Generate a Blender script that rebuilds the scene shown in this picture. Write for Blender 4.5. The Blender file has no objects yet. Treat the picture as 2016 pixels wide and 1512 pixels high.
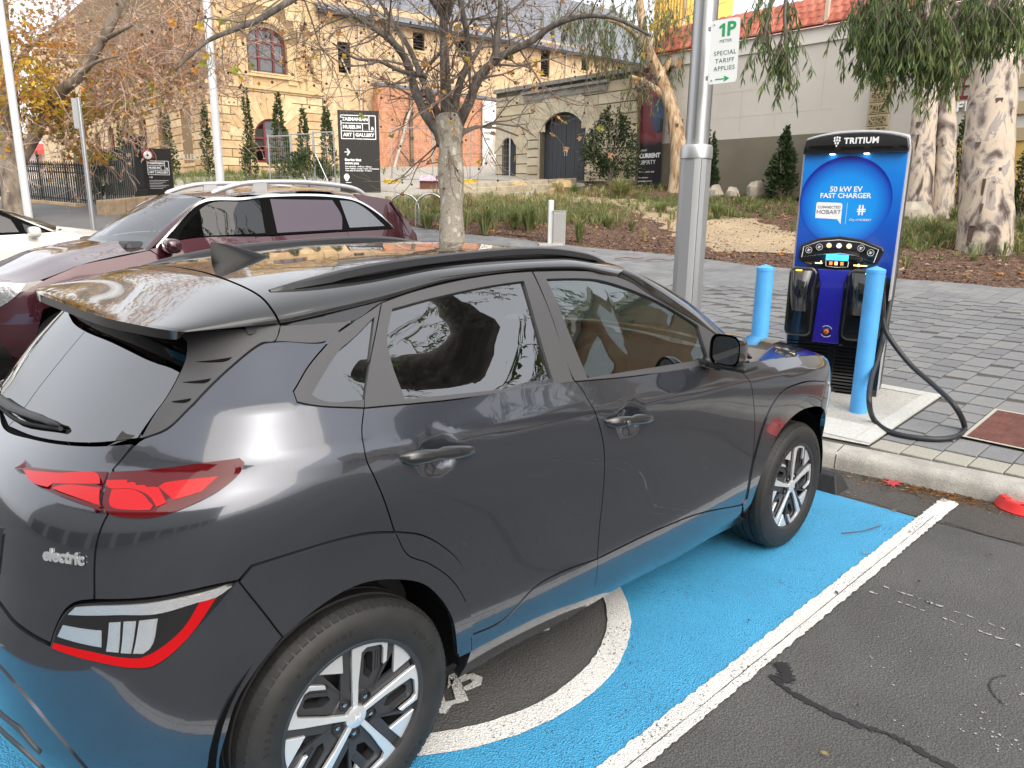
import bpy, bmesh, math, random
from mathutils import Vector, Matrix, Euler
from mathutils.geometry import delaunay_2d_cdt
sc = bpy.context.scene
COL = sc.collection
pi = math.pi
# ---------------------------------------------------------------- camera
cd = bpy.data.cameras.new('camera'); cam = bpy.data.objects.new('camera', cd); COL.objects.link(cam)
cd.sensor_width = 36.0; cd.lens = 26.0385; cd.clip_start = 0.05; cd.clip_end = 3000
cam.matrix_world = Matrix(((0.7213,0.1536,-0.6754,-0.9369),(-0.6925,0.1765,-0.6995,-2.4539),(0.0117,0.9723,0.2336,1.7213),(0,0,0,1)))
sc.camera = cam
# ---------------------------------------------------------------- sky, sun, exposure
SUN_EL, SUN_AZ = math.radians(42), math.radians(-108)      # direction towards the sun (azimuth from +x)
w = bpy.data.worlds.new('World'); sc.world = w; w.use_nodes = True
nt = w.node_tree; bg = nt.nodes['Background']
sky = nt.nodes.new('ShaderNodeTexSky'); sky.sky_type = 'NISHITA'; sky.sun_disc = False
sky.sun_elevation = SUN_EL; sky.sun_rotation = pi/2 - SUN_AZ
sky.air_density = 1.0; sky.dust_density = 5.0; sky.ozone_density = 1.0
hs = nt.nodes.new('ShaderNodeHueSaturation'); hs.inputs['Saturation'].default_value = .30
nt.links.new(sky.outputs[0], hs.inputs['Color']); cl = nt.nodes.new('ShaderNodeMix'); cl.data_type = 'RGBA'; cl.inputs[0].default_value = .62; cl.inputs[7].default_value = (4.38, 4.42, 4.5, 1)      # thin even cloud
nt.links.new(hs.outputs[0], cl.inputs[6]); nt.links.new(cl.outputs[2], bg.inputs[0])
bg.inputs[1].default_value = .15
sl = bpy.data.lights.new('sun', 'SUN'); sl.energy = .98; sl.angle = math.radians(75); sl.color = (1, .87, .70)
so = bpy.data.objects.new('sun', sl); COL.objects.link(so)
so.rotation_euler = Vector((math.cos(SUN_AZ)*math.cos(SUN_EL), math.sin(SUN_AZ)*math.cos(SUN_EL), math.sin(SUN_EL))).to_track_quat('Z', 'Y').to_euler()
sc.view_settings.view_transform = 'Standard'; sc.view_settings.look = 'None'
sc.view_settings.exposure = 1.32; sc.view_settings.gamma = 1; sc.view_settings.use_curve_mapping = False
sc.cycles.use_denoising = True; sc.cycles.max_bounces = 8; sc.cycles.transparent_max_bounces = 16
# ---------------------------------------------------------------- materials
MATS = {}
def mat(name, col, rough=.6, metal=0, var=0, vscale=8, bump=0, bscale=60, col2=None, spec=.5, coat=0, cior=1.7, stretch=None, coord='Object', emit=0, wear=None):
    """principled material; var / col2 mottle the colour with noise, bump adds fine relief"""
    if name in MATS: return MATS[name]
    m = bpy.data.materials.new(name); m.use_nodes = True; t = m.node_tree; N = t.nodes; L = t.links
    b = N['Principled BSDF']; b.inputs['Base Color'].default_value = (*col, 1); b.inputs['Roughness'].default_value = rough
    b.inputs['Metallic'].default_value = metal; b.inputs['Specular IOR Level'].default_value = spec
    b.inputs['Coat Weight'].default_value = coat; b.inputs['Coat Roughness'].default_value = .02; b.inputs['Coat IOR'].default_value = cior
    if emit: b.inputs['Emission Color'].default_value = (*col, 1); b.inputs['Emission Strength'].default_value = emit
    v = None
    if var or bump or col2:
        tc = N.new('ShaderNodeTexCoord'); v = tc.outputs[coord]
        if stretch:
            mp = N.new('ShaderNodeMapping'); mp.inputs['Scale'].default_value = stretch; L.new(v, mp.inputs[0]); v = mp.outputs[0]
    if var or col2:
        n = N.new('ShaderNodeTexNoise'); n.inputs['Scale'].default_value = vscale; n.inputs['Detail'].default_value = 6; n.inputs['Roughness'].default_value = .65
        L.new(v, n.inputs['Vector'])
        r = N.new('ShaderNodeValToRGB'); r.color_ramp.elements[0].position = .34; r.color_ramp.elements[1].position = .66
        a = col if not col2 else col
        r.color_ramp.elements[0].color = (*[c*(1-var) for c in a], 1); r.color_ramp.elements[1].color = (*[min(1, c*(1+var)) for c in (col2 or col)], 1)
        L.new(n.outputs[0], r.inputs[0]); L.new(r.outputs[0], b.inputs['Base Color'])
    if bump:
        n2 = N.new('ShaderNodeTexNoise'); n2.inputs['Scale'].default_value = bscale; n2.inputs['Detail'].default_value = 5
        L.new(v, n2.inputs['Vector'])
        bp = N.new('ShaderNodeBump'); bp.inputs['Strength'].default_value = bump; bp.inputs['Distance'].default_value = .01
        L.new(n2.outputs[0], bp.inputs['Height']); L.new(bp.outputs[0], b.inputs['Normal'])
    MATS[name] = m; return m
def glass_mat(name, tint, through=.5, rough=.0, ior=2.1):
    """window glass: mirror reflections over a tinted view through"""
    if name in MATS: return MATS[name]
    m = bpy.data.materials.new(name); m.use_nodes = True; t = m.node_tree; N = t.nodes; L = t.links
    N.remove(N['Principled BSDF']); out = N['Material Output']
    tr = N.new('ShaderNodeBsdfTransparent'); tr.inputs[0].default_value = (*[c*through for c in tint], 1)
    gl = N.new('ShaderNodeBsdfGlossy'); gl.inputs['Roughness'].default_value = rough; gl.inputs[0].default_value = (.95, .97, 1, 1)
    fr = N.new('ShaderNodeFresnel'); ge = N.new('ShaderNodeNewGeometry'); bf = N.new('ShaderNodeMath'); bf.operation = 'MULTIPLY_ADD'; bf.inputs[1].default_value = 1/ior-ior; bf.inputs[2].default_value = ior; L.new(ge.outputs['Backfacing'], bf.inputs[0]); L.new(bf.outputs[0], fr.inputs[0])
    mx = N.new('ShaderNodeMixShader'); L.new(fr.outputs[0], mx.inputs[0]); L.new(tr.outputs[0], mx.inputs[1]); L.new(gl.outputs[0], mx.inputs[2])
    L.new(mx.outputs[0], out.inputs[0]); MATS[name] = m; return m
# ---------------------------------------------------------------- objects
def tag(o, label=None, cat=None, group=None, kind=None):
    if label: o['label'] = label
    if cat: o['category'] = cat
    if group: o['group'] = group
    if kind: o['kind'] = kind
    return o
def thing(name, label, cat, loc=(0, 0, 0), rz=0, group=None):
    o = bpy.data.objects.new(name, None); COL.objects.link(o); o.empty_display_size = .1
    o.location = loc; o.rotation_euler = (0, 0, rz); return tag(o, label, cat, group)
def link(name, me, mats=None, parent=None, loc=None, rot=None, smooth=None):
    if mats is not None:
        for m in (mats if isinstance(mats, (list, tuple)) else [mats]): me.materials.append(m)
    o = bpy.data.objects.new(name, me); COL.objects.link(o)
    if parent is not None: o.parent = parent
    if loc is not None: o.location = loc
    if rot is not None: o.rotation_euler = rot
    if smooth is not None:
        me.polygons.foreach_set('use_smooth', [True]*len(me.polygons))
        if smooth: me.set_sharp_from_angle(angle=math.radians(smooth))
    return o
def dup(o, loc=None, rot=None, label=None, parent=None):
    c = o.copy(); COL.objects.link(c); c.parent = parent
    if loc is not None: c.location = loc
    if rot is not None: c.rotation_euler = rot
    if label: c['label'] = label
    for ch in o.children: dup(ch, parent=c)
    return c
class MB:
    """collects simple shapes into one mesh"""
    def __init__(s): s.v = []; s.f = []; s.m = []; s.cur = 0
    def face(s, pts):
        n = len(s.v); s.v += [tuple(p) for p in pts]; s.f.append(tuple(range(n, n+len(pts)))); s.m.append(s.cur); return s
    def poly(s, vs, fs):
        n = len(s.v); s.v += [tuple(p) for p in vs]
        for f in fs: s.f.append(tuple(n+i for i in f)); s.m.append(s.cur)
        return s
    def box(s, x0, x1, y0, y1, z0, z1, M=None):
        vs = [(x, y, z) for z in (z0, z1) for y in (y0, y1) for x in (x0, x1)]
        if M is not None: vs = [tuple(M @ Vector(p)) for p in vs]
        return s.poly(vs, [(0, 2, 3, 1), (4, 5, 7, 6), (0, 1, 5, 4), (2, 6, 7, 3), (0, 4, 6, 2), (1, 3, 7, 5)])
    def prism(s, pts, z0, z1, M=None, cap=True):
        n = len(pts); vs = [(x, y, z0) for x, y in pts]+[(x, y, z1) for x, y in pts]
        if M is not None: vs = [tuple(M @ Vector(p)) for p in vs]
        fs = [(i, (i+1) % n, n+(i+1) % n, n+i) for i in range(n)]
        if cap: fs += [tuple(range(n))[::-1], tuple(range(n, 2*n))]
        return s.poly(vs, fs)
    def tube(s, pts, rad, n=8, cap=True, flat=1.0, up=None):
        pts = [Vector(p) for p in pts]; rings = []; k = len(pts); u = None
        for i, p in enumerate(pts):
            d = (pts[min(i+1, k-1)]-pts[max(i-1, 0)])
            if d.length < 1e-9: d = Vector((0, 0, 1))
            d.normalize()
            if u is None:
                u = Vector(up) if up else (Vector((0, 0, 1)) if abs(d.z) < .9 else Vector((1, 0, 0)))
            u = (u-d*u.dot(d)); u.normalize(); w_ = d.cross(u)
            r = rad[i] if isinstance(rad, (list, tuple)) else rad
            rings.append([p+(u*math.cos(2*pi*j/n)*flat+w_*math.sin(2*pi*j/n))*r for j in range(n)])
        vs = [p for r in rings for p in r]
        fs = [(i*n+j, i*n+(j+1) % n, (i+1)*n+(j+1) % n, (i+1)*n+j) for i in range(k-1) for j in range(n)]
        if cap: fs += [tuple(range(n))[::-1], tuple((k-1)*n+j for j in range(n))]
        return s.poly(vs, fs)
    def lathe(s, prof, n=24, M=None, a0=0, a1=2*pi):
        full = abs(a1-a0-2*pi) < 1e-6; k = len(prof); c = n if full else n+1; vs = []
        for j in range(c):
            a = a0+(a1-a0)*j/n
            vs += [(r*math.cos(a), r*math.sin(a), z) for r, z in prof]
        if M is not None: vs = [tuple(M @ Vector(p)) for p in vs]
        fs = [(j*k+i, ((j+1) % c)*k+i, ((j+1) % c)*k+i+1, j*k+i+1) for j in range(n) for i in range(k-1)]
        return s.poly(vs, fs)
    def grid(s, rows, close=False):
        k = len(rows[0]); vs = [p for r in rows for p in r]
        return s.poly(vs, [(i*k+j, i*k+j+1, (i+1)*k+j+1, (i+1)*k+j) for i in range(len(rows)-1) for j in range(k-1)])
    def blob(s, c, r, rnd, n=6, m=8, rough=.2, flat=0):
        vs = []; ph = rnd.random()*9
        for i in range(n+1):
            for j in range(m):
                t = pi*i/n; a = 2*pi*j/m
                q = 1+rough*(rnd.random()-.5)*(1 if 0 < i < n else .3)
                z = math.cos(t)*r[2]*q
                if flat and z < -flat*r[2]: z = -flat*r[2]
                vs.append((c[0]+math.sin(t)*math.cos(a+ph)*r[0]*q, c[1]+math.sin(t)*math.sin(a+ph)*r[1]*q, c[2]+z))
        return s.poly(vs, [(i*m+j, (i+1)*m+j, (i+1)*m+(j+1) % m, i*m+(j+1) % m) for i in range(n) for j in range(m)])
    def mesh(s, name, weld=False, bevel=0, seg=2):
        me = bpy.data.meshes.new(name); me.from_pydata(s.v, [], s.f)
        if any(s.m): me.polygons.foreach_set('material_index', s.m)
        if weld or bevel:
            bm = bmesh.new(); bm.from_mesh(me); bmesh.ops.remove_doubles(bm, verts=bm.verts, dist=1e-5)
            bmesh.ops.recalc_face_normals(bm, faces=bm.faces)
            if bevel:
                es = [e for e in bm.edges if len(e.link_faces) == 2 and e.calc_face_angle(0) > .5]
                bmesh.ops.bevel(bm, geom=es, offset=bevel, segments=seg, affect='EDGES', profile=.5, clamp_overlap=True)
            bm.to_mesh(me); bm.free()
        me.update(); return me
    def build(s, name, mats, parent=None, loc=None, rot=None, smooth=None, weld=False, bevel=0, seg=2):
        return link(name, s.mesh(name, weld, bevel, seg), mats, parent, loc, rot, smooth)
def text(name, body, size, M, m, parent=None, depth=.001, align='CENTER', bold=0, spacing=1, shear=0):
    """lettering as real thin geometry; M maps the text plane (x right, y up, z out) to the parent's space"""
    c = bpy.data.curves.new(name, 'FONT'); c.body = body; c.size = size; c.align_x = align; c.align_y = 'CENTER'
    c.extrude = depth; c.offset = bold; c.space_character = spacing; c.shear = shear; c.resolution_u = 3
    o = bpy.data.objects.new(name, c); COL.objects.link(o)
    dg = bpy.context.evaluated_depsgraph_get(); me = bpy.data.meshes.new_from_object(o.evaluated_get(dg))
    bpy.data.objects.remove(o); bpy.data.curves.remove(c)
    me.transform(M); me.materials.clear(); return link(name, me, m, parent)
def frame(o, x, y):
    """matrix with origin o, x axis x, y axis y (orthonormalised)"""
    x = Vector(x).normalized(); y = Vector(y); y = (y-x*y.dot(x)).normalized(); z = x.cross(y)
    return Matrix(((x.x, y.x, z.x, o[0]), (x.y, y.y, z.y, o[1]), (x.z, y.z, z.z, o[2]), (0, 0, 0, 1)))
def T(x, y, z): return Matrix.Translation((x, y, z))
def lerp(a, b, t): return tuple(p+(q-p)*t for p, q in zip(a, b))
def spline(pts, n):
    """Catmull-Rom through points, n samples per span"""
    P = [Vector(p) for p in pts]; out = []
    for i in range(len(P)-1):
        a, b, c, d = P[max(i-1, 0)], P[i], P[i+1], P[min(i+2, len(P)-1)]
        for k in range(n):
            t = k/n; out.append(.5*(2*b+(c-a)*t+(2*a-5*b+4*c-d)*t*t+(3*b-a-3*c+d)*t**3))
    return out+[P[-1]]
# ================================================================ ground
KA=math.radians(8); KN=(math.cos(KA),math.sin(KA)); KT=(-math.sin(KA),math.cos(KA)); K0=(3.99,-.54)
def kerbdist(x,y): return (x-K0[0])*KN[0]+(y-K0[1])*KN[1]
def kerbalong(x,y): return (x-K0[0])*KT[0]+(y-K0[1])*KT[1]
def ground(x,y):
    """height of the place: flat bay, street rising to the left, forecourt rising away from the kerb"""
    t=max(0,y-1.2); t=min(t,40)
    z=.045*t*t/(t+.6)+(.018*max(0,t-7)**2/(max(0,t-7)+4))
    if t>22: z-=.03*(t-22)
    e=kerbdist(x,y)
    if e>0:
        e2=min(e,40); z+=.12+.068*e2+.030*max(0,e2-9)**2/(max(0,e2-9)+4)
        if e2>26: z-=.05*(e2-26)
    return z

def node_mat(name):
    m = bpy.data.materials.new(name); m.use_nodes = True; MATS[name] = m
    return m, m.node_tree.nodes, m.node_tree.links, m.node_tree.nodes['Principled BSDF']
def nd(N, typ, **kw):
    n = N.new(typ)
    for k, v in kw.items():
        if k in n.inputs: n.inputs[k].default_value = v
        else: setattr(n, k, v)
    return n
def ramp(N, L, src, stops):
    r = N.new('ShaderNodeValToRGB'); e = r.color_ramp.elements
    while len(e) < len(stops): e.new(.5)
    for q, (p_, c) in zip(e, stops): q.position = p_; q.color = (*c, 1) if len(c) == 3 else c
    L.new(src, r.inputs[0]); return r.outputs[0]
def mixc(N, L, f, a, b, mode='MIX'):
    m = N.new('ShaderNodeMix'); m.data_type = 'RGBA'; m.blend_type = mode
    for s, i in ((f, 0), (a, 6), (b, 7)):
        if isinstance(s, (int, float)): m.inputs[i].default_value = s
        elif isinstance(s, tuple): m.inputs[i].default_value = (*s, 1)
        else: L.new(s, m.inputs[i])
    return m.outputs[2]
def speckle(name, base, dark, light, grain=170, amount=.5, pits=None, pit_at=.62, rough=.85, bump=.5, big=.25, bigscale=.9):
    """aggregate surface: base colour broken by grains, larger stains and (pits) spots where the coat is missing"""
    m, N, L, b = node_mat(name); tc = N.new('ShaderNodeTexCoord'); v = tc.outputs['Object']
    n1 = nd(N, 'ShaderNodeTexNoise', Scale=float(grain), Detail=3.0, Roughness=.7); L.new(v, n1.inputs['Vector'])
    c = ramp(N, L, n1.outputs[0], [(.33, dark), (.5, base), (.68, light)])
    n2 = nd(N, 'ShaderNodeTexNoise', Scale=float(bigscale), Detail=8.0, Roughness=.65); L.new(v, n2.inputs['Vector'])
    st = ramp(N, L, n2.outputs[0], [(.3, (1-big,)*3), (.7, (1+big*.6,)*3)])
    c = mixc(N, L, 1.0, c, st, 'MULTIPLY')
    vo = nd(N, 'ShaderNodeTexVoronoi', Scale=float(grain*.75)); L.new(v, vo.inputs['Vector'])
    if pits:
        n3 = nd(N, 'ShaderNodeTexNoise', Scale=float(grain*.45), Detail=4.0, Roughness=.75); L.new(v, n3.inputs['Vector'])
        n4 = nd(N, 'ShaderNodeTexNoise', Scale=2.2, Detail=4.0); L.new(v, n4.inputs['Vector'])
        ad = N.new('ShaderNodeMath'); ad.operation = 'MULTIPLY_ADD'; L.new(n4.outputs[0], ad.inputs[0]); ad.inputs[1].default_value = .30; L.new(n3.outputs[0], ad.inputs[2])
        f = ramp(N, L, ad.outputs[0], [(pit_at+.13, (0, 0, 0)), (pit_at+.17, (1, 1, 1))])
        c = mixc(N, L, f, c, pits)
    L.new(c, b.inputs['Base Color']); b.inputs['Roughness'].default_value = rough
    bp = N.new('ShaderNodeBump'); bp.inputs['Strength'].default_value = bump; bp.inputs['Distance'].default_value = .006
    L.new(vo.outputs['Distance'], bp.inputs['Height']); L.new(bp.outputs[0], b.inputs['Normal']); return m
ASPH = speckle('asphalt', (.074, .074, .073), (.040, .040, .040), (.13, .129, .123), 150, rough=.8, bump=.6, big=.33)
ASPH2 = speckle('dark_new_asphalt', (.066, .060, .055), (.036, .033, .031), (.115, .105, .095), 150, rough=.8, bump=.8, big=.35)
BLUE = speckle('blue_bay_paint', (.045, .30, .54), (.03, .235, .45), (.075, .38, .64), 190, pits=(.03, .05, .07), pit_at=.645, rough=.62, bump=.75, big=.14, bigscale=1.6)
WHITE = speckle('white_line_paint', (.66, .66, .64), (.50, .50, .48), (.80, .80, .79), 190, pits=(.06, .06, .058), pit_at=.62, rough=.6, bump=.6, big=.12, bigscale=2.5)
CONC = speckle('pale_concrete', (.42, .41, .38), (.34, .33, .30), (.52, .51, .48), 60, rough=.85, bump=.25, big=.16, bigscale=1.4)
KERBM = speckle('weathered_kerb_concrete', (.36, .35, .32), (.28, .275, .25), (.43, .42, .39), 130, rough=.9, bump=.3, big=.36, bigscale=5)
def P_at(e, al, dz=0):
    x = K0[0]+KN[0]*e+KT[0]*al; y = K0[1]+KN[1]*e+KT[1]*al; return (x, y, ground(x, y)+dz)
def sheet(name, es, als, m, dz=0, parent=None, kind='structure', fn=None):
    rows = [[P_at(e, a, dz) if fn is None else fn(e, a) for a in als] for e in es]
    mb = MB().grid(rows); me = mb.mesh(name); bm = bmesh.new(); bm.from_mesh(me); bmesh.ops.recalc_face_normals(bm, faces=bm.faces)
    if sum(f.normal.z for f in bm.faces) < 0: bmesh.ops.reverse_faces(bm, faces=bm.faces)
    bm.to_mesh(me); bm.free()
    o = link(name, me, m, parent, smooth=60)
    if parent is None and kind: o['kind'] = kind
    return o
def rng(a, b, n): return [a+(b-a)*i/n for i in range(n+1)]
road = sheet('road', [-90, -60, -40]+rng(-30, -.6, 30)+[0.0], rng(-90, -12, 10)+rng(-10, 45, 60)+[60, 90], ASPH)
def flat(name, pts, m, z, parent, ragged=0, seed=1, step=.03):
    """flat polygon lying z above the bay, optionally with a ragged paint edge"""
    rnd = random.Random(seed); out = []
    for i, a in enumerate(pts):
        b = pts[(i+1) % len(pts)]; d = math.dist(a, b); k = max(1, int(d/step)) if ragged else 1
        for j in range(k):
            t = j/k; out.append((a[0]+(b[0]-a[0])*t+rnd.uniform(-ragged, ragged), a[1]+(b[1]-a[1])*t+rnd.uniform(-ragged, ragged)))
    return MB().face([(x, y, z) for x, y in (out if area(out) > 0 else out[::-1])]).build(name, m, parent)
def area(P): return .5*sum(P[i-1][0]*P[i][1]-P[i-1][1]*P[i][0] for i in range(len(P)))
def ringpoly(name, outer, inner, m, z, parent):
    n = len(outer); MB().poly([(x, y, z) for x, y in outer+inner], [(i, (i+1) % n, n+(i+1) % n, n+i) for i in range(n)]).build(name, m, parent)
rnd = random.Random(5)
CX, CY, CR = .82, -.04, .94
def circ(r, n=160, j=0): return [(CX+(r+rnd.uniform(-j, j))*math.cos(2*pi*i/n), CY+(r+rnd.uniform(-j, j))*math.sin(2*pi*i/n)) for i in range(n)]
# blue field with the round window left open
n = 160; c_ = circ(CR-.02, n); sq = []
bx0, bx1, by0, by1 = -2.45, 3.505, -1.235, 1.20
for i in range(n):
    a = 2*pi*i/n; dx, dy = math.cos(a), math.sin(a)
    t = min((bx1-CX)/dx if dx > 1e-9 else 1e9, (bx0-CX)/dx if dx < -1e-9 else 1e9, (by1-CY)/dy if dy > 1e-9 else 1e9, (by0-CY)/dy if dy < -1e-9 else 1e9)
    sq.append((CX+dx*t, CY+dy*t))
for cx_, cy_ in ((bx0, by0), (bx0, by1), (bx1, by0), (bx1, by1)):
    k = min(range(n), key=lambda i: math.dist(sq[i], (cx_, cy_))); sq[k] = (cx_, cy_)
bay = MB().poly([(x, y, .004) for x, y in sq+c_], [(i, (i+1) % n, n+(i+1) % n, n+i) for i in range(n)]).build('blue_bay_marking', BLUE, road)
ringpoly('white_ring', circ(CR, 160, .003), circ(CR-.10, 160, .003), WHITE, .008, road)
ln = flat('white_bay_line', [(-2.7, -1.324), (3.90, -1.324), (3.935, -1.30), (3.935, -1.215), (3.90, -1.222), (-2.7, -1.227)], WHITE, .009, road, .005, 3, .022)
flat('line_groove', [(-2.7, -1.289), (3.6, -1.2865), (3.6, -1.2835), (-2.7, -1.286)], ASPH2, .0105, road, .0012, 4, .05)
flat('white_bay_line', [(-2.7, 1.19), (3.9, 1.19), (3.9, 1.29), (-2.7, 1.29)], WHITE, .009, road, .004, 8, .05)
# stencilled symbol inside the ring (its near end shows behind the rear wheel)
sy = MB()
for q in ([(.44, -.68), (.49, -.60), (.515, -.615), (.495, -.65), (.53, -.665), (.585, -.565), (.62, -.575), (.56, -.70), (.50, -.68), (.455, -.70)], [(.545, -.60), (.60, -.54), (.64, -.545), (.655, -.585), (.675, -.59), (.685, -.635), (.65, -.665), (.59, -.655), (.585, -.63), (.64, -.63), (.645, -.61), (.61, -.605), (.61, -.585), (.625, -.575), (.61, -.565), (.575, -.59)], [(1.07, -.575), (1.12, -.535), (1.15, -.55), (1.10, -.585)], [(1.20, -.57), (1.25, -.535), (1.27, -.545), (1.22, -.58)], [(.5, -.2), (1.1, -.2), (1.1, -.1), (.5, -.1)], [(.7, .1), (1.0, .1), (1.0, .3), (.7, .3)]):
    sy.face([(x, y, .0075) for x, y in (q if area(q) > 0 else q[::-1])])
tag(sy.build('bay_symbol', WHITE, road), kind='stuff')
flat('gutter_strip', [(3.52, -9), (3.56, 9), (3.95, 9), (4.6, -9)], ASPH2, .003, road, .012, 6, .12)
# bitumen crack seal, hairline cracks and worn paint on the next bay
def strip(name, pts, wd, m, z, jit, seed, parent=road):
    r_ = random.Random(seed); sp = spline([(x, y, 0) for x, y in pts], 14); L_ = []; R_ = []
    for i, q in enumerate(sp):
        d = (sp[min(i+1, len(sp)-1)]-sp[max(i-1, 0)]).normalized(); w_ = wd*(.35+.9*r_.random())*(.4 if i in (0, len(sp)-1) else 1)
        o = r_.uniform(-jit, jit); L_.append((q.x-d.y*(w_+o), q.y+d.x*(w_+o), z)); R_.append((q.x+d.y*(w_-o), q.y-d.x*(w_-o), z))
    return MB().grid([R_, L_]).build(name, m, parent)
BIT = mat('bitumen_seal', (.012, .012, .013), rough=.55, bump=.2, bscale=200)
strip('crack_seal', [(1.50, -1.36), (1.46, -1.46), (1.45, -1.58), (1.46, -1.70), (1.49, -1.82), (1.475, -1.95), (1.50, -2.15), (1.47, -2.4)], .015, BIT, .004, .004, 2)
strip('asphalt_patch', [(1.60, -1.345), (1.56, -1.39), (1.50, -1.43)], .035, BIT, .0045, .004, 9)
strip('crack_seal', [(1.95, -2.02), (2.02, -1.96), (2.10, -1.95), (2.16, -1.98)], .003, BIT, .004, .002, 4)
strip('gutter_joint', [(3.56, -1.35), (3.54, -1.6), (3.57, -1.85), (3.56, -2.3)], .006, BIT, .005, .003, 7)
wr = MB(); r3 = random.Random(11)
def fleck(x, y, s, z=.0046):
    k = r3.randint(4, 7); a0 = r3.random()*6
    wr.face([(x+s*(.5+.7*r3.random())*math.cos(a0+2*pi*i/k), y+s*(.5+.7*r3.random())*math.sin(a0+2*pi*i/k), z) for i in range(k)])
for lx in (2.53, 2.43):
    y = -1.34
    while y > -2.4:
        y -= r3.uniform(.012, .045)
        if r3.random() < .55: wr.face([(lx+r3.uniform(-.006, .006)+dx*.004, y+dy*r3.uniform(.004, .02), .0046) for dx, dy in ((-1, -1), (1, -1), (1, 1), (-1, 1))])
for k in range(60):
    fleck(r3.gauss(1.95, .35), r3.uniform(-2.3, -1.5), r3.uniform(.0015, .005))
for k in range(36): fleck(r3.gauss(2.12, .06), r3.gauss(-2.10, .05), r3.uniform(.002, .008))
for k in range(22): fleck(r3.gauss(1.75, .05), r3.gauss(-2.02, .06), r3.uniform(.002, .007))
tag(wr.build('worn_paint', mat('old_white_paint', (.34, .34, .33), rough=.85), road), kind='stuff')
# ---- kerb and pavement
kp = [(-.02, -.06), (-.015, .075), (0, .105), (.03, .122), (.19, .126), (.20, .06)]
for i, a0 in enumerate(range(-8, 36, 2)):
    rows = []
    for a in rng(a0+.003, a0+1.997, 4):
        b = P_at(-.001, a); rows.append([(b[0]+KN[0]*e, b[1]+KN[1]*e, b[2]+z) for e, z in kp])
    if i == 0:
        kerb = bpy.data.objects.new('kerb', None); COL.objects.link(kerb); kerb['kind'] = 'structure'
    MB().grid(rows).build('kerb_stone', KERBM, kerb, smooth=35)
pave = sheet('pavement', [.16, .19]+rng(.3, 8.3, 20), rng(-8, 14.5, 40), mat('joint_sand', (.075, .07, .062), rough=.95), dz=-.009)
PV = [speckle('paver_grey_%s' % s, c, tuple(q*.8 for q in c), tuple(q*1.22 for q in c), 90, rough=.8, bump=.2, big=.2, bigscale=2.5) for s, c in (('a', (.185, .190, .200)), ('b', (.205, .210, .218)), ('c', (.165, .172, .184)), ('d', (.215, .216, .218)))]
PVL = speckle('paver_pale', (.33, .32, .275), (.27, .26, .22), (.40, .39, .34), 90, rough=.85, bump=.2, big=.15)
PA = math.radians(1.2); PC, PS = math.cos(PA), math.sin(PA)
r4 = random.Random(21); cells = []
PW = .195
def in_slab(x, y): return 4.0 < x < 5.76+.01 and -.655 < y < .85
def in_cover(x, y): return 4.80 < x < 5.63 and y < -1.07
for j in range(-38, 76):
    yb = -.855+j*PW; yc = yb+PW*.5
    if yb < -8 or yb > 14.3: continue
    x = K0[0]+(.205-(yc-K0[1])*KN[1])/KN[0]; xend = K0[0]+(8.25-(yc-K0[1])*KN[1])/KN[0]
    spans = [(x, xend)]
    if -.655 < yc < .85: spans = [(5.765, xend)]
    if yc < -1.06: spans = [(x, 4.812), (5.628, xend)]
    for k, (xa, xb) in enumerate(spans):
        x = xa; pale = abs(xa-xend) > 3 and k == 0 and xa < 5
        L_ = .215
        while x < xb-.02:
            if not pale: L_ = r4.choice((.195, .235, .30, .30, .395))
            if xb-x-L_ < .09: L_ = xb-x
            cells.append((x, yb, min(L_, xb-x), pale)); x += L_; pale = False
def paver_mesh(L_):
    g = .0035; mb = MB(); b_ = .003; h = .03
    o = [(g, g), (L_-g, g), (L_-g, PW-g), (g, PW-g)]; i_ = [(g+b_, g+b_), (L_-g-b_, g+b_), (L_-g-b_, PW-g-b_), (g+b_, PW-g-b_)]
    mb.poly([(x, y, -h) for x, y in o]+[(x, y, -b_) for x, y in o]+[(x, y, 0) for x, y in i_], [(8, 9, 10, 11)]+[(i, (i+1) % 4, 4+(i+1) % 4, 4+i) for i in range(4)]+[(4+i, 4+(i+1) % 4, 8+(i+1) % 4, 8+i) for i in range(4)])
    return mb
camp = Vector(cam.matrix_world.translation); fwd = -Vector(cam.matrix_world.col[2][:3])
def shows(c):
    q = cam.matrix_world.inverted() @ Vector((c[0]+.12, c[1]+.1, ground(c[0], c[1])))
    u, v = q.x/-q.z*1458+1008, 756-q.y/-q.z*1458
    return q.z < 0 and 0 < u < 2040 and v < 1000 and not (u < 1300+(v-560)*1.2 and v > 520) and not(u < 1200)
vis = sorted([c for c in cells if shows(c)], key=lambda c: (Vector((c[0], c[1], .2))-camp).length)[:290]; near = set(vis)
PM = {}
def slope_at(x, y): return (ground(x+.1, y)-ground(x-.1, y))/.2, (ground(x, y+.1)-ground(x, y-.1))/.2
rest = MB()
for c in cells:
    x, y, L_, pale = c; sx, sy_ = slope_at(x+.1, y+.1); z = ground(x, y)+.004+r4.uniform(-.0015, .0015)
    M_ = Matrix(((1, 0, 0, x), (0, 1, 0, y), (sx, sy_, 1, z), (0, 0, 0, 1))); k = 4 if pale else r4.choice((0, 0, 1, 1, 2, 3))
    if c in near:
        key = (round(L_, 3), k)
        if key not in PM: PM[key] = paver_mesh(L_).mesh('paver'); PM[key].materials.append((PV+[PVL])[k])
        o = bpy.data.objects.new('paver', PM[key]); COL.objects.link(o); o.parent = pave; o.matrix_local = M_
    else:
        q = paver_mesh(L_); rest.cur = k; rest.poly([tuple(M_ @ Vector(p)) for p in q.v], q.f)
tag(rest.build('distant_pavers', PV+[PVL], pave), kind='stuff')
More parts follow.
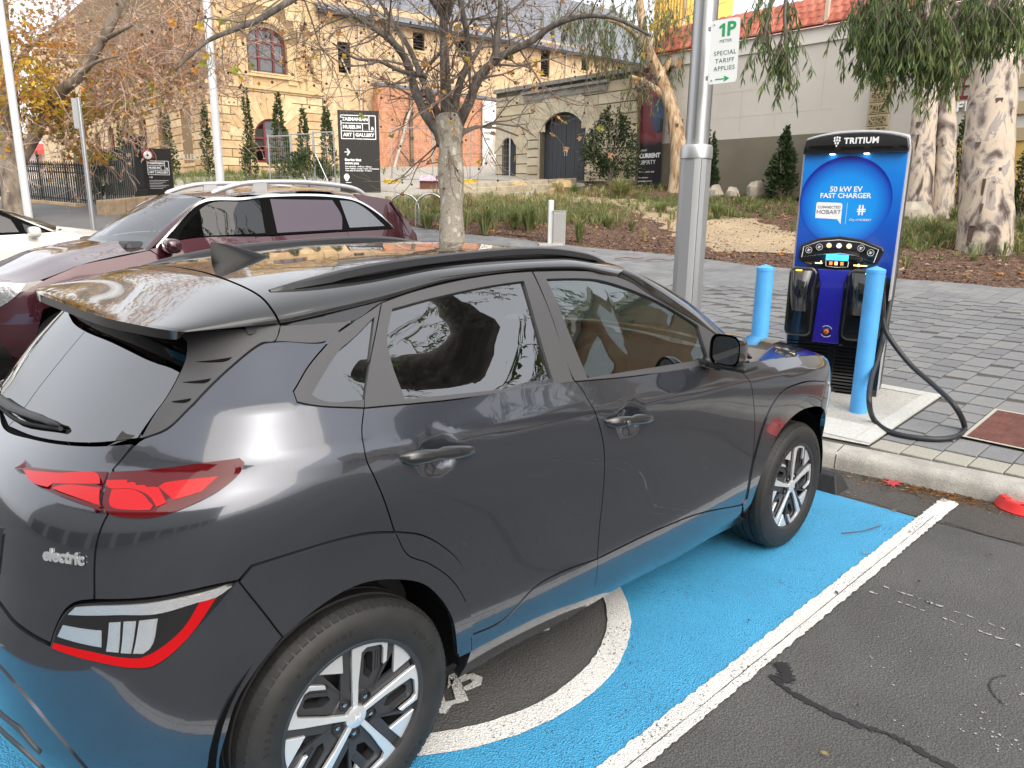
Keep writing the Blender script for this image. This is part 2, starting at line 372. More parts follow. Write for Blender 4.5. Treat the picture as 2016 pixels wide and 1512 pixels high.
# concrete pad under the charger with a trowelled border
def gz(x, y, d=0): return (x, y, ground(x, y)+d)
mb = MB(); xs = rng(4.02, 5.755, 8); ys = rng(-.655, .85, 8)
pad = bpy.data.objects.new('concrete_pad', mb.grid([[gz(x if i else 4.225-(y+.54)*.14, y, .006) for y in ys] for i, x in enumerate(xs)]).mesh('concrete_pad')); COL.objects.link(pad); pad.data.materials.append(CONC); pad['kind'] = 'structure'
bm = bmesh.new(); bm.from_mesh(pad.data); bmesh.ops.recalc_face_normals(bm, faces=bm.faces)
if sum(f.normal.z for f in bm.faces) < 0: bmesh.ops.reverse_faces(bm, faces=bm.faces)
bm.to_mesh(pad.data); bm.free()
BORD = speckle('smooth_concrete_border', (.50, .50, .48), (.44, .44, .42), (.57, .57, .55), 50, rough=.7, bump=.12, big=.08)
for (x0, x1, y0, y1) in ((4.27, 5.75, -.65, -.53), (5.63, 5.75, -.527, .845), (4.27, 4.62, -.527, .845)):
    MB().grid([[gz(x, y, .010) for x in rng(x0, x1, 6)] for y in rng(y0, y1, 2)]).build('pad_border', BORD, pad)
# rust-brown cover plate
m_, N, L, b = node_mat('rusty_cover_steel'); tc = N.new('ShaderNodeTexCoord'); ck = nd(N, 'ShaderNodeTexVoronoi', Scale=70.0); ck.feature = 'F1'; L.new(tc.outputs['Object'], ck.inputs['Vector'])
n1 = nd(N, 'ShaderNodeTexNoise', Scale=9.0, Detail=6.0); L.new(tc.outputs['Object'], n1.inputs['Vector'])
L.new(ramp(N, L, n1.outputs[0], [(.3, (.085, .028, .020)), (.7, (.16, .055, .04))]), b.inputs['Base Color']); b.inputs['Roughness'].default_value = .75
bp = N.new('ShaderNodeBump'); bp.inputs['Strength'].default_value = .7; bp.inputs['Distance'].default_value = .006; L.new(ck.outputs[0], bp.inputs['Height']); L.new(bp.outputs[0], b.inputs['Normal'])
cv = thing('cover_plate', 'rust brown steel cover plate set flush in the grey pavers', 'cover plate', gz(5.2, -1.5))
o_ = Vector(gz(5.2, -1.5))
mb = MB(); mb.grid([[tuple(Vector(gz(x, y, .010))-o_) for y in rng(-2.4, -1.085, 4)] for x in rng(4.84, 5.60, 3)]); mb.build('plate', m_, cv)
for i in range(30):       # raised treads
    y = -2.38+i*.0433; MB().box(-.35, .39, y-.008+1.5, y+.008+1.5, .0, .0035, Matrix(((1, 0, 0, 0), (0, 1, 0, 0), (*slope_at(5.2, y), 1, ground(5.2, y)-o_.z+.010-slope_at(5.2, y)[1]*(y+1.5)), (0, 0, 0, 1)))).build('tread', m_, cv)
for (x0, x1, y0, y1) in ((4.815, 4.84, -2.4, -1.06), (5.60, 5.625, -2.4, -1.06), (4.84, 5.60, -1.085, -1.06)):
    MB().grid([[tuple(Vector(gz(x, y, .011))-o_) for y in rng(y0, y1, 4)] for x in (x0, x1)]).build('plate_frame', mat('pale_frame', (.4, .38, .33), rough=.7), cv)
# ---- footpath on the left, garden, gravel path, forecourt
sheet('footpath', rng(.19, 9, 12), rng(14.52, 60, 30), speckle('footpath_asphalt', (.135, .138, .142), (.10, .10, .105), (.18, .18, .18), 60, rough=.9, bump=.2, big=.2), dz=.0)
m_, N, L, b = node_mat('bark_mulch'); tc = N.new('ShaderNodeTexCoord'); v = tc.outputs['Object']
mp = nd(N, 'ShaderNodeMapping', Scale=(1, 1, .2)); L.new(v, mp.inputs[0])
vo = nd(N, 'ShaderNodeTexVoronoi', Scale=26.0, Randomness=1.0); L.new(mp.outputs[0], vo.inputs['Vector'])
n1 = nd(N, 'ShaderNodeTexNoise', Scale=45.0, Detail=6.0, Roughness=.75); L.new(v, n1.inputs['Vector'])
c1 = ramp(N, L, vo.outputs['Color'], [(.1, (.05, .028, .019)), (.45, (.13, .072, .047)), (.75, (.20, .118, .078)), (.95, (.36, .25, .17))])
c2 = ramp(N, L, n1.outputs[0], [(.35, (.5, .5, .5)), (.65, (1.25, 1.2, 1.15))]); L.new(mixc(N, L, 1.0, c1, c2, 'MULTIPLY'), b.inputs['Base Color']); b.inputs['Roughness'].default_value = .95
bp = N.new('ShaderNodeBump'); bp.inputs['Strength'].default_value = 1; bp.inputs['Distance'].default_value = .04; L.new(vo.outputs['Distance'], bp.inputs['Height']); L.new(bp.outputs[0], b.inputs['Normal']); MULCH = m_
def mound(x, y):
    e = kerbdist(x, y); a = kerbalong(x, y); r_ = math.sin(x*1.7+y*.9)*math.sin(y*1.3-x*.6)
    return .05*r_*min(1, max(0, (e-8.2)))+.0
rows = []
rr = random.Random(3)
es = [7.9, 8.05]+rng(8.2, 26, 60)+[30, 36, 44, 60, 90]; als = rng(-14, 14.6, 70)
jit = [rr.uniform(-.10, .10)+.12*math.sin(i*.7) for i in range(len(als))]
def gd(e, a):
    k = als.index(a); ee = e+(jit[k] if e < 8.1 else 0); q = P_at(ee, a); return (q[0], q[1], q[2]+(.002 if e < 8 else .035 if e < 8.1 else .045+mound(q[0], q[1])))
sheet('garden_bed', es, als, MULCH, fn=gd)
GRAV = speckle('buff_gravel', (.37, .285, .18), (.25, .18, .11), (.52, .42, .29), 38, rough=.95, bump=.5, big=.22, bigscale=.8)
FORE = speckle('forecourt_paving', (.34, .32, .28), (.28, .26, .22), (.42, .40, .36), 14, rough=.9, bump=.2, big=.2, bigscale=.5)
sheet('forecourt', rng(9.02, 40, 24)+[60], rng(14.62, 60, 24), FORE, dz=.004)
PTH = [((12.392, 4.545, 0.862),1.00),((13.538, 5.395, 0.994),1.50),((14.94, 6.761, 1.188),1.70),((16.118, 8.268, 1.379),1.50),((17.123, 10.075, 1.585),1.25),((18.076, 11.778, 1.791),0.80),((18.016, 13.035, 1.875),0.90),((17.536, 14.801, 1.959),1.00),((16.247, 16.128, 1.938),1.20)]
sp = spline([q[0] for q in PTH], 6); wds = spline([(q[1], 0, 0) for q in PTH], 6); rows = []
for i, q in enumerate(sp):
    d = (sp[min(i+1, len(sp)-1)]-sp[max(i-1, 0)]); d.z = 0; d.normalize(); nrm = Vector((-d.y, d.x, 0)); w_ = wds[i].x*(1+.12*math.sin(i*1.9))
    row = []
    for s in rng(-1, 1, 8):
        p_ = q+nrm*w_*s; e = kerbdist(p_.x, p_.y); row.append((p_.x, p_.y, ground(p_.x, p_.y)+.062+mound(p_.x, p_.y)-.03*abs(s)**3-(.025 if e < 8.3 else 0)))
    rows.append(row)
o = MB().grid(rows).build('gravel_path', GRAV, smooth=60); o['kind'] = 'structure'
if o.data.polygons[0].normal.z < 0: o.data.flip_normals()
# ================================================================ the grey hatchback
#--surface functions
def _interp(tab):
    xs=[t[0] for t in tab]; ys=[t[1] for t in tab]; n=len(xs)
    # monotone-ish cubic hermite (Fritsch-Carlson)
    d=[(ys[i+1]-ys[i])/(xs[i+1]-xs[i]) for i in range(n-1)]
    m=[d[0]]+[0 if d[i-1]*d[i]<=0 else 2*d[i-1]*d[i]/(d[i-1]+d[i]) for i in range(1,n-1)]+[d[-1]]
    def f(x):
        if x<=xs[0]: return ys[0]
        if x>=xs[-1]: return ys[-1]
        lo,hi=0,n-1
        while hi-lo>1:
            k=(lo+hi)//2
            if xs[k]<=x: lo=k
            else: hi=k
        h=xs[hi]-xs[lo]; t=(x-xs[lo])/h
        return ((1+2*t)*(1-t)**2*ys[lo]+t*(1-t)**2*h*m[lo]+t*t*(3-2*t)*ys[hi]+t*t*(t-1)*h*m[hi])
    return f
W_Z=_interp([(.18,.775),(.22,.80),(.28,.832),(.35,.852),(.45,.866),(.6,.876),(.75,.884),(.88,.889),(.97,.890),(1.03,.888),(1.05,.882),(1.075,.866),(1.14,.824),(1.2,.790),(1.3,.735),(1.4,.680),(1.5,.615),(1.56,.56)])
ZB=_interp([(-.7,1.25),(-.4,1.25),(-.1,1.235),(.1,1.205),(.4,1.175),(.93,1.14),(1.3,1.112),(1.77,1.088),(2.2,1.06),(3.0,1.0)])
ZR=_interp([(-.4,1.40),(0,1.43),(.3,1.462),(.57,1.492),(.9,1.505),(1.16,1.496),(1.37,1.457),(1.61,1.385),(1.96,1.21),(2.2,1.09)])
XR=_interp([(.18,-.66),(.28,-.70),(.35,-.735),(.45,-.76),(.55,-.765),(.66,-.758),(.74,-.735),(.85,-.712),(.95,-.69),(1.0,-.672),(1.04,-.645),(1.07,-.60),(1.10,-.556),(1.2,-.47),(1.3,-.38),(1.4,-.285),(1.5,-.19)])
NR=_interp([(.2,3.2),(.6,3.2),(1.0,3.0),(1.1,2.8),(1.3,3.0),(1.5,3.4)])
XF=_interp([(.2,3.34),(.35,3.43),(.55,3.47),(.72,3.47),(.85,3.43),(.95,3.34),(1.05,3.22),(1.1,3.12)])
A0=.10; LREF=.80*math.pi/2; AC=A0-LREF; A1=2.35; LF=1.05*math.pi/2; AF=A1+LF
def _sm(a,b,x):
    t=min(1,max(0,(x-a)/(b-a))); return t*t*(3-2*t)
def width(x,z):
    zb=ZB(x)
    if z<=.5: q=z
    elif z<=zb: q=.5+(z-.5)*(.64/(zb-.5))
    else:
        q=1.14+(z-zb)*(.36/max(.05,max(1.40,ZR(min(x,1.3)))-zb))
    w=W_Z(q)
    w*=1-.010*_sm(1.9,2.6,x)*_sm(.9,1.1,z)
    # rear haunch and door hollow
    w+=.020*math.exp(-((x-.02)/.34)**2-((z-.98)/.13)**2)
    w-=.013*math.exp(-((x-1.15)/.75)**4-((z-.66)/.17)**2)
    # front wing bulge
    w+=.012*math.exp(-((x-2.65)/.4)**2-((z-.86)/.14)**2)
    # handle cups
    for hx,hz in CUPS:
        r=(((x-hx)/.062)**2+((z-hz)/.052)**2)
        if r<6: w-=.020*math.exp(-r*r)
    return w
CUPS=((.285,1.045),(1.175,.972))
def body(a,z,off=0.0):
    """point on the right-hand body skin; a runs along x on the flank and wraps round both ends"""
    if a<AC:
        x,y,z2=body(2*AC-a,z); P=(x,-y,z)
        if off: n=bnormal(a,z); P=(P[0]+n[0]*off,P[1]+n[1]*off,P[2]+n[2]*off)
        return P
    if a<A0:
        f=min(1,(A0-a)/LREF)*math.pi/2; n=NR(z); c,s=math.cos(f),math.sin(f)
        r=(c**n+s**n)**(-1/n); xr=XR(z)
        x=A0-(A0-xr)*r*s; y=-width(x,z)*r*c
    elif a>A1:
        f=min(1,(a-A1)/LF)*math.pi/2; n=3.3; c,s=math.cos(f),math.sin(f)
        r=(c**n+s**n)**(-1/n); xf=XF(z)
        x=A1+(xf-A1)*r*s; y=-width(x,z)*r*c
    else: x=a; y=-width(x,z)
    if off:
        n=bnormal(a,z); return (x+n[0]*off,y+n[1]*off,z+n[2]*off)
    return (x,y,z)
def bnormal(a,z,h=.004):
    p=body(a-h,z); q=body(a+h,z); r=body(a,z-h); s=body(a,z+h)
    u=(q[0]-p[0],q[1]-p[1],q[2]-p[2]); v=(s[0]-r[0],s[1]-r[1],s[2]-r[2])
    n=(u[1]*v[2]-u[2]*v[1],u[2]*v[0]-u[0]*v[2],u[0]*v[1]-u[1]*v[0])
    l=math.sqrt(n[0]**2+n[1]**2+n[2]**2) or 1
    return (n[0]/l,n[1]/l,n[2]/l)

ZR2=_interp([(-.36,1.415),(-.30,1.413),(-.04,1.413),(.1,1.426),(.29,1.449),(.57,1.492),(.9,1.505),(1.16,1.496),(1.37,1.457),(1.55,1.41),(1.75,1.30)])
ZT=_interp([(-.36,1.435),(-.30,1.447),(-.04,1.513),(.3,1.545),(.7,1.566),(1.1,1.568),(1.35,1.548),(1.55,1.512),(1.7,1.45)])
WE=_interp([(-.36,.605),(-.30,.626),(-.04,.634),(.2,.630),(.5,.622),(1.0,.617),(1.4,.628),(1.6,.668)])
def roof(x,t):
    """roof skin; t runs across from the right-hand gutter (-1) to the left-hand one (1)"""
    f=(t+1)*.5*math.pi; n=2.45; c,s=math.cos(f),math.sin(f)
    r=(abs(c)**n+abs(s)**n)**(-1/n)
    return (x,-WE(x)*r*c,ZR2(x)+(ZT(x)-ZR2(x))*r*s)
def rnormal(x,t,h=.006):
    p=roof(x-h,t); q=roof(x+h,t); r=roof(x,t-h); s=roof(x,t+h)
    u=(q[0]-p[0],q[1]-p[1],q[2]-p[2]); v=(s[0]-r[0],s[1]-r[1],s[2]-r[2])
    n=(u[1]*v[2]-u[2]*v[1],u[2]*v[0]-u[0]*v[2],u[0]*v[1]-u[1]*v[0])
    l=math.sqrt(n[0]**2+n[1]**2+n[2]**2) or 1
    return (n[0]/l,n[1]/l,n[2]/l)

# -------- panels cut from the skin
def smooth_loop(P, step, corner=38):
    """closed loop resampled with Catmull-Rom between its corners"""
    n = len(P); out = []
    def ang(i):
        a, b, c = Vector(P[i-1]), Vector(P[i]), Vector(P[(i+1) % n]); u, v = b-a, c-b
        if u.length < 1e-9 or v.length < 1e-9: return 180
        return math.degrees(abs(u.angle_signed(v)))
    cor = [ang(i) > corner for i in range(n)]
    for i in range(n):
        b, c = Vector(P[i]), Vector(P[(i+1) % n]); a, d = Vector(P[i-1]), Vector(P[(i+2) % n])
        if cor[i]: a = 2*b-c
        if cor[(i+1) % n]: d = 2*c-b
        la, lb, ld = (b-a).length, (c-b).length, (d-c).length
        k = max(1, int(lb/step+.5))
        m1 = ((c-b)/lb+(b-a)/max(la, 1e-6))*.5*lb if lb > 1e-9 else Vector((0, 0)); m2 = ((c-b)/max(lb, 1e-6)+(d-c)/max(ld, 1e-6))*.5*lb
        for j in range(k):
            t = j/k; out.append(b*(2*t**3-3*t*t+1)+m1*(t**3-2*t*t+t)+c*(3*t*t-2*t**3)+m2*(t**3-t*t))
    return out
def area(P): return .5*sum(P[i-1][0]*P[i][1]-P[i][0]*P[i-1][1] for i in range(len(P)))
def inset(P, d):
    """loop moved to its inside by d (P counter-clockwise)"""
    n = len(P); out = []
    for i in range(n):
        u = (Vector(P[i])-Vector(P[i-1])); v = (Vector(P[(i+1) % n])-Vector(P[i]))
        u = u.normalized() if u.length > 1e-9 else u; v = v.normalized() if v.length > 1e-9 else u
        m = Vector((-u.y-v.y, u.x+v.x)); m = m.normalized() if m.length > 1e-6 else Vector((-u.y, u.x))
        q = max(.45, m.dot(Vector((-u.y, u.x)))); out.append(Vector(P[i])+m*(d/q))
    return out
def pip(x, y, P):
    r = False; j = len(P)-1
    for i in range(len(P)):
        if (P[i][1] > y) != (P[j][1] > y) and x < (P[j][0]-P[i][0])*(y-P[i][1])/(P[j][1]-P[i][1])+P[i][0]: r = not r
        j = i
    return r
def panel(name, loop, m, parent, off=0, res=.026, gap=.0022, thick=.012, hole=None, both=True, S=None, SN=None, edge=.0045, corner=38, roll=.0012, label=None):
    """a sheet cut out of the skin S along a loop in its own coordinates, with turned-in edges; both: also on the left-hand side"""
    S = S or body; SN = SN or bnormal
    P = smooth_loop(loop, .014, corner)
    if area(P) < 0: P = P[::-1]
    B0 = inset(P, gap); B1 = inset(P, gap+edge)
    loops = [B0, B1]; edges_only = 2
    if hole:
        Hh = smooth_loop(hole, .014, corner)
        if area(Hh) < 0: Hh = Hh[::-1]
        loops.append(Hh)
    V = []; E_ = []
    for Lp in loops:
        n0 = len(V); V += [Vector((p[0], p[1])) for p in Lp]; n = len(Lp); E_ += [(n0+i, n0+(i+1) % n) for i in range(n)]
    nb = len(B0); nin = nb+len(B1)
    xs = [p[0] for p in B1]; zs = [p[1] for p in B1]
    def near(x, z, d2):
        for L_ in loops[1:]:
            for p in L_:
                if (p[0]-x)**2+(p[1]-z)**2 < d2: return True
        return False
    nx = int((max(xs)-min(xs))/res)+1; nz = int((max(zs)-min(zs))/res)+1
    for i in range(nx):
        for j in range(nz):
            x = min(xs)+(i+.5+.5*(j % 2))*res; z = min(zs)+(j+.5)*res
            if pip(x, z, B1) and not (hole and pip(x, z, Hh)) and not near(x, z, (.55*res)**2): V.append(Vector((x, z)))
    r = delaunay_2d_cdt(V, E_, [], 2 if hole else 1, 1e-6)
    vv, ff, ov = r[0], r[2], r[3]
    co = []; no = []; isb = []
    for i, p in enumerate(vv):
        q = S(p.x, p.y); n = SN(p.x, p.y); b = any(k < nb for k in ov[i])
        isb.append(b); d = off-(roll if b else 0); co.append((q[0]+n[0]*d, q[1]+n[1]*d, q[2]+n[2]*d)); no.append(n)
    fs = []
    for f in ff:
        a = area([vv[i] for i in f]); fs.append(tuple(f if a > 0 else f[::-1]))
    if hole: fs = [f for f in fs if not pip(sum(vv[i].x for i in f)/len(f), sum(vv[i].y for i in f)/len(f), Hh)]
    # orientation against the skin normal
    f = fs[len(fs)//2]; a, b, c = [Vector(co[i]) for i in f[:3]]
    if (b-a).cross(c-a).dot(Vector(no[f[0]])) < 0: fs = [f[::-1] for f in fs]
    # turned-in rim
    cnt = {}
    for f in fs:
        for i in range(len(f)): cnt.setdefault((min(f[i-1], f[i]), max(f[i-1], f[i])), []).append((f[i-1], f[i]))
    n0 = len(co); rimf = []; mp = {}
    for e, l in cnt.items():
        if len(l) == 1:
            i, j = l[0]; q = []
            for k in (i, j):
                if k not in mp:
                    n = no[k]; mp[k] = (len(co), len(co)+1); p = co[k]
                    co.append(p); co.append((p[0]-n[0]*thick, p[1]-n[1]*thick, p[2]-n[2]*thick)); no += [None, None]
                q.append(mp[k])
            e_ = Vector(co[j])-Vector(co[i]); nn = e_.cross(Vector(no[i])).normalized()
            for k in (i, j):
                for t in mp[k]: no[t] = nn if no[t] is None else (Vector(no[t])+nn)
            rimf.append((j, i)); fs.append((q[1][0], q[0][0], q[0][1], q[1][1]))
    no = [tuple(Vector(n).normalized()) for n in no]
    res_o = []
    for side in ((-1, 1) if both else (-1,)):
        me = bpy.data.meshes.new(name)
        if side < 0: c_, n_, f_ = co, no, fs
        else: c_ = [(p[0], -p[1], p[2]) for p in co]; n_ = [(p[0], -p[1], p[2]) for p in no]; f_ = [f[::-1] for f in fs]
        me.from_pydata(c_, [], f_); me.update(); me.polygons.foreach_set('use_smooth', [True]*len(f_))
        me.normals_split_custom_set_from_vertices(n_)
        o = link(name, me, m, parent); res_o.append(o)
        if label: o['label'] = label
    return res_o
def mirror_loop(half):
    """half loop whose first and last points lie on the centre line -> whole loop across the rear"""
    return half+[(2*AC-a, z) for a, z in half[::-1][1:-1]]
PAINT = mat('grey_metallic_paint', (.064, .071, .088), rough=.15, metal=.68, coat=1.0, cior=1.6)
BLACKG = mat('black_gloss_paint', (.008, .008, .009), rough=.12, coat=1.0, cior=1.5)
SATIN = mat('satin_grey_trim', (.068, .068, .072), rough=.42, metal=.25, bump=.02, bscale=900)
PLAST = mat('black_plastic', (.012, .012, .013), rough=.5)
MATTE = mat('matte_black', (.004, .004, .004), rough=.9, spec=.1)
GLASSD = glass_mat('privacy_glass', (.30, .33, .34), .30, ior=2.7)
GLASSF = glass_mat('green_tinted_glass', (.55, .72, .66), .45, ior=2.5)
REDD = mat('dark_red_lens', (.075, .001, .003), rough=.06, coat=.5, cior=1.35, spec=.3)
REDB = mat('bright_red_lens', (.40, .004, .007), rough=.10, coat=.6, cior=1.3, spec=.25)
CHROME = mat('chrome', (.75, .76, .78), rough=.08, metal=1)
CLEARL = mat('silver_reflector', (.72, .73, .75), rough=.16, metal=.75, bump=.25, bscale=300, coat=1)
RUBBER = mat('tyre_rubber', (.013, .013, .0125), rough=.6, var=.3, vscale=22, bump=.08, bscale=400)
ALLOY = mat('machined_alloy', (.70, .72, .74), rough=.3, metal=.65, bump=.02, bscale=300)
ALLOYD = mat('dark_grey_alloy', (.040, .041, .045), rough=.4, metal=.3)
DISC = mat('brake_disc_steel', (.22, .21, .20), rough=.4, metal=.9)
SEAT = mat('black_seat_fabric', (.020, .020, .022), rough=.85, bump=.2, bscale=300)
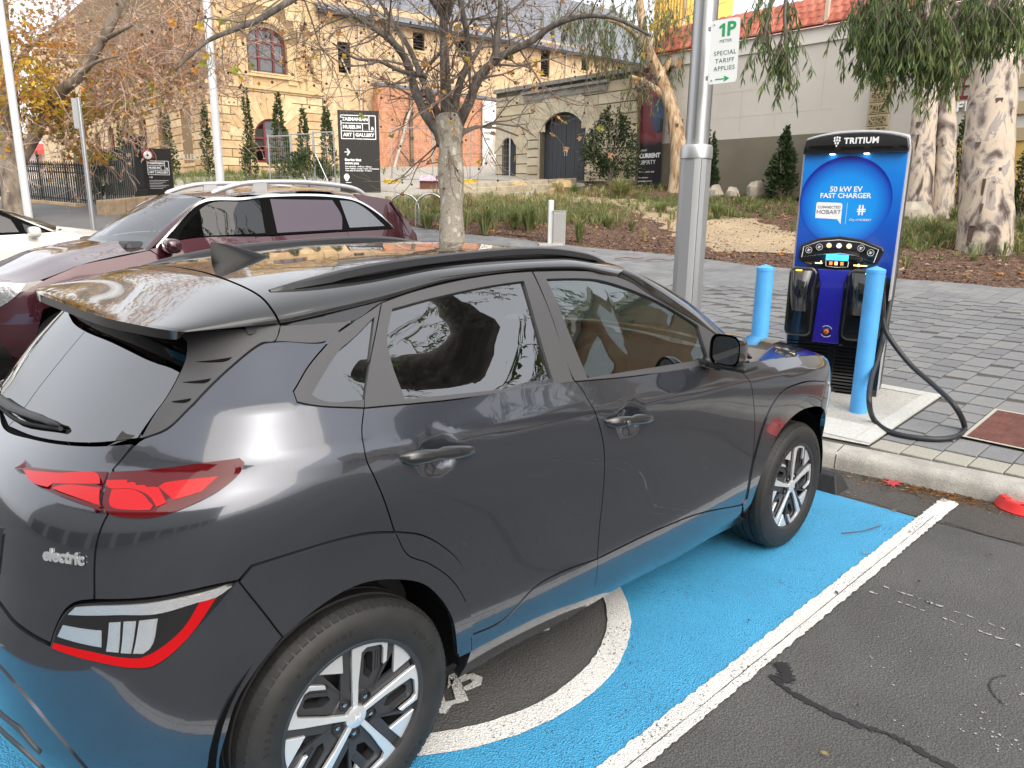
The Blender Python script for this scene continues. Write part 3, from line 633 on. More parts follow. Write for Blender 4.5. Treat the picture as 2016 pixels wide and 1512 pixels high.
Pn = {'quarter':((-0.2109,1.3728),(-0.2715,1.3692),(-0.3871,1.3187),(-0.4839,1.2488),(-0.5315,1.1951),(-0.595,1.1647),(-0.6138,1.1376),(-0.6249,1.1034),(-0.5442,1.0292),(-0.5469,0.9577),(-0.5378,0.8378),(-0.4308,0.8406),(-0.3086,0.8505),(-0.2691,0.8503),(-0.2451,0.8817),(-0.1826,0.8877),(-0.0714,0.8919),(0.0398,0.882),(0.1319,0.8558),(0.0896,0.9706),(0.0632,1.0356),(0.0374,1.094),(0.0453,1.1425),(0.0879,1.1992),(-0.1246,1.231),(-0.1709,1.2415),(-0.1746,1.2637),(-0.0932,1.3089),(0.1046,1.3761),(0.0844,1.3672)),'satin':((-0.1715,1.4092),(0.1786,1.4043),(0.1046,1.3761),(0.0844,1.3672),(-0.2135,1.3717),(-0.1828,1.3968)),'rear_door':((0.0879,1.1992),(0.4037,1.1685),(0.939,1.1382),(0.9461,1.1323),(0.9717,1.0499),(1.0306,0.8992),(1.0611,0.6915),(1.0542,0.5583),(1.0506,0.4509),(0.8298,0.4683),(0.7183,0.4588),(0.5705,0.3896),(0.435,0.3937),(0.4184,0.4683),(0.4031,0.5512),(0.406,0.6025),(0.381,0.6653),(0.3182,0.7399),(0.2233,0.816),(0.1319,0.8558),(0.0896,0.9706),(0.0632,1.0356),(0.0374,1.094),(0.0453,1.1425)),'rear_door_arch':((0.1319,0.8558),(0.2233,0.816),(0.3182,0.7399),(0.381,0.6653),(0.406,0.6025),(0.4031,0.5512),(0.4184,0.4683),(0.435,0.3937),(0.427,0.4314),(0.4037,0.5245),(0.346,0.6252),(0.2545,0.7161),(0.1756,0.773)),'rear_door_low':((0.435,0.3937),(0.5705,0.3896),(0.7183,0.4588),(0.8298,0.4683),(1.0506,0.4509),(1.056,0.3303),(0.6843,0.3282),(0.4424,0.3305)),'arch_r':((-0.2691,0.8503),(-0.2451,0.8817),(-0.1826,0.8877),(-0.0714,0.8919),(0.0398,0.882),(0.1319,0.8558),(0.1756,0.773),(0.2545,0.7161),(0.346,0.6252),(0.4037,0.5245),(0.427,0.4314),(0.4424,0.3305),(0.3825,0.3342),(0.3696,0.3991),(0.3496,0.4866),(0.3038,0.5751),(0.2281,0.6601),(0.1199,0.7139),(0.0467,0.7344),(-0.0207,0.7339),(-0.1011,0.7083),(-0.1684,0.6661)),'front_door':((0.939,1.1382),(1.3039,1.1057),(1.7759,1.0852),(1.9912,1.0428),(2.0514,0.9606),(2.0854,0.8756),(2.1422,0.6941),(2.1609,0.3834),(2.1307,0.3569),(1.7272,0.4313),(1.4288,0.45),(1.0506,0.4509),(1.0542,0.5583),(1.0611,0.6915),(1.0306,0.8992),(0.9717,1.0499),(0.9461,1.1323)),'front_door_low':((1.0506,0.4509),(1.4288,0.45),(1.7272,0.4313),(2.1307,0.3569),(2.1571,0.2861),(1.6381,0.3068),(1.056,0.3303)),'frame_q':((0.0879,1.1992),(-0.1246,1.231),(-0.1709,1.2415),(-0.1746,1.2637),(-0.0932,1.3089),(0.1046,1.3761),(0.287,1.4418)),'glass_q':((0.2434,1.4071),(0.1093,1.2154),(-0.094,1.2406),(-0.1104,1.2518),(0.0047,1.3052),(0.1367,1.3552)),'frame_r':((0.0879,1.1992),(0.4037,1.1685),(0.939,1.1382),(0.9303,1.146),(0.9347,1.3452),(0.925,1.5001),(0.773,1.4992),(0.5789,1.4871),(0.4017,1.4642),(0.287,1.4418)),'glass_r':((0.3118,1.4237),(0.4858,1.4462),(0.7134,1.4657),(0.8657,1.4716),(0.8493,1.348),(0.8314,1.1493),(0.6241,1.1636),(0.2281,1.1959),(0.2462,1.3347)),'trim_r':((0.2481,1.3318),(0.2256,1.1976),(0.1393,1.2092)),'frame_f':((0.939,1.1382),(1.3039,1.1057),(1.7759,1.0852),(1.9592,1.1093),(1.9132,1.1904),(1.8036,1.2533),(1.6804,1.3131),(1.5491,1.3805),(1.4511,1.437),(1.3025,1.4768),(1.1726,1.4895),(0.9299,1.4999),(0.9347,1.3452),(0.9354,1.1452)),'glass_f':((0.9783,1.472),(1.1529,1.4638),(1.2772,1.4507),(1.4308,1.4096),(1.6046,1.343),(1.7421,1.2733),(1.8105,1.2341),(1.7983,1.1025),(1.4336,1.1188),(1.0051,1.14)),'sail':((1.8181,1.2334),(1.9138,1.1672),(1.943,1.1176),(1.815,1.1024)),'hatch_pillar':((-0.1715,1.4092),(-0.1828,1.3968),(-0.2109,1.3728),(-0.2715,1.3692),(-0.3871,1.3187),(-0.4839,1.2488),(-0.5315,1.1951),(-0.5932,1.167),(-0.5779,1.2326),(-0.5484,1.2905),(-0.5354,1.338),(-0.5451,1.3678),(-0.6035,1.397)),'slits':(((-0.4943,1.3301),(-0.4332,1.3355),(-0.3791,1.3408),(-0.3871,1.3356),(-0.4404,1.3301)),((-0.5249,1.2877),(-0.4806,1.2923),(-0.4408,1.2971),(-0.4476,1.2909),(-0.4871,1.2871)),((-0.5469,1.2489),(-0.5168,1.2534),(-0.4912,1.2573),(-0.4961,1.2523),(-0.523,1.2483))),'glass_back':((-0.6015,1.3937),(-0.5451,1.3678),(-0.5354,1.338),(-0.5484,1.2905),(-0.5779,1.2326),(-0.601,1.1682),(-0.7388,1.1389),(-0.9602,1.1079),(-1.1566,1.092),(-1.1566,1.4)),'tailgate':((-1.1566,1.088),(-0.954,1.1057),(-0.735,1.1352),(-0.6093,1.159),(-0.6164,1.1372),(-0.6249,1.1034),(-0.5442,1.0292),(-0.5469,0.9577),(-0.5378,0.8378),(-0.5744,0.8281),(-0.5947,0.8083),(-0.6155,0.7514),(-0.6192,0.7231),(-0.6636,0.7324),(-0.729,0.7485),(-0.7848,0.7706),(-1.1566,0.79)),'bumper':((-1.1566,0.775),(-0.7838,0.7659),(-0.728,0.7438),(-0.6626,0.728),(-0.6185,0.7198),(-0.6152,0.749),(-0.5944,0.8048),(-0.5741,0.8246),(-0.5375,0.8342),(-0.4306,0.8369),(-0.3084,0.8466),(-0.2691,0.8503),(-0.1684,0.6661),(-0.2222,0.6),(-0.2655,0.5268),(-0.292,0.4367),(-0.3153,0.3559),(-0.325,0.27),(-0.45,0.26),(-0.7,0.29),(-0.9,0.32),(-1.1566,0.33)),'light_out':((-0.6251,1.0982),(-0.5333,1.1128),(-0.4242,1.1305),(-0.3343,1.1383),(-0.3178,1.1267),(-0.32,1.1061),(-0.3478,1.0676),(-0.3952,1.0393),(-0.4435,1.0233),(-0.4789,1.0207),(-0.5426,1.0283),(-0.5932,1.0649)),'light_in':((-0.8931,1.0647),(-0.7362,1.0836),(-0.6276,1.0979),(-0.5954,1.0647),(-0.5457,1.0281),(-0.6047,1.038),(-0.7078,1.0464),(-0.7741,1.0493),(-0.827,1.0549)),'lo1':((-0.6032,1.08),(-0.5597,1.0849),(-0.5145,1.086),(-0.4878,1.0806),(-0.4611,1.0656),(-0.436,1.0504),(-0.4494,1.0432),(-0.4725,1.0567),(-0.4981,1.0658),(-0.5338,1.0713),(-0.5847,1.0692)),'lo2':((-0.5715,1.0668),(-0.5328,1.0705),(-0.4983,1.0632),(-0.458,1.0452),(-0.4586,1.0385),(-0.4965,1.0372),(-0.5422,1.0418)),'lo3':((-0.4888,1.0815),(-0.4591,1.0887),(-0.3684,1.0993),(-0.383,1.0686),(-0.4257,1.0546)),'li1':((-0.842,1.0604),(-0.7361,1.0743),(-0.6388,1.0877),(-0.6093,1.073),(-0.7163,1.0585),(-0.7191,1.0518),(-0.7703,1.0509)),'li2':((-0.7052,1.0523),(-0.6992,1.0567),(-0.6012,1.0676),(-0.5639,1.0412),(-0.6215,1.0472)),'lamp':((-0.5375,0.8342),(-0.4308,0.8406),(-0.3086,0.8505),(-0.2691,0.8503),(-0.309,0.7954),(-0.3506,0.7389),(-0.3895,0.6865),(-0.4175,0.6685),(-0.4414,0.67),(-0.5096,0.6907),(-0.6126,0.7151),(-0.6116,0.7485),(-0.594,0.8),(-0.5741,0.8246)),'lamp_sheen':((-0.5674,0.8218),(-0.5369,0.8271),(-0.4303,0.832),(-0.313,0.8426),(-0.2828,0.845),(-0.3121,0.8245),(-0.3451,0.8199),(-0.4179,0.8048),(-0.4823,0.8078),(-0.5819,0.8019)),'lamp_red':((-0.312,0.8219),(-0.3414,0.8203),(-0.37,0.7588),(-0.4196,0.7082),(-0.4382,0.7002),(-0.4636,0.703),(-0.5317,0.7195),(-0.6066,0.7303),(-0.6084,0.7171),(-0.5103,0.6955),(-0.4419,0.6776),(-0.4162,0.6771),(-0.3905,0.6953),(-0.3527,0.7445)),'lamp_clear':((-0.5916,0.7751),(-0.5148,0.7692),(-0.5111,0.7295),(-0.6008,0.7458)),'lamp_bars':(((-0.5019,0.7887),(-0.4812,0.7896),(-0.4785,0.717),(-0.5012,0.7201)),((-0.4757,0.7906),(-0.4535,0.7904),(-0.4561,0.713),(-0.4746,0.7156)),((-0.4481,0.7911),(-0.4154,0.7921),(-0.4247,0.7198),(-0.4342,0.7104),(-0.4524,0.7126))),'sill':((0.4424,0.3305),(0.6843,0.3282),(1.056,0.3303),(1.6381,0.3068),(2.1571,0.2861),(2.3208,0.1976),(1.9804,0.2257),(1.721,0.2084),(1.2765,0.226),(0.9839,0.2016),(0.68,0.2164),(0.4357,0.201)),'fender':((1.9912,1.0428),(2.0514,0.9606),(2.0854,0.8756),(2.1422,0.6941),(2.1609,0.3834),(2.1572,0.5312),(2.1746,0.6317),(2.1953,0.718),(2.2445,0.816),(2.3381,0.8818),(2.5003,0.8987),(2.6856,0.8799),(2.93,0.8),(3.02,0.72),(3.16,0.74),(3.12,0.9),(3,0.955),(2.7,1.005),(2.3,1.035),(2.06,1.05)),'arch_front':((2.1307,0.3569),(2.1609,0.3834),(2.1572,0.5312),(2.1746,0.6317),(2.1953,0.718),(2.2445,0.816),(2.3381,0.8818),(2.5003,0.8987),(2.6856,0.8799),(2.93,0.8),(3.02,0.72),(3.09,0.6),(3.12,0.48),(3.03,0.44),(2.995,0.56),(2.93,0.63),(2.82,0.7),(2.69,0.74),(2.514,0.745),(2.37,0.678),(2.291,0.569),(2.234,0.428),(2.21,0.3),(2.17,0.3)),'front_bumper':((3.17,0.74),(3.1,0.6),(3.13,0.48),(3.14,0.26),(3.5,0.24),(3.99,0.26),(3.99,0.8),(3.6,0.8),(3.3,0.87),(3.16,0.9)),'headlight':((3.17,0.82),(3.25,0.86),(3.5,0.81),(3.6,0.76),(3.3,0.74)),'roof':((-0.035,-1),(0.2,-1),(0.5,-1),(0.8,-1),(1.1,-1),(1.3,-1),(1.5,-1),(1.5,-0.72),(1.57,-0.3),(1.58,0),(1.57,0.3),(1.5,0.72),(1.5,1),(1.3,1),(1.1,1),(0.8,1),(0.5,1),(0.2,1),(-0.035,1),(-0.042,0.76),(-0.037,0.574),(-0.036,0.358),(-0.024,0.065),(-0.024,-0.065),(-0.036,-0.358),(-0.037,-0.574),(-0.042,-0.76)),'spoiler':((-0.035,-1),(-0.042,-0.76),(-0.037,-0.574),(-0.036,-0.358),(-0.024,-0.065),(-0.024,0.065),(-0.036,0.358),(-0.037,0.574),(-0.042,0.76),(-0.035,1),(-0.16,1),(-0.27,0.98),(-0.295,0.86),(-0.335,0.671),(-0.362,0.5),(-0.383,0.345),(-0.389,0),(-0.383,-0.345),(-0.362,-0.5),(-0.335,-0.671),(-0.295,-0.86),(-0.27,-0.98),(-0.16,-1)),'diffuser':((-1.1566,0.6),(-0.7534,0.6289),(-0.665,0.575),(-0.608,0.4994),(-0.5732,0.4307),(-0.56,0.36),(-0.6,0.275),(-0.75,0.295),(-0.95,0.315),(-1.1566,0.32)),'gutter':((-0.175,1.41),(0.179,1.406),(0.287,1.444),(0.402,1.466),(0.579,1.489),(0.773,1.501),(0.925,1.502),(1.173,1.492),(1.303,1.479),(1.451,1.439),(1.45,1.47),(1.3,1.51),(1.17,1.53),(0.9,1.54),(0.57,1.53),(0.29,1.49),(0.1,1.46),(-0.16,1.45)),'fins':(((-0.8,0.5),(-0.7,0.485),(-0.655,0.43),(-0.66,0.42),(-0.71,0.47),(-0.8,0.487)),((-0.8,0.43),(-0.72,0.41),(-0.68,0.36),(-0.685,0.35),(-0.73,0.395),(-0.8,0.416))),'seam_strip':((-0.2701,0.8503),(-0.2681,0.8511),(-0.1674,0.6669),(-0.1694,0.6661)),'plate_recess':((-0.83,0.967),(-0.765,0.953),(-0.724,0.925),(-0.722,0.899),(-0.735,0.812),(-1.5783,0.812),(-1.5913,0.899),(-1.5893,0.925),(-1.5483,0.953),(-1.4833,0.967)),'number_plate':((-0.8,0.945),(-0.8,0.835),(-1.5133,0.835),(-1.5133,0.945)),'shell':(((-0.62,0.98),(-0.55,0.86),(-0.28,0.86),(-0.2,0.72),(-0.09,0.75),(0,0.765),(0.08,0.75),(0.2,0.7),(0.3,0.62),(0.37,0.5),(0.4,0.36),(0.44,0.22),(2.18,0.22),(2.22,0.42),(2.28,0.58),(2.37,0.69),(2.5,0.76),(2.7,0.76),(2.86,0.69),(2.97,0.62),(3.02,0.5),(3.04,0.26),(3.9,0.28),(3.9,0.78),(3.3,0.85),(2.7,0.97),(2.2,1.02),(1.77,1.05),(0.93,1.1),(0.4,1.13),(0.08,1.16),(-0.17,1.2),(-0.14,1.36),(-0.25,1.36),(-0.45,1.26),(-0.58,1.15)),),'shell_back':((-0.6,1.13),(-0.55,0.98),(-0.5,0.84),(-0.33,0.8),(-0.33,0.3),(-0.8,0.34),(-1.5133,0.34),(-1.9833,0.3),(-1.9833,0.8),(-1.8133,0.84),(-1.7633,0.98),(-1.7133,1.13)),'rail':((0,-0.515,1.49),(0.1,-0.525,1.513),(0.27,-0.53,1.542),(0.46,-0.532,1.56),(0.68,-0.532,1.572),(0.92,-0.532,1.579),(1.107,-0.532,1.574),(1.256,-0.535,1.556),(1.342,-0.54,1.537),(1.41,-0.545,1.512))}
Pn={k:([list(map(tuple,q)) for q in v] if isinstance(v[0][0],tuple) else list(v)) for k,v in Pn.items()}
Pn['gut']=_interp(((1.17,1.492),(1.303,1.477),(1.451,1.437),(1.549,1.381),(1.68,1.313),(1.804,1.253),(1.913,1.19),(2.16,1.06)))
Pn['crest']=_interp(((2,1.052),(2.3,1.035),(2.7,1.005),(3,0.955),(3.3,0.88),(3.6,0.8)))
Pn['gl_top']=lambda t:((AC+(-.605-AC)*(1-abs(t)/.86)) if False else (-.605+(AC+.605)*(1-abs(t)/.86) if t<=0 else 2*AC-(-.605+(AC+.605)*(1-abs(t)/.86)),1.397))
car = thing('electric_hatchback', 'dark grey electric hatchback with black roof parked on the blue bay', 'car')
for nm in ('quarter', 'rear_door', 'front_door'):
    panel({'quarter': 'quarter_panel'}.get(nm, nm), Pn[nm], PAINT, car)
for nm, out, base in (('rear_door_arch', .006, 'door_cladding'), ('rear_door_low', .005, 'door_cladding'), ('front_door_low', .005, 'door_cladding'), ('arch_r', .007, 'wheel_arch_cladding')):
    panel(base, Pn[nm], PAINT, car, off=out, gap=.0012 if base == 'door_cladding' else .002, thick=.02)
panel('side_sill', Pn['sill'], PAINT, car, off=.002, thick=.03)
panel('front_wing', Pn['fender'], PAINT, car)
panel('wheel_arch_cladding', Pn['arch_front'], PAINT, car, off=.008, thick=.025)
panel('front_bumper', Pn['front_bumper'], PAINT, car, both=True)
panel('headlight', Pn['headlight'], CLEARL, car, off=.004)
panel('pillar_trim', Pn['satin'], SATIN, car)
for k in ('q', 'r', 'f'):
    panel('window_frame', Pn['frame_'+k], SATIN, car, off=.001, hole=Pn['glass_'+k], thick=.014, gap=.0016)
    panel('side_window', Pn['glass_'+k], GLASSF if k == 'f' else GLASSD, car, off=-.009, gap=-.006, thick=.004, roll=0)
panel('window_trim', Pn['trim_r'], SATIN, car, off=-.004, gap=0)
panel('mirror_sail', Pn['sail'], PLAST, car, off=-.003, gap=0)
hp = panel('hatch_pillar', Pn['hatch_pillar'], SATIN, car, off=.003)
for s_ in Pn['slits']:
    for o_, h_ in zip(panel('vent_slit', s_, MATTE, hp[0], off=.0045, gap=0, edge=.001, thick=.003, res=.02, roll=0), hp):
        o_.parent = h_
tg = panel('tailgate', mirror_loop(Pn['tailgate']), PAINT, car, both=False)[0]
gb = panel('rear_window', mirror_loop(Pn['glass_back']), GLASSD, car, off=.0015, both=False, thick=.005)[0]
bp_ = panel('rear_bumper', mirror_loop(Pn['bumper']), PAINT, car, off=.003, both=False, thick=.02)[0]
panel('bumper_diffuser', mirror_loop(Pn['diffuser']), PAINT, bp_, off=.008, both=False, thick=.012, gap=0)
panel('diffuser_fin', Pn['fins'][0], SATIN, bp_, off=.013, gap=0, thick=.012)
panel('diffuser_fin', Pn['fins'][1], SATIN, bp_, off=.013, gap=0, thick=.012)
panel('bumper_seam', Pn['seam_strip'], MATTE, bp_, off=.0048, gap=0, edge=.0008, thick=.002, roll=0)
lo = panel('tail_light', Pn['light_out'], REDD, car, off=.010, thick=.022, roll=.006, edge=.008)
li = panel('tail_light', Pn['light_in'], REDD, car, off=.010, thick=.022, roll=.006, edge=.008)
for k, h_ in (('lo1', lo), ('lo2', lo), ('lo3', lo), ('li1', li), ('li2', li)):
    for o_, q_ in zip(panel('light_element', Pn[k], REDB, h_[0], off=.0108, gap=0, edge=.002, thick=.001, roll=0, res=.02), h_): o_.parent = q_
lm = panel('lower_lamp', Pn['lamp'], BLACKG, car, off=.007, thick=.02, roll=.004)
for k, mm, nm, of in (('lamp_sheen', CLEARL, 'lamp_sky_sheen', .0125), ('lamp_red', REDB, 'reflector_strip', .0095), ('lamp_clear', CLEARL, 'reversing_lamp', .0095)):  # silver top band paints the bright sky reflection on the glossy lamp lens
    for o_, q_ in zip(panel(nm, Pn[k], mm, lm[0], off=of, gap=0, edge=.003, thick=.006, roll=.002, res=.02), lm): o_.parent = q_
for b_ in Pn['lamp_bars']:
    for o_, q_ in zip(panel('indicator_bar', b_, CLEARL, lm[0], off=.0105, gap=0, edge=.004, thick=.006, roll=.003, res=.02), lm): o_.parent = q_
panel('plate_recess', Pn['plate_recess'], PAINT, tg, off=-.004, gap=0, both=False, thick=.004)
panel('number_plate', Pn['number_plate'], mat('plate_black', (.01, .01, .012), rough=.3), tg, off=.004, gap=0, both=False)
# roof, spoiler, gutter
panel('roof_gutter', Pn['gutter'], BLACKG, car, off=-.003, gap=0, thick=.004)
panel('roof', Pn['roof'], BLACKG, car, S=roof, SN=rnormal, res=.035, both=False, gap=.0025)
panel('roof_spoiler', Pn['spoiler'], BLACKG, car, S=roof, SN=rnormal, res=.03, both=False, gap=.0025, thick=.024, roll=.004, edge=.010)
mb = MB(); rows = []
for i in range(25):
    t = -.86+1.72*i/24; x = -.375+.09*(abs(t)/.86)**2.2; q = roof(x, t); g_ = body(*Pn['gl_top'](t))
    rows.append([(q[0]+.008, q[1]*.985, q[2]-.024), lerp(q, g_, .5)[:2]+(q[2]*.5+g_[2]*.5-.020,), (g_[0], g_[1]*.99, g_[2]+.004)])
mb.grid(rows).build('spoiler_underside', BLACKG, car, smooth=60)
mb = MB(); rows = []
for i in range(9):
    t = -.42+.84*i/8; x = -.372+.09*(abs(t)/.86)**2.2; q = roof(x, t)
    rows.append([(q[0]-.001, q[1], q[2]-.008), (q[0]-.004, q[1], q[2]-.013), (q[0]+.0, q[1], q[2]-.023), (q[0]+.02, q[1], q[2]-.027)])
mb.grid(rows).build('brake_light', REDB, car, smooth=60)
# A pillars and windscreen
def wsd(u, v):       # u down the screen, v across -1..1
    top = roof(1.47+.11*(1-v*v), v*.72); bot = (2.20+.20*(1-abs(v)**2.2), v*.70, 1.075+.015*(1-v*v))
    p = lerp(top, bot, u); k = 4*u*(1-u)*.045
    return (p[0]+k*.6, p[1], p[2]+k)
MB().grid([[wsd(i/14, -1+j/10) for j in range(21)] for i in range(15)]).build('windscreen', GLASSF, car, smooth=60)
for s_ in (-1, 1):
    mb = MB(); rows = []
    for i in range(21):
        u = i/20; a = 1.40+(2.16-1.40)*u; z = Pn['gut'](a); g_ = body(a, z, .002); e_ = wsd(u, -1)
        mdp = lerp(g_, e_, .5); n_ = bnormal(a, z)
        rows.append([(g_[0]-n_[0]*.02, s_*-1*(g_[1]-n_[1]*.02), g_[2]-n_[2]*.02), (g_[0], -s_*g_[1], g_[2]), (mdp[0]+n_[0]*.012, -s_*(mdp[1]+n_[1]*.010), mdp[2]+.016), (e_[0], -s_*e_[1], e_[2]+.006), (e_[0], -s_*e_[1]*.97, e_[2]-.02)])
    sub = [[tuple(p) for p in spline(r, 4)] for r in rows]
    mb.grid(sub).build('roof_pillar', BLACKG, car, smooth=70, weld=True)
    # roof rail
    pts = [(x, s_*y, z) for x, y, z in Pn['rail']]; sp = spline(pts, 4); n = len(sp)
    mb = MB(); rows = []
    for i, q in enumerate(sp):
        t = min(1, min(i, n-1-i)/5); wd = .010+.007*t; zb = roof(q.x, -.60)[2]-.004 if abs(q.x-.7) > .66 else roof(q.x, -.56)[2]-.003
        zt = q.z; h_ = max(.004, zt-zb)
        zl = zb if (i < 7 or i > n-6) else max(zb, zt-.026)
        rows.append([(q.x, q.y-s_*wd, zl), (q.x, q.y-s_*wd*.9, zt-.006), (q.x, q.y-s_*wd*.35, zt), (q.x, q.y+s_*wd*.4, zt-.001), (q.x, q.y+s_*wd, zt-.010), (q.x, q.y+s_*wd*1.1, zl), (q.x, q.y-s_*wd, zl)])
    rl = mb.grid(rows).build('roof_rail', mat('rail_satin_black', (.035, .036, .04), rough=.28, metal=.3), car, smooth=40)
    mb = MB(); rows = []      # the black web under the rail
    for i, q in enumerate(sp):
        zb = roof(q.x, -.60)[2]-.01; rows.append([(q.x, q.y+s_*.004, zb), (q.x, q.y+s_*.004, q.z-.014)])
    mb.grid(rows).build('rail_web', mat('rail_web', (.045, .045, .048), rough=.5), rl)
# shark fin aerial
mb = MB(); rows = []
for i in range(13):
    u = i/12; x = .055+.205*u; zb = roof(x, 0)[2]-.002; wd = .034*math.sin(pi*min(1, .16+.84*(1-u)**.8))**.7*(1-u)**.35+.001
    h_ = .072*(1-u**1.15)*(1 if u > .02 else .93)+.002; xs = -.012*(1-u)
    rows.append([(x+xs*math.sin(t_*pi/2*.0), wd*math.cos(a_)*(abs(math.cos(a_))**.2), zb+h_*(abs(math.sin(a_))**1.9)) for t_, a_ in [(0, pi*k/14) for k in range(15)]])
mb.grid(rows); mb.face(rows[0]); mb.build('shark_fin_aerial', mat('fin_black', (.006, .006, .007), rough=.22, spec=.32), car, smooth=50)
# bonnet: spans the wings
def bonnet(u, v):
    a = 2.1+(1.14)*u; z = Pn['crest'](a); g_ = body(a, z); y = g_[1]*v; zc = z+.052*(1-abs(v)**2.5)*(1-.45*u); xb = g_[0]+(.10+.10*u)*(1-v*v)
    return (xb, y, zc)
MB().grid([[bonnet(i/16, -1+j/10) for j in range(21)] for i in range(17)]).build('bonnet', PAINT, car, smooth=60)
# inner shell: stops the eye behind the seams
def shell(loop, off, both=True):
    panel('inner_shell', loop, MATTE, car, off=off, res=.06, gap=.004, thick=.005, both=both, roll=0)
for l_ in Pn['shell']: shell(l_, -.022)
shell(Pn['shell_back'], -.02, False)
mb = MB(); mb.box(-.62, 3.2, -.70, .70, .19, .24); mb.build('underbody', MATTE, car)
for s_ in (-1, 1):
    for x in (0, 2.6):
        M_ = T(x, s_*.66, .345) @ Matrix.Rotation(pi/2, 4, 'X')
        MB().lathe([(.0, s_*.14), (.385, s_*.14), (.385, -s_*.20)], 28, M_, a0=-.1, a1=pi+.1).build('wheel_housing', MATTE, car)
# ---- cabin
cabin = []
mb = MB(); mb.box(-.3, 2.2, -.74, .74, .24, .42); mb.build('cabin_floor', MATTE, car)
for sx, sy in ((1.15, -.36), (1.15, .36), (.28, -.36), (.28, .36)):
    mb = MB(); M_ = T(sx, sy, .55)
    mb.box(-.05, .46, -.25, .25, -.12, .06, M_)
    mb.box(-.24, -.06, -.245, .245, .0, .66, M_ @ T(-.02, 0, 0) @ Matrix.Rotation(-.22, 4, 'Y'))
    mb.box(-.34, -.22, -.14, .14, .68, .87, M_)
    mb.build('car_seat', SEAT, car, bevel=.035, seg=2, smooth=50)
mb = MB(); mb.box(1.72, 2.26, -.74, .74, .70, 1.06); mb.build('dashboard', PLAST, car, bevel=.05, smooth=50)
mb = MB(); mb.lathe([(.185+.015*math.cos(a), .015*math.sin(a)) for a in [2*pi*i/8 for i in range(9)]], 28); mb.box(-.17, .17, -.02, .02, -.01, .01); mb.box(-.05, .05, -.05, .05, -.02, .02)
mb.build('steering_wheel', PLAST, car, loc=(1.60, -.36, .98), rot=(0, -1.1, 0), smooth=50)
MB().grid([[tuple(Vector(roof(-.12+1.6*i/10, -.93+1.86*j/10))-Vector((0, 0, .03))) for j in range(11)] for i in range(11)]).build('headlining', mat('dark_headlining', (.03, .03, .032), rough=.9), car)
# ---- handles
for (x0, z0), (x1, z1) in (((.150, 1.062), (.420, 1.030)), ((1.030, .988), (1.298, .957))):
    for s_ in (-1, 1):
        mb = MB(); rows = []
        for i in range(13):
            u = i/12; x = x0+(x1-x0)*u; z = z0+(z1-z0)*u+.006*math.sin(pi*u)
            y = -(width(x, z+.06)+width(x, z-.06))*.5-.012-.026*math.sin(pi*u)**.5; h_ = .021*(.55+.45*math.sin(pi*min(1, u*1.6+.18))) if u < .5 else .021*(.6+.4*math.sin(pi*u))
            if i in (0, 12): h_ *= .5; y += .012
            rows.append([(x, -s_*(y-.011*math.cos(a)), z+h_*math.sin(a)) for a in [2*pi*k/12 for k in range(13)]])
        mb.grid(rows); mb.face(rows[0][:-1]); mb.face(rows[-1][:-1])
        hd = mb.build('door_handle', mat('handle_paint', (.018, .019, .021), rough=.22, coat=.7, cior=1.5), car, smooth=60)
        if x0 > 1 and s_ < 0:
            y = -width(x0+.09, z0-.06)-.051; MB().lathe([(0, 0), (.009, 0), (.009, -.004)], 14, T(x0+.075, y, z0-.006) @ Matrix.Rotation(pi/2, 4, 'X')).build('key_barrel', CHROME, hd)
# ---- door mirrors
for s_ in (-1, 1):
    rows = []
    for i in range(11):
        u = i/10; x = 1.70+.13*u; sc_ = (1-(u)**3.2*.72) if u > .0 else 1
        rows.append([(x+.02*math.cos(a)*0, s_*(.945+.068*sc_*(abs(math.cos(a))**.55)*(1 if math.cos(a) > 0 else -1)), 1.168-.012*u+.066*sc_*(abs(math.sin(a))**.6)*(1 if math.sin(a) > 0 else -1)) for a in [2*pi*k/28 for k in range(29)]])
    mb = MB().grid(rows); mb.face(rows[-1][:-1]); mr = mb.build('door_mirror', BLACKG, car, smooth=60)
    MB().face([(1.708, s_*(.945+.058*(abs(math.cos(a))**.55)*(1 if math.cos(a) > 0 else -1)), 1.168+.056*(abs(math.sin(a))**.6)*(1 if math.sin(a) > 0 else -1)) for a in [2*pi*k/28 for k in range(28)]]).build('mirror_glass', mat('mirror_silver', (.30, .31, .33), rough=.01, metal=1), mr)
    MB().box(1.72, 1.82, min(s_*.80, s_*.93), max(s_*.80, s_*.93), 1.075, 1.115).build('mirror_stalk', BLACKG, mr, bevel=.012, smooth=50)
    MB().box(1.712, 1.82, min(s_*.87, s_*1.035), max(s_*.87, s_*1.035), 1.086, 1.108).build('mirror_base', PLAST, mr, bevel=.008, smooth=50)
# ---- rear wiper
wp = [body(-1.37, 1.118, .022), body(-1.15, 1.128, .026), body(-.95, 1.145, .026), body(-.855, 1.150, .018)]
wpo = MB().tube(spline(wp, 4), [.016]*5+[.014]*4+[.011]*3+[.005], 8, flat=.7).build('rear_wiper', PLAST, car, smooth=60)
MB().tube(spline([body(-1.40, 1.106, .012), body(-1.1, 1.113, .012), body(-.85, 1.146, .012)], 5), .006, 6).build('wiper_blade', RUBBER, wpo, smooth=60)
# ---- badge
q = body(-.612, .928); n_ = bnormal(-.612, .928); ta = Vector(body(-.60, .9285))-Vector(body(-.63, .9275))
up = Vector(n_).cross(ta.normalized())
text('electric_badge', 'electric', .040, frame(Vector(q)+Vector(n_)*.0012, ta, up), mat('badge_silver', (.55, .56, .58), rough=.3, metal=.6), tg, depth=.0018, bold=.0014, spacing=.98)
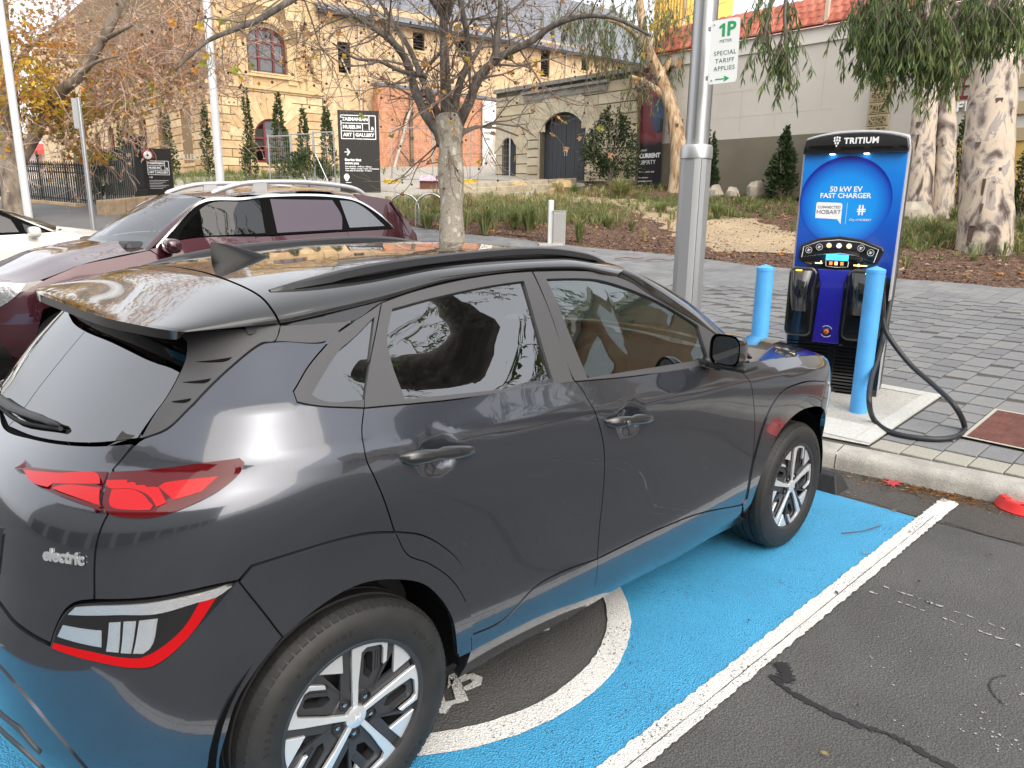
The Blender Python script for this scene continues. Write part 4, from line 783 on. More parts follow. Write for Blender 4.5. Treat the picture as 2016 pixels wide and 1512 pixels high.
# ---- wheels
def hook(u): return u
def make_tyre():
    prof = [(.232, -.098), (.226, -.108), (.236, -.1135), (.262, -.117), (.285, -.116), (.303, -.110), (.317, -.100), (.326, -.089), (.331, -.076)]
    gro = [(.332, -.074), (.3325, -.048), (.326, -.046), (.326, -.038), (.3335, -.036), (.334, -.006), (.327, -.004), (.327, .004), (.334, .006), (.3335, .036), (.326, .038), (.326, .046), (.3325, .048), (.331, .076)]
    back = [(r, -y) for r, y in prof[::-1]]
    return prof+gro+back
def make_wheel(x, y, side, spin, steer=0):
    M0 = T(x, y, .334) @ Matrix.Rotation(steer, 4, 'Z')
    if side > 0: M0 = M0 @ Matrix.Rotation(pi, 4, 'Z')
    wt = bpy.data.objects.new('wheel', None); COL.objects.link(wt); wt.parent = car; wt.matrix_local = M0
    A = Matrix.Rotation(pi/2, 4, 'X')          # lathe axis z -> -y (outside)
    ty = MB().lathe([(r, -d) for r, d in make_tyre()], 96, A); sh = ty
    # shoulder sipes: thin dark slots cut as raised blocks between them
    for k in range(84):
        a = 2*pi*k/84
        R_ = Matrix.Rotation(a, 4, 'Y')
        for (r0, d0, r1, d1) in ((.3185, -.1005, .3300, -.0790), (.3312, -.0765, .3322, -.0520)):
            w0 = .0088
            pts = [(-w0, d0, r0+.0016), (w0, d0, r0+.0016), (w0, d1, r1+.0016), (-w0, d1, r1+.0016)]; low = [(-w0, d0-.001, r0-.006), (w0, d0-.001, r0-.006), (w0, d1, r1-.006), (-w0, d1, r1-.006)]
            ty.poly([tuple(R_ @ Vector(p)) for p in pts+low], [(0, 1, 2, 3), (1, 0, 4, 5), (2, 1, 5, 6), (3, 2, 6, 7), (0, 3, 7, 4)])
    to = ty.build('tyre', RUBBER, wt, smooth=35)
    # dark rim barrel and dish
    rb = MB().lathe([(.229, .100), (.231, .108), (.226, .110), (.216, .106), (.212, .085), (.205, .02), (.195, -.06)], 72, A).build('rim', ALLOYD, wt, smooth=40)
    MB().lathe([(0, .02), (.135, .02), (.135, .0), (.14, 0)], 48, A).build('brake_disc', DISC, wt, smooth=30)
    MB().box(-.05, .05, -.05, .0, .085, .150, Matrix.Rotation(2.2, 4, 'Y')).build('brake_caliper', CLEARL, wt, bevel=.012, smooth=40)
    def sect(k): return A @ Matrix.Rotation(spin+k*2*pi/5-pi/2, 4, 'Z') @ Matrix.Diagonal((-1, 1, 1, 1))
    y0, y1 = .082, .100          # face heights (outwards)
    def rc(u, rr): return (u, math.sqrt(max(0, rr*rr-u*u)))
    def arc(u0, u1, rr, n=6): return [rc(u0+(u1-u0)*i/n, rr) for i in range(n+1)]
    dk = MB(); br = MB(); fl = MB()
    for k in range(5):
        M_ = sect(k)
        def fc(u, v, h): return tuple(M_ @ Vector((u, v, h)))
        R0 = .2245
        # bright hook: rib, band along the rim, return leg  (u to the clockwise side is +)
        rib = [(-.010, .028), (-.013, .10), (-.016, .165)]+[rc(-.016, R0)]+arc(-.016, .100, R0, 8)[1:]
        inner = [(.100-.002, .135), (.086, .128), (.086, .178), (.078, .192), (.030, .200), (.014, .190), (.006, .10), (.006, .028)]
        br.prism([(-u, v) for u, v in (rib+inner)][::-1], y1-.012, y1, M_)
        # dark pocket floor with a slot through it
        pk = [(.006, .060), (.006, .10), (.014, .190), (.030, .200), (.078, .192), (.086, .178), (.086, .100), (.060, .055)]
        slot = [(.030, .110), (.030, .168), (.038, .176), (.054, .174), (.060, .166), (.060, .105), (.048, .092)]
        pm = [(-u, v) for u, v in pk][::-1]; hm = [(-u, v) for u, v in slot][::-1]
        r = delaunay_2d_cdt([Vector(p) for p in pm+hm], [(i, (i+1) % len(pm)) for i in range(len(pm))]+[(len(pm)+i, len(pm)+(i+1) % len(hm)) for i in range(len(hm))], [], 2, 1e-6)
        fs_ = [f for f in r[2] if not pip(sum(r[0][i].x for i in f)/len(f), sum(r[0][i].y for i in f)/len(f), hm)]
        dk.poly([fc(v.x, v.y, y1-.016) for v in r[0]], fs_)
        n = len(hm)
        dk.poly([fc(u, v, y1-.016) for u, v in hm]+[fc(u, v, y1-.05) for u, v in hm], [(i, (i+1) % n, n+(i+1) % n, n+i) for i in range(n)])
        # two grooves beside the slot
        for g in (.070, .077): dk.prism([(-g-.0018, .110), (-g+.0018, .110), (-g+.0018, .170), (-g-.0018, .170)], y1-.0165, y1-.013, M_)
        # dark channel rails and the bright blade near the rim, before the next rib
        ch = [(.100, .135)]+[rc(.100, R0-.002)]+arc(.100, .124, R0-.002, 3)[1:]+[(.124, .150), (.060, .055)]
        dk.prism([(-u, v) for u, v in ch][::-1], y1-.020, y1-.010, M_)
        a5 = 2*pi/5; c5, s5 = math.cos(a5), math.sin(a5)
        def nx(u, v): return (u*c5+v*s5, -u*s5+v*c5)        # the next sector's frame, clockwise
        b_ = [rc(.126, R0-.002)]+arc(.126, .192, R0-.002, 6)[1:]+[nx(-.046, .185)]+[nx(-.046, .150)]+[(.126, .128)]
        bl = [rc(.126, R0-.002)]+arc(.126, .172, R0-.002, 6)[1:]+[(.126, .128)]
        p1 = nx(-.046, math.sqrt(R0**2-.046**2)-.002); bl = [rc(.126, R0-.002)]+[(lambda t: (R0-.002)*Vector((math.sin(t), math.cos(t))))(math.asin(.126/(R0-.002))+(math.atan2(p1[0], p1[1])-math.asin(.126/(R0-.002)))*i/6) for i in range(1, 7)]+[nx(-.041, .1458)]
        br.prism([(-q_[0], q_[1]) for q_ in bl][::-1], y1-.016, y1-.004, M_)
        c2 = [nx(-.046, .205), nx(-.018, .205), nx(-.014, .05), nx(-.044, .06)]
        dk.prism([(-q_[0], q_[1]) for q_ in c2][::-1], y1-.022, y1-.012, M_)
        # lug nut and its dark well
        a = pi/2-a5*.5; lx, ly = .056*math.cos(a), .056*math.sin(a)
        dk.lathe([(.017, y1-.004), (.0175, y1-.008), (.014, y1-.024), (0, y1-.024)], 16, M_ @ T(-lx, ly, 0))
        fl.lathe([(.0, y1-.006), (.006, y1-.007), (.0085, y1-.012), (.0085, y1-.024)], 6, M_ @ T(-lx, ly, 0))
    dk.lathe([(.0, y1-.012), (.068, y1-.012), (.082, y1-.024), (.085, y1-.05)], 40, A)
    dk.build('spoke_base', ALLOYD, wt, smooth=30)
    sp = br.build('spoke', ALLOY, wt, smooth=30, bevel=.0016, seg=1, weld=True); fl.build('wheel_nut', CHROME, wt, smooth=40)
    hc = MB().lathe([(0, y1+.006), (.022, y1+.005), (.032, y1+.0015), (.0335, y1-.010)], 36, A).build('hub_cap', ALLOY, wt, smooth=40)
    # slanted H emblem in an oval
    em = MB(); 
    for pts_ in ([(-.011, -.010), (-.007, -.0105), (-.004, .010), (-.008, .0105)], [(.004, -.010), (.008, -.0105), (.011, .010), (.007, .0105)], [(-.007, -.003), (.007, .0), (.008, .0035), (-.006, .0008)]):
        em.prism(pts_, y1+.0045, y1+.0075, A)
    em.build('wheel_emblem', CHROME, hc)
    # sidewall lettering
    for s_, a_ in (('215/55 R 17', 148), ('OUTSIDE', 104), ('RADIAL', 30), ('TUBELESS', 300)):
        st = .021/.27
        for i, ch in enumerate(s_):
            if ch == ' ': continue
            a = math.radians(a_)+spin*0-st*(i-len(s_)/2)
            p = Vector((.272*math.cos(a), -.1168, .272*math.sin(a))); up_ = Vector((math.cos(a), 0, math.sin(a))); xx = Vector((math.sin(a), 0, -math.cos(a)))
            SID.append((ch, frame(p, xx, up_), to))
    return wt
SID = []
WH = [make_wheel(0, -.775, -1, math.radians(86)), make_wheel(2.6, -.775, -1, math.radians(88))]
glyph = {}
for ch, M_, to in SID:
    if ch not in glyph:
        o_ = text('letter', ch, .021, Matrix(), RUBBER, None, depth=.0012, bold=.0004); glyph[ch] = o_.data; bpy.data.objects.remove(o_)
    o_ = bpy.data.objects.new('tyre_lettering', glyph[ch]); COL.objects.link(o_); o_.parent = to; o_.matrix_local = M_
for x in (0, 2.6):
    c = dup(WH[0], parent=car); c.matrix_local = T(x, .775, .334) @ Matrix.Rotation(pi, 4, 'Z')
# ================================================================ the two cars parked beyond
def plain_car(name, label, loc, rz, paint, q):
    """car skin as a side height field that wraps round the nose; q holds its outlines in its own frame (x from tail to nose)"""
    t = thing(name, label, 'car', loc, rz)
    W = _interp(q['w']); XN = _interp(q['nose']); X1 = q['x1']; LN = q['ln']
    def wd_(x, z):
        w_ = W(z)
        if x < .9: w_ *= 1-.16*((.9-x)/.9)**2.6
        return w_
    def S(a, z):
        if a > X1:
            f = min(1, (a-X1)/LN)*pi/2; n = 2.6; c, s = math.cos(f), math.sin(f); r = (abs(c)**n+abs(s)**n)**(-1/n)
            return (X1+(XN(z)-X1)*r*s, -wd_(X1, z)*r*c, z)
        return (a, -wd_(a, z), z)
    def N_(a, z, h=.006):
        p, q_, r, s = S(a-h, z), S(a+h, z), S(a, z-h), S(a, z+h); n = Vector([q_[i]-p[i] for i in range(3)]).cross(Vector([s[i]-r[i] for i in range(3)])); return tuple(n.normalized())
    def pn(nm, loop, m, **k): return panel(nm, loop, m, t, S=S, SN=N_, res=.06, **k)
    for nm, loop in q['paint']: pn(nm, loop, paint)
    pn('window_surround', q['dlo'], MATTE if not q.get('surround') else q['surround'], off=-.004, gap=0)
    if q.get('chrome'): 
        c_ = q['chrome']; pn('chrome_strip', c_+[(a, z-.022) for a, z in c_[::-1]], CHROME, off=.006, gap=0, edge=.002)
    for nm, loop, m in q['glass']: pn(nm, loop, m, off=.003, gap=.004)
    for nm, loop, m in q['extra']: pn(nm, loop, m, off=.008, gap=0, thick=.015)
    # bonnet, windscreen, roof, tail
    cr = _interp(q['crest'])
    def bon(u, v):
        a = q['cowl']+(q['bon_end']-q['cowl'])*u; z = cr(a); p_ = S(a, z); k = 1-abs(v)**2.4
        return (p_[0]+(.16*(1-u)+.14*u)*(1-v*v), p_[1]*v, z+.06*k*(1-.5*u)+.018*math.exp(-((abs(v)-.55)/.12)**2)*(1-u))
    MB().grid([[bon(i/14, -1+j/12) for j in range(25)] for i in range(15)]).build('bonnet', paint, t, smooth=60)
    tx, tz, tw_ = q['head']; bx, bz, bw = q['wsb']
    def ws(u, v):
        p0 = (tx+.10*(1-v*v), v*tw_, tz+.03*(1-v*v)); p1 = (bx+.26*(1-v*v), v*bw, bz-.01); p_ = lerp(p0, p1, u); k = u*(1-u)*.10
        return (p_[0]+k*.5, p_[1], p_[2]+k)
    MB().grid([[ws(i/10, -1+j/10) for j in range(21)] for i in range(11)]).build('windscreen', q['screen'], t, smooth=60)
    ro = _interp(q['roof']); xs = [tx+.10-(tx+.10-q['tail'])*i/14 for i in range(15)]
    def rp(x, v):
        ze = ro(x); we = wd_(x, ze); k = (1-abs(v)**2.6); return (x-(.10*v*v if x > tx-.05 else 0), v*we, ze+.055*k)
    MB().grid([[rp(x, -1+j/10) for j in range(21)] for x in xs]).build('roof', paint, t, smooth=60)
    for s_ in (-1, 1):       # A pillars
        rows = []
        for i in range(11):
            u = i/10; e_ = ws(u, s_); a, z = lerp(q['ap'][0], q['ap'][1], u); g_ = S(a, z); rows.append([(e_[0], e_[1], e_[2]+.004), ((e_[0]+g_[0])/2, (e_[1]-s_*-0+s_*0+(-s_*g_[1]*-1 if False else s_*abs(g_[1])))/2 if False else (e_[1]+s_*abs(g_[1]))/2+s_*.008, (e_[2]+g_[2])/2+.010), (g_[0], s_*abs(g_[1]), g_[2])])
        MB().grid(rows).build('roof_pillar', paint, t, smooth=70)
        b_ = q['mirror']; mb = MB(); mb.box(b_[0]-.06, b_[0]+.07, min(s_*b_[1], s_*(b_[1]+.18)), max(s_*b_[1], s_*(b_[1]+.18)), b_[2]-.085, b_[2]+.04); mb.build('door_mirror', paint, t, bevel=.045, seg=3, smooth=50)
    MB().face([(q['tail'], -.7, ro(q['tail'])), (q['tail'], .7, ro(q['tail'])), (-.0, .78, 1.0), (-.0, -.78, 1.0)]).face([(0, -.78, 1.0), (0, .78, 1.0), (.05, .8, .35), (.05, -.8, .35)]).build('tailgate', paint, t)
    MB().box(.1, XN(.5)-.1, -.78, .78, .25, .32).build('underbody', MATTE, t)
    MB().box(.2, bx-.4, -.70, .70, .4, q['belt']-.25).build('cabin', SEAT, t, bevel=.05)
    for sx in q['seats']:
        for sy in (-.36, .36): MB().box(sx-.1, sx+.06, sy-.24, sy+.24, q['belt']-.4, q['belt']+.24).box(sx-.08, sx+.02, sy-.13, sy+.13, q['belt']+.26, q['belt']+.42).build('car_seat', SEAT, t, bevel=.04)
    sw = MB().lathe([(.18+.014*math.cos(a), .014*math.sin(a)) for a in [2*pi*i/8 for i in range(9)]], 24); sw.box(-.17, .17, -.02, .02, -.01, .01); sw.build('steering_wheel', PLAST, t, loc=(bx-.55, -.36, q['belt']-.02), rot=(0, -1.1, 0), smooth=50)
    MB().box(bx-.45, bx+.12, -.74, .74, q['belt']-.30, q['belt']-.03).build('dashboard', PLAST, t, bevel=.05)
    for s_ in (-1, 1):
        pts = [ws(.985, s_*.92), ws(.975, s_*.5), ws(.985, s_*.1)]; MB().tube([tuple(Vector(p_)+Vector((0, 0, .02))) for p_ in pts], .013, 6).build('wiper', PLAST, t)
    MB().grid([[(ws(1, -1+j/10)[0]+d_, ws(1, -1+j/10)[1]*(1+d_*.1), ws(1, -1+j/10)[2]-d_*.12+.004) for d_ in (0, .10)] for j in range(21)]).build('cowl_panel', PLAST, t)
    for x in q['axles']:
        for s_ in (-1, 1):
            w_ = MB().lathe([(0, -.06), (.20, -.09), (.235, -.10), (.34, -.09), (.355, 0), (.34, .09), (0, .09)], 32, T(x, s_*.80, .355) @ Matrix.Rotation(s_*pi/2, 4, 'X')).build('wheel', RUBBER, t, smooth=30)
            MB().lathe([(0, .085), (.22, .100), (.235, .095)], 24, T(x, s_*.80, .355) @ Matrix.Rotation(-s_*pi/2, 4, 'X')).build('rim', ALLOY, w_, smooth=30)
    return t
MAR = mat('maroon_metallic', (.050, .006, .014), rough=.25, metal=.55, coat=1); WHP = mat('white_car_paint', (.74, .73, .69), rough=.3, coat=1)
LILAC = mat('lilac_sunshade', (.075, .060, .085), rough=.5, bump=.05, bscale=3); SIDEG = glass_mat('plain_side_glass', (.45, .52, .52), .6, ior=1.7); SCREEN = glass_mat('screen_glass', (.75, .85, .83), .8, ior=2.6); HLAMP = mat('headlamp_silver', (.34, .35, .36), rough=.2, metal=.7, coat=1, bump=.4, bscale=30)
sg = ground(2, 5.0)
suv = plain_car('parked_suv', 'maroon SUV with silver roof rails and a lilac window blind, parked nose outwards', (4.35, 5.33, sg), pi, MAR, dict(
    w=[(.28, .83), (.45, .90), (.65, .92), (.85, .922), (.98, .91), (1.06, .888), (1.2, .845), (1.4, .775), (1.6, .705), (1.7, .665)], nose=[(.28, 4.45), (.5, 4.60), (.8, 4.58), (.95, 4.48), (1.05, 4.2), (1.2, 4.0)], x1=3.6, ln=1.2*pi/2,
    paint=[('front_wing', [(3.12, .30), (3.3, .72), (3.62, .80), (3.95, .72), (4.1, .3), (5.4, .3), (5.48, .66), (4.5, .70), (4.35, .72), (4.05, .90), (3.81, 1.005), (3.19, 1.13), (3.02, 1.16), (2.94, 1.10)]), ('front_door', [(3.12, .30), (2.94, 1.10), (3.02, 1.17), (2.91, 1.19), (2.78, 1.235), (1.86, 1.26), (1.84, .30)]), ('rear_door', [(1.84, .30), (1.86, 1.26), (1.01, 1.29), (.92, .95), (.80, .82), (.92, .55), (1.1, .3)]), ('rear_quarter', [(1.01, 1.29), (.41, 1.31), (.46, 1.41), (.72, 1.575), (.83, 1.685), (.34, 1.63), (.02, 1.24), (.02, .9), (.05, .4), (.40, .5), (.62, .80), (.80, .82), (.92, .95)])],
    dlo=[(2.91, 1.20), (2.78, 1.245), (1.86, 1.27), (1.01, 1.30), (.41, 1.315), (.46, 1.40), (.72, 1.565), (.9, 1.64), (1.81, 1.635), (2.07, 1.605), (2.44, 1.58), (2.75, 1.35)],
    chrome=[(2.96, 1.195), (2.79, 1.345), (2.47, 1.59), (2.07, 1.622), (1.81, 1.652), (1.02, 1.658), (.80, 1.62), (.55, 1.48), (.38, 1.33)],
    glass=[('side_window', [(2.76, 1.262), (1.92, 1.285), (1.90, 1.615), (2.07, 1.59), (2.41, 1.565), (2.70, 1.34)], SIDEG), ('window_blind', [(1.80, 1.285), (1.06, 1.31), (1.03, 1.45), (1.10, 1.615), (1.80, 1.615)], LILAC), ('quarter_window', [(.97, 1.325), (.50, 1.34), (.73, 1.54), (.86, 1.60), (1.02, 1.615)], GLASSD)],
    extra=[('headlight', [(4.10, .93), (4.35, .945), (4.62, .93), (4.95, .86), (4.95, .76), (4.55, .73), (4.30, .75), (4.12, .88)], HLAMP), ('fog_reflector', [(4.3, .66), (5.2, .60), (5.2, .48), (4.4, .54)], REDD), ('lower_grille', [(4.3, .45), (5.4, .45), (5.4, .32), (4.3, .32)], PLAST)],
    crest=[(3.0, 1.165), (3.19, 1.14), (3.81, 1.01), (4.05, .92+.02), (4.6, .91), (5.0, .88)], cowl=3.02, bon_end=4.75, head=(2.40, 1.625, .60), wsb=(3.06, 1.165, .80), screen=SCREEN, roof=[(.3, 1.60), (.81, 1.665), (1.26, 1.70), (1.76, 1.68), (2.3, 1.615), (2.5, 1.60)], tail=.35, ap=((2.47, 1.60), (3.02, 1.165)), mirror=(2.86, .87, 1.22), belt=1.26, seats=(2.0, 1.1), axles=(.85, 3.62)))
RAIL = mat('silver_roof_rail', (.62, .62, .63), rough=.3, metal=.6)
for s_ in (-1, 1):
    y = s_*.60; pts = [(2.33, y, 1.66), (2.1, y, 1.735), (1.85, y, 1.772), (1.3, y, 1.785), (.8, y, 1.745), (.62, y, 1.66)]
    rl = MB().tube(spline(pts, 5), [.012]+[.024]*24+[.012], 8).build('roof_rail', RAIL, suv, smooth=60); MB().box(1.78, 1.92, y-.02, y+.02, 1.68, 1.77).build('rail_foot', RAIL, rl)
wg = ground(1, 8.8)
plain_car('parked_sedan', 'white sedan nose to the kerb beyond the maroon SUV', (-1.5, 8.88, wg), 0, WHP, dict(
    w=[(.25, .80), (.45, .86), (.65, .885), (.8, .885), (.92, .87), (1.0, .84), (1.15, .78), (1.3, .70), (1.4, .62)], nose=[(.25, 4.30), (.5, 4.42), (.75, 4.40), (.9, 4.25), (1.0, 4.05)], x1=3.4, ln=1.0*pi/2,
    paint=[('front_wing', [(2.98, .28), (3.15, .66), (3.45, .74), (3.78, .66), (3.9, .28), (4.9, .28), (4.95, .70), (4.2, .84), (3.6, .95), (3.1, 1.01), (2.92, 1.035), (2.88, .9)]), ('front_door', [(2.98, .28), (2.88, .9), (2.92, 1.03), (2.3, 1.0), (1.7, .99), (1.7, .28)]), ('rear_door', [(1.7, .28), (1.7, .99), (.7, 1.01), (.6, .7), (.9, .28)]), ('rear_quarter', [(.7, 1.01), (.1, 1.0), (.0, .7), (.05, .35), (.4, .6), (.6, .7)])],
    dlo=[(2.90, 1.03), (2.3, 1.005), (1.7, .995), (.75, 1.015), (.9, 1.2), (1.3, 1.34), (1.9, 1.375), (2.25, 1.35), (2.6, 1.19)], glass=[('side_window', [(2.56, 1.03), (1.75, 1.015), (1.78, 1.35), (2.2, 1.325), (2.50, 1.18)], SIDEG), ('side_window', [(1.66, 1.015), (.85, 1.035), (.95, 1.18), (1.3, 1.31), (1.69, 1.345)], SIDEG), ('sail_trim', [(2.84, 1.035), (2.62, 1.025), (2.60, 1.14)], PLAST)],
    extra=[('headlight', [(3.95, .82), (4.3, .84), (4.6, .78), (4.5, .66), (4.1, .70)], HLAMP)], crest=[(2.9, 1.03), (3.1, 1.01), (3.6, .95), (4.2, .84), (4.6, .78)], cowl=2.92, bon_end=4.45, head=(2.05, 1.385, .52), wsb=(2.98, 1.03, .76), screen=SCREEN, roof=[(.4, 1.25), (.9, 1.36), (1.6, 1.40), (2.2, 1.365)], tail=.5, ap=((2.22, 1.365), (2.90, 1.035)), mirror=(2.68, .86, 1.06), belt=1.0, seats=(1.7, .9), axles=(.75, 3.45)))
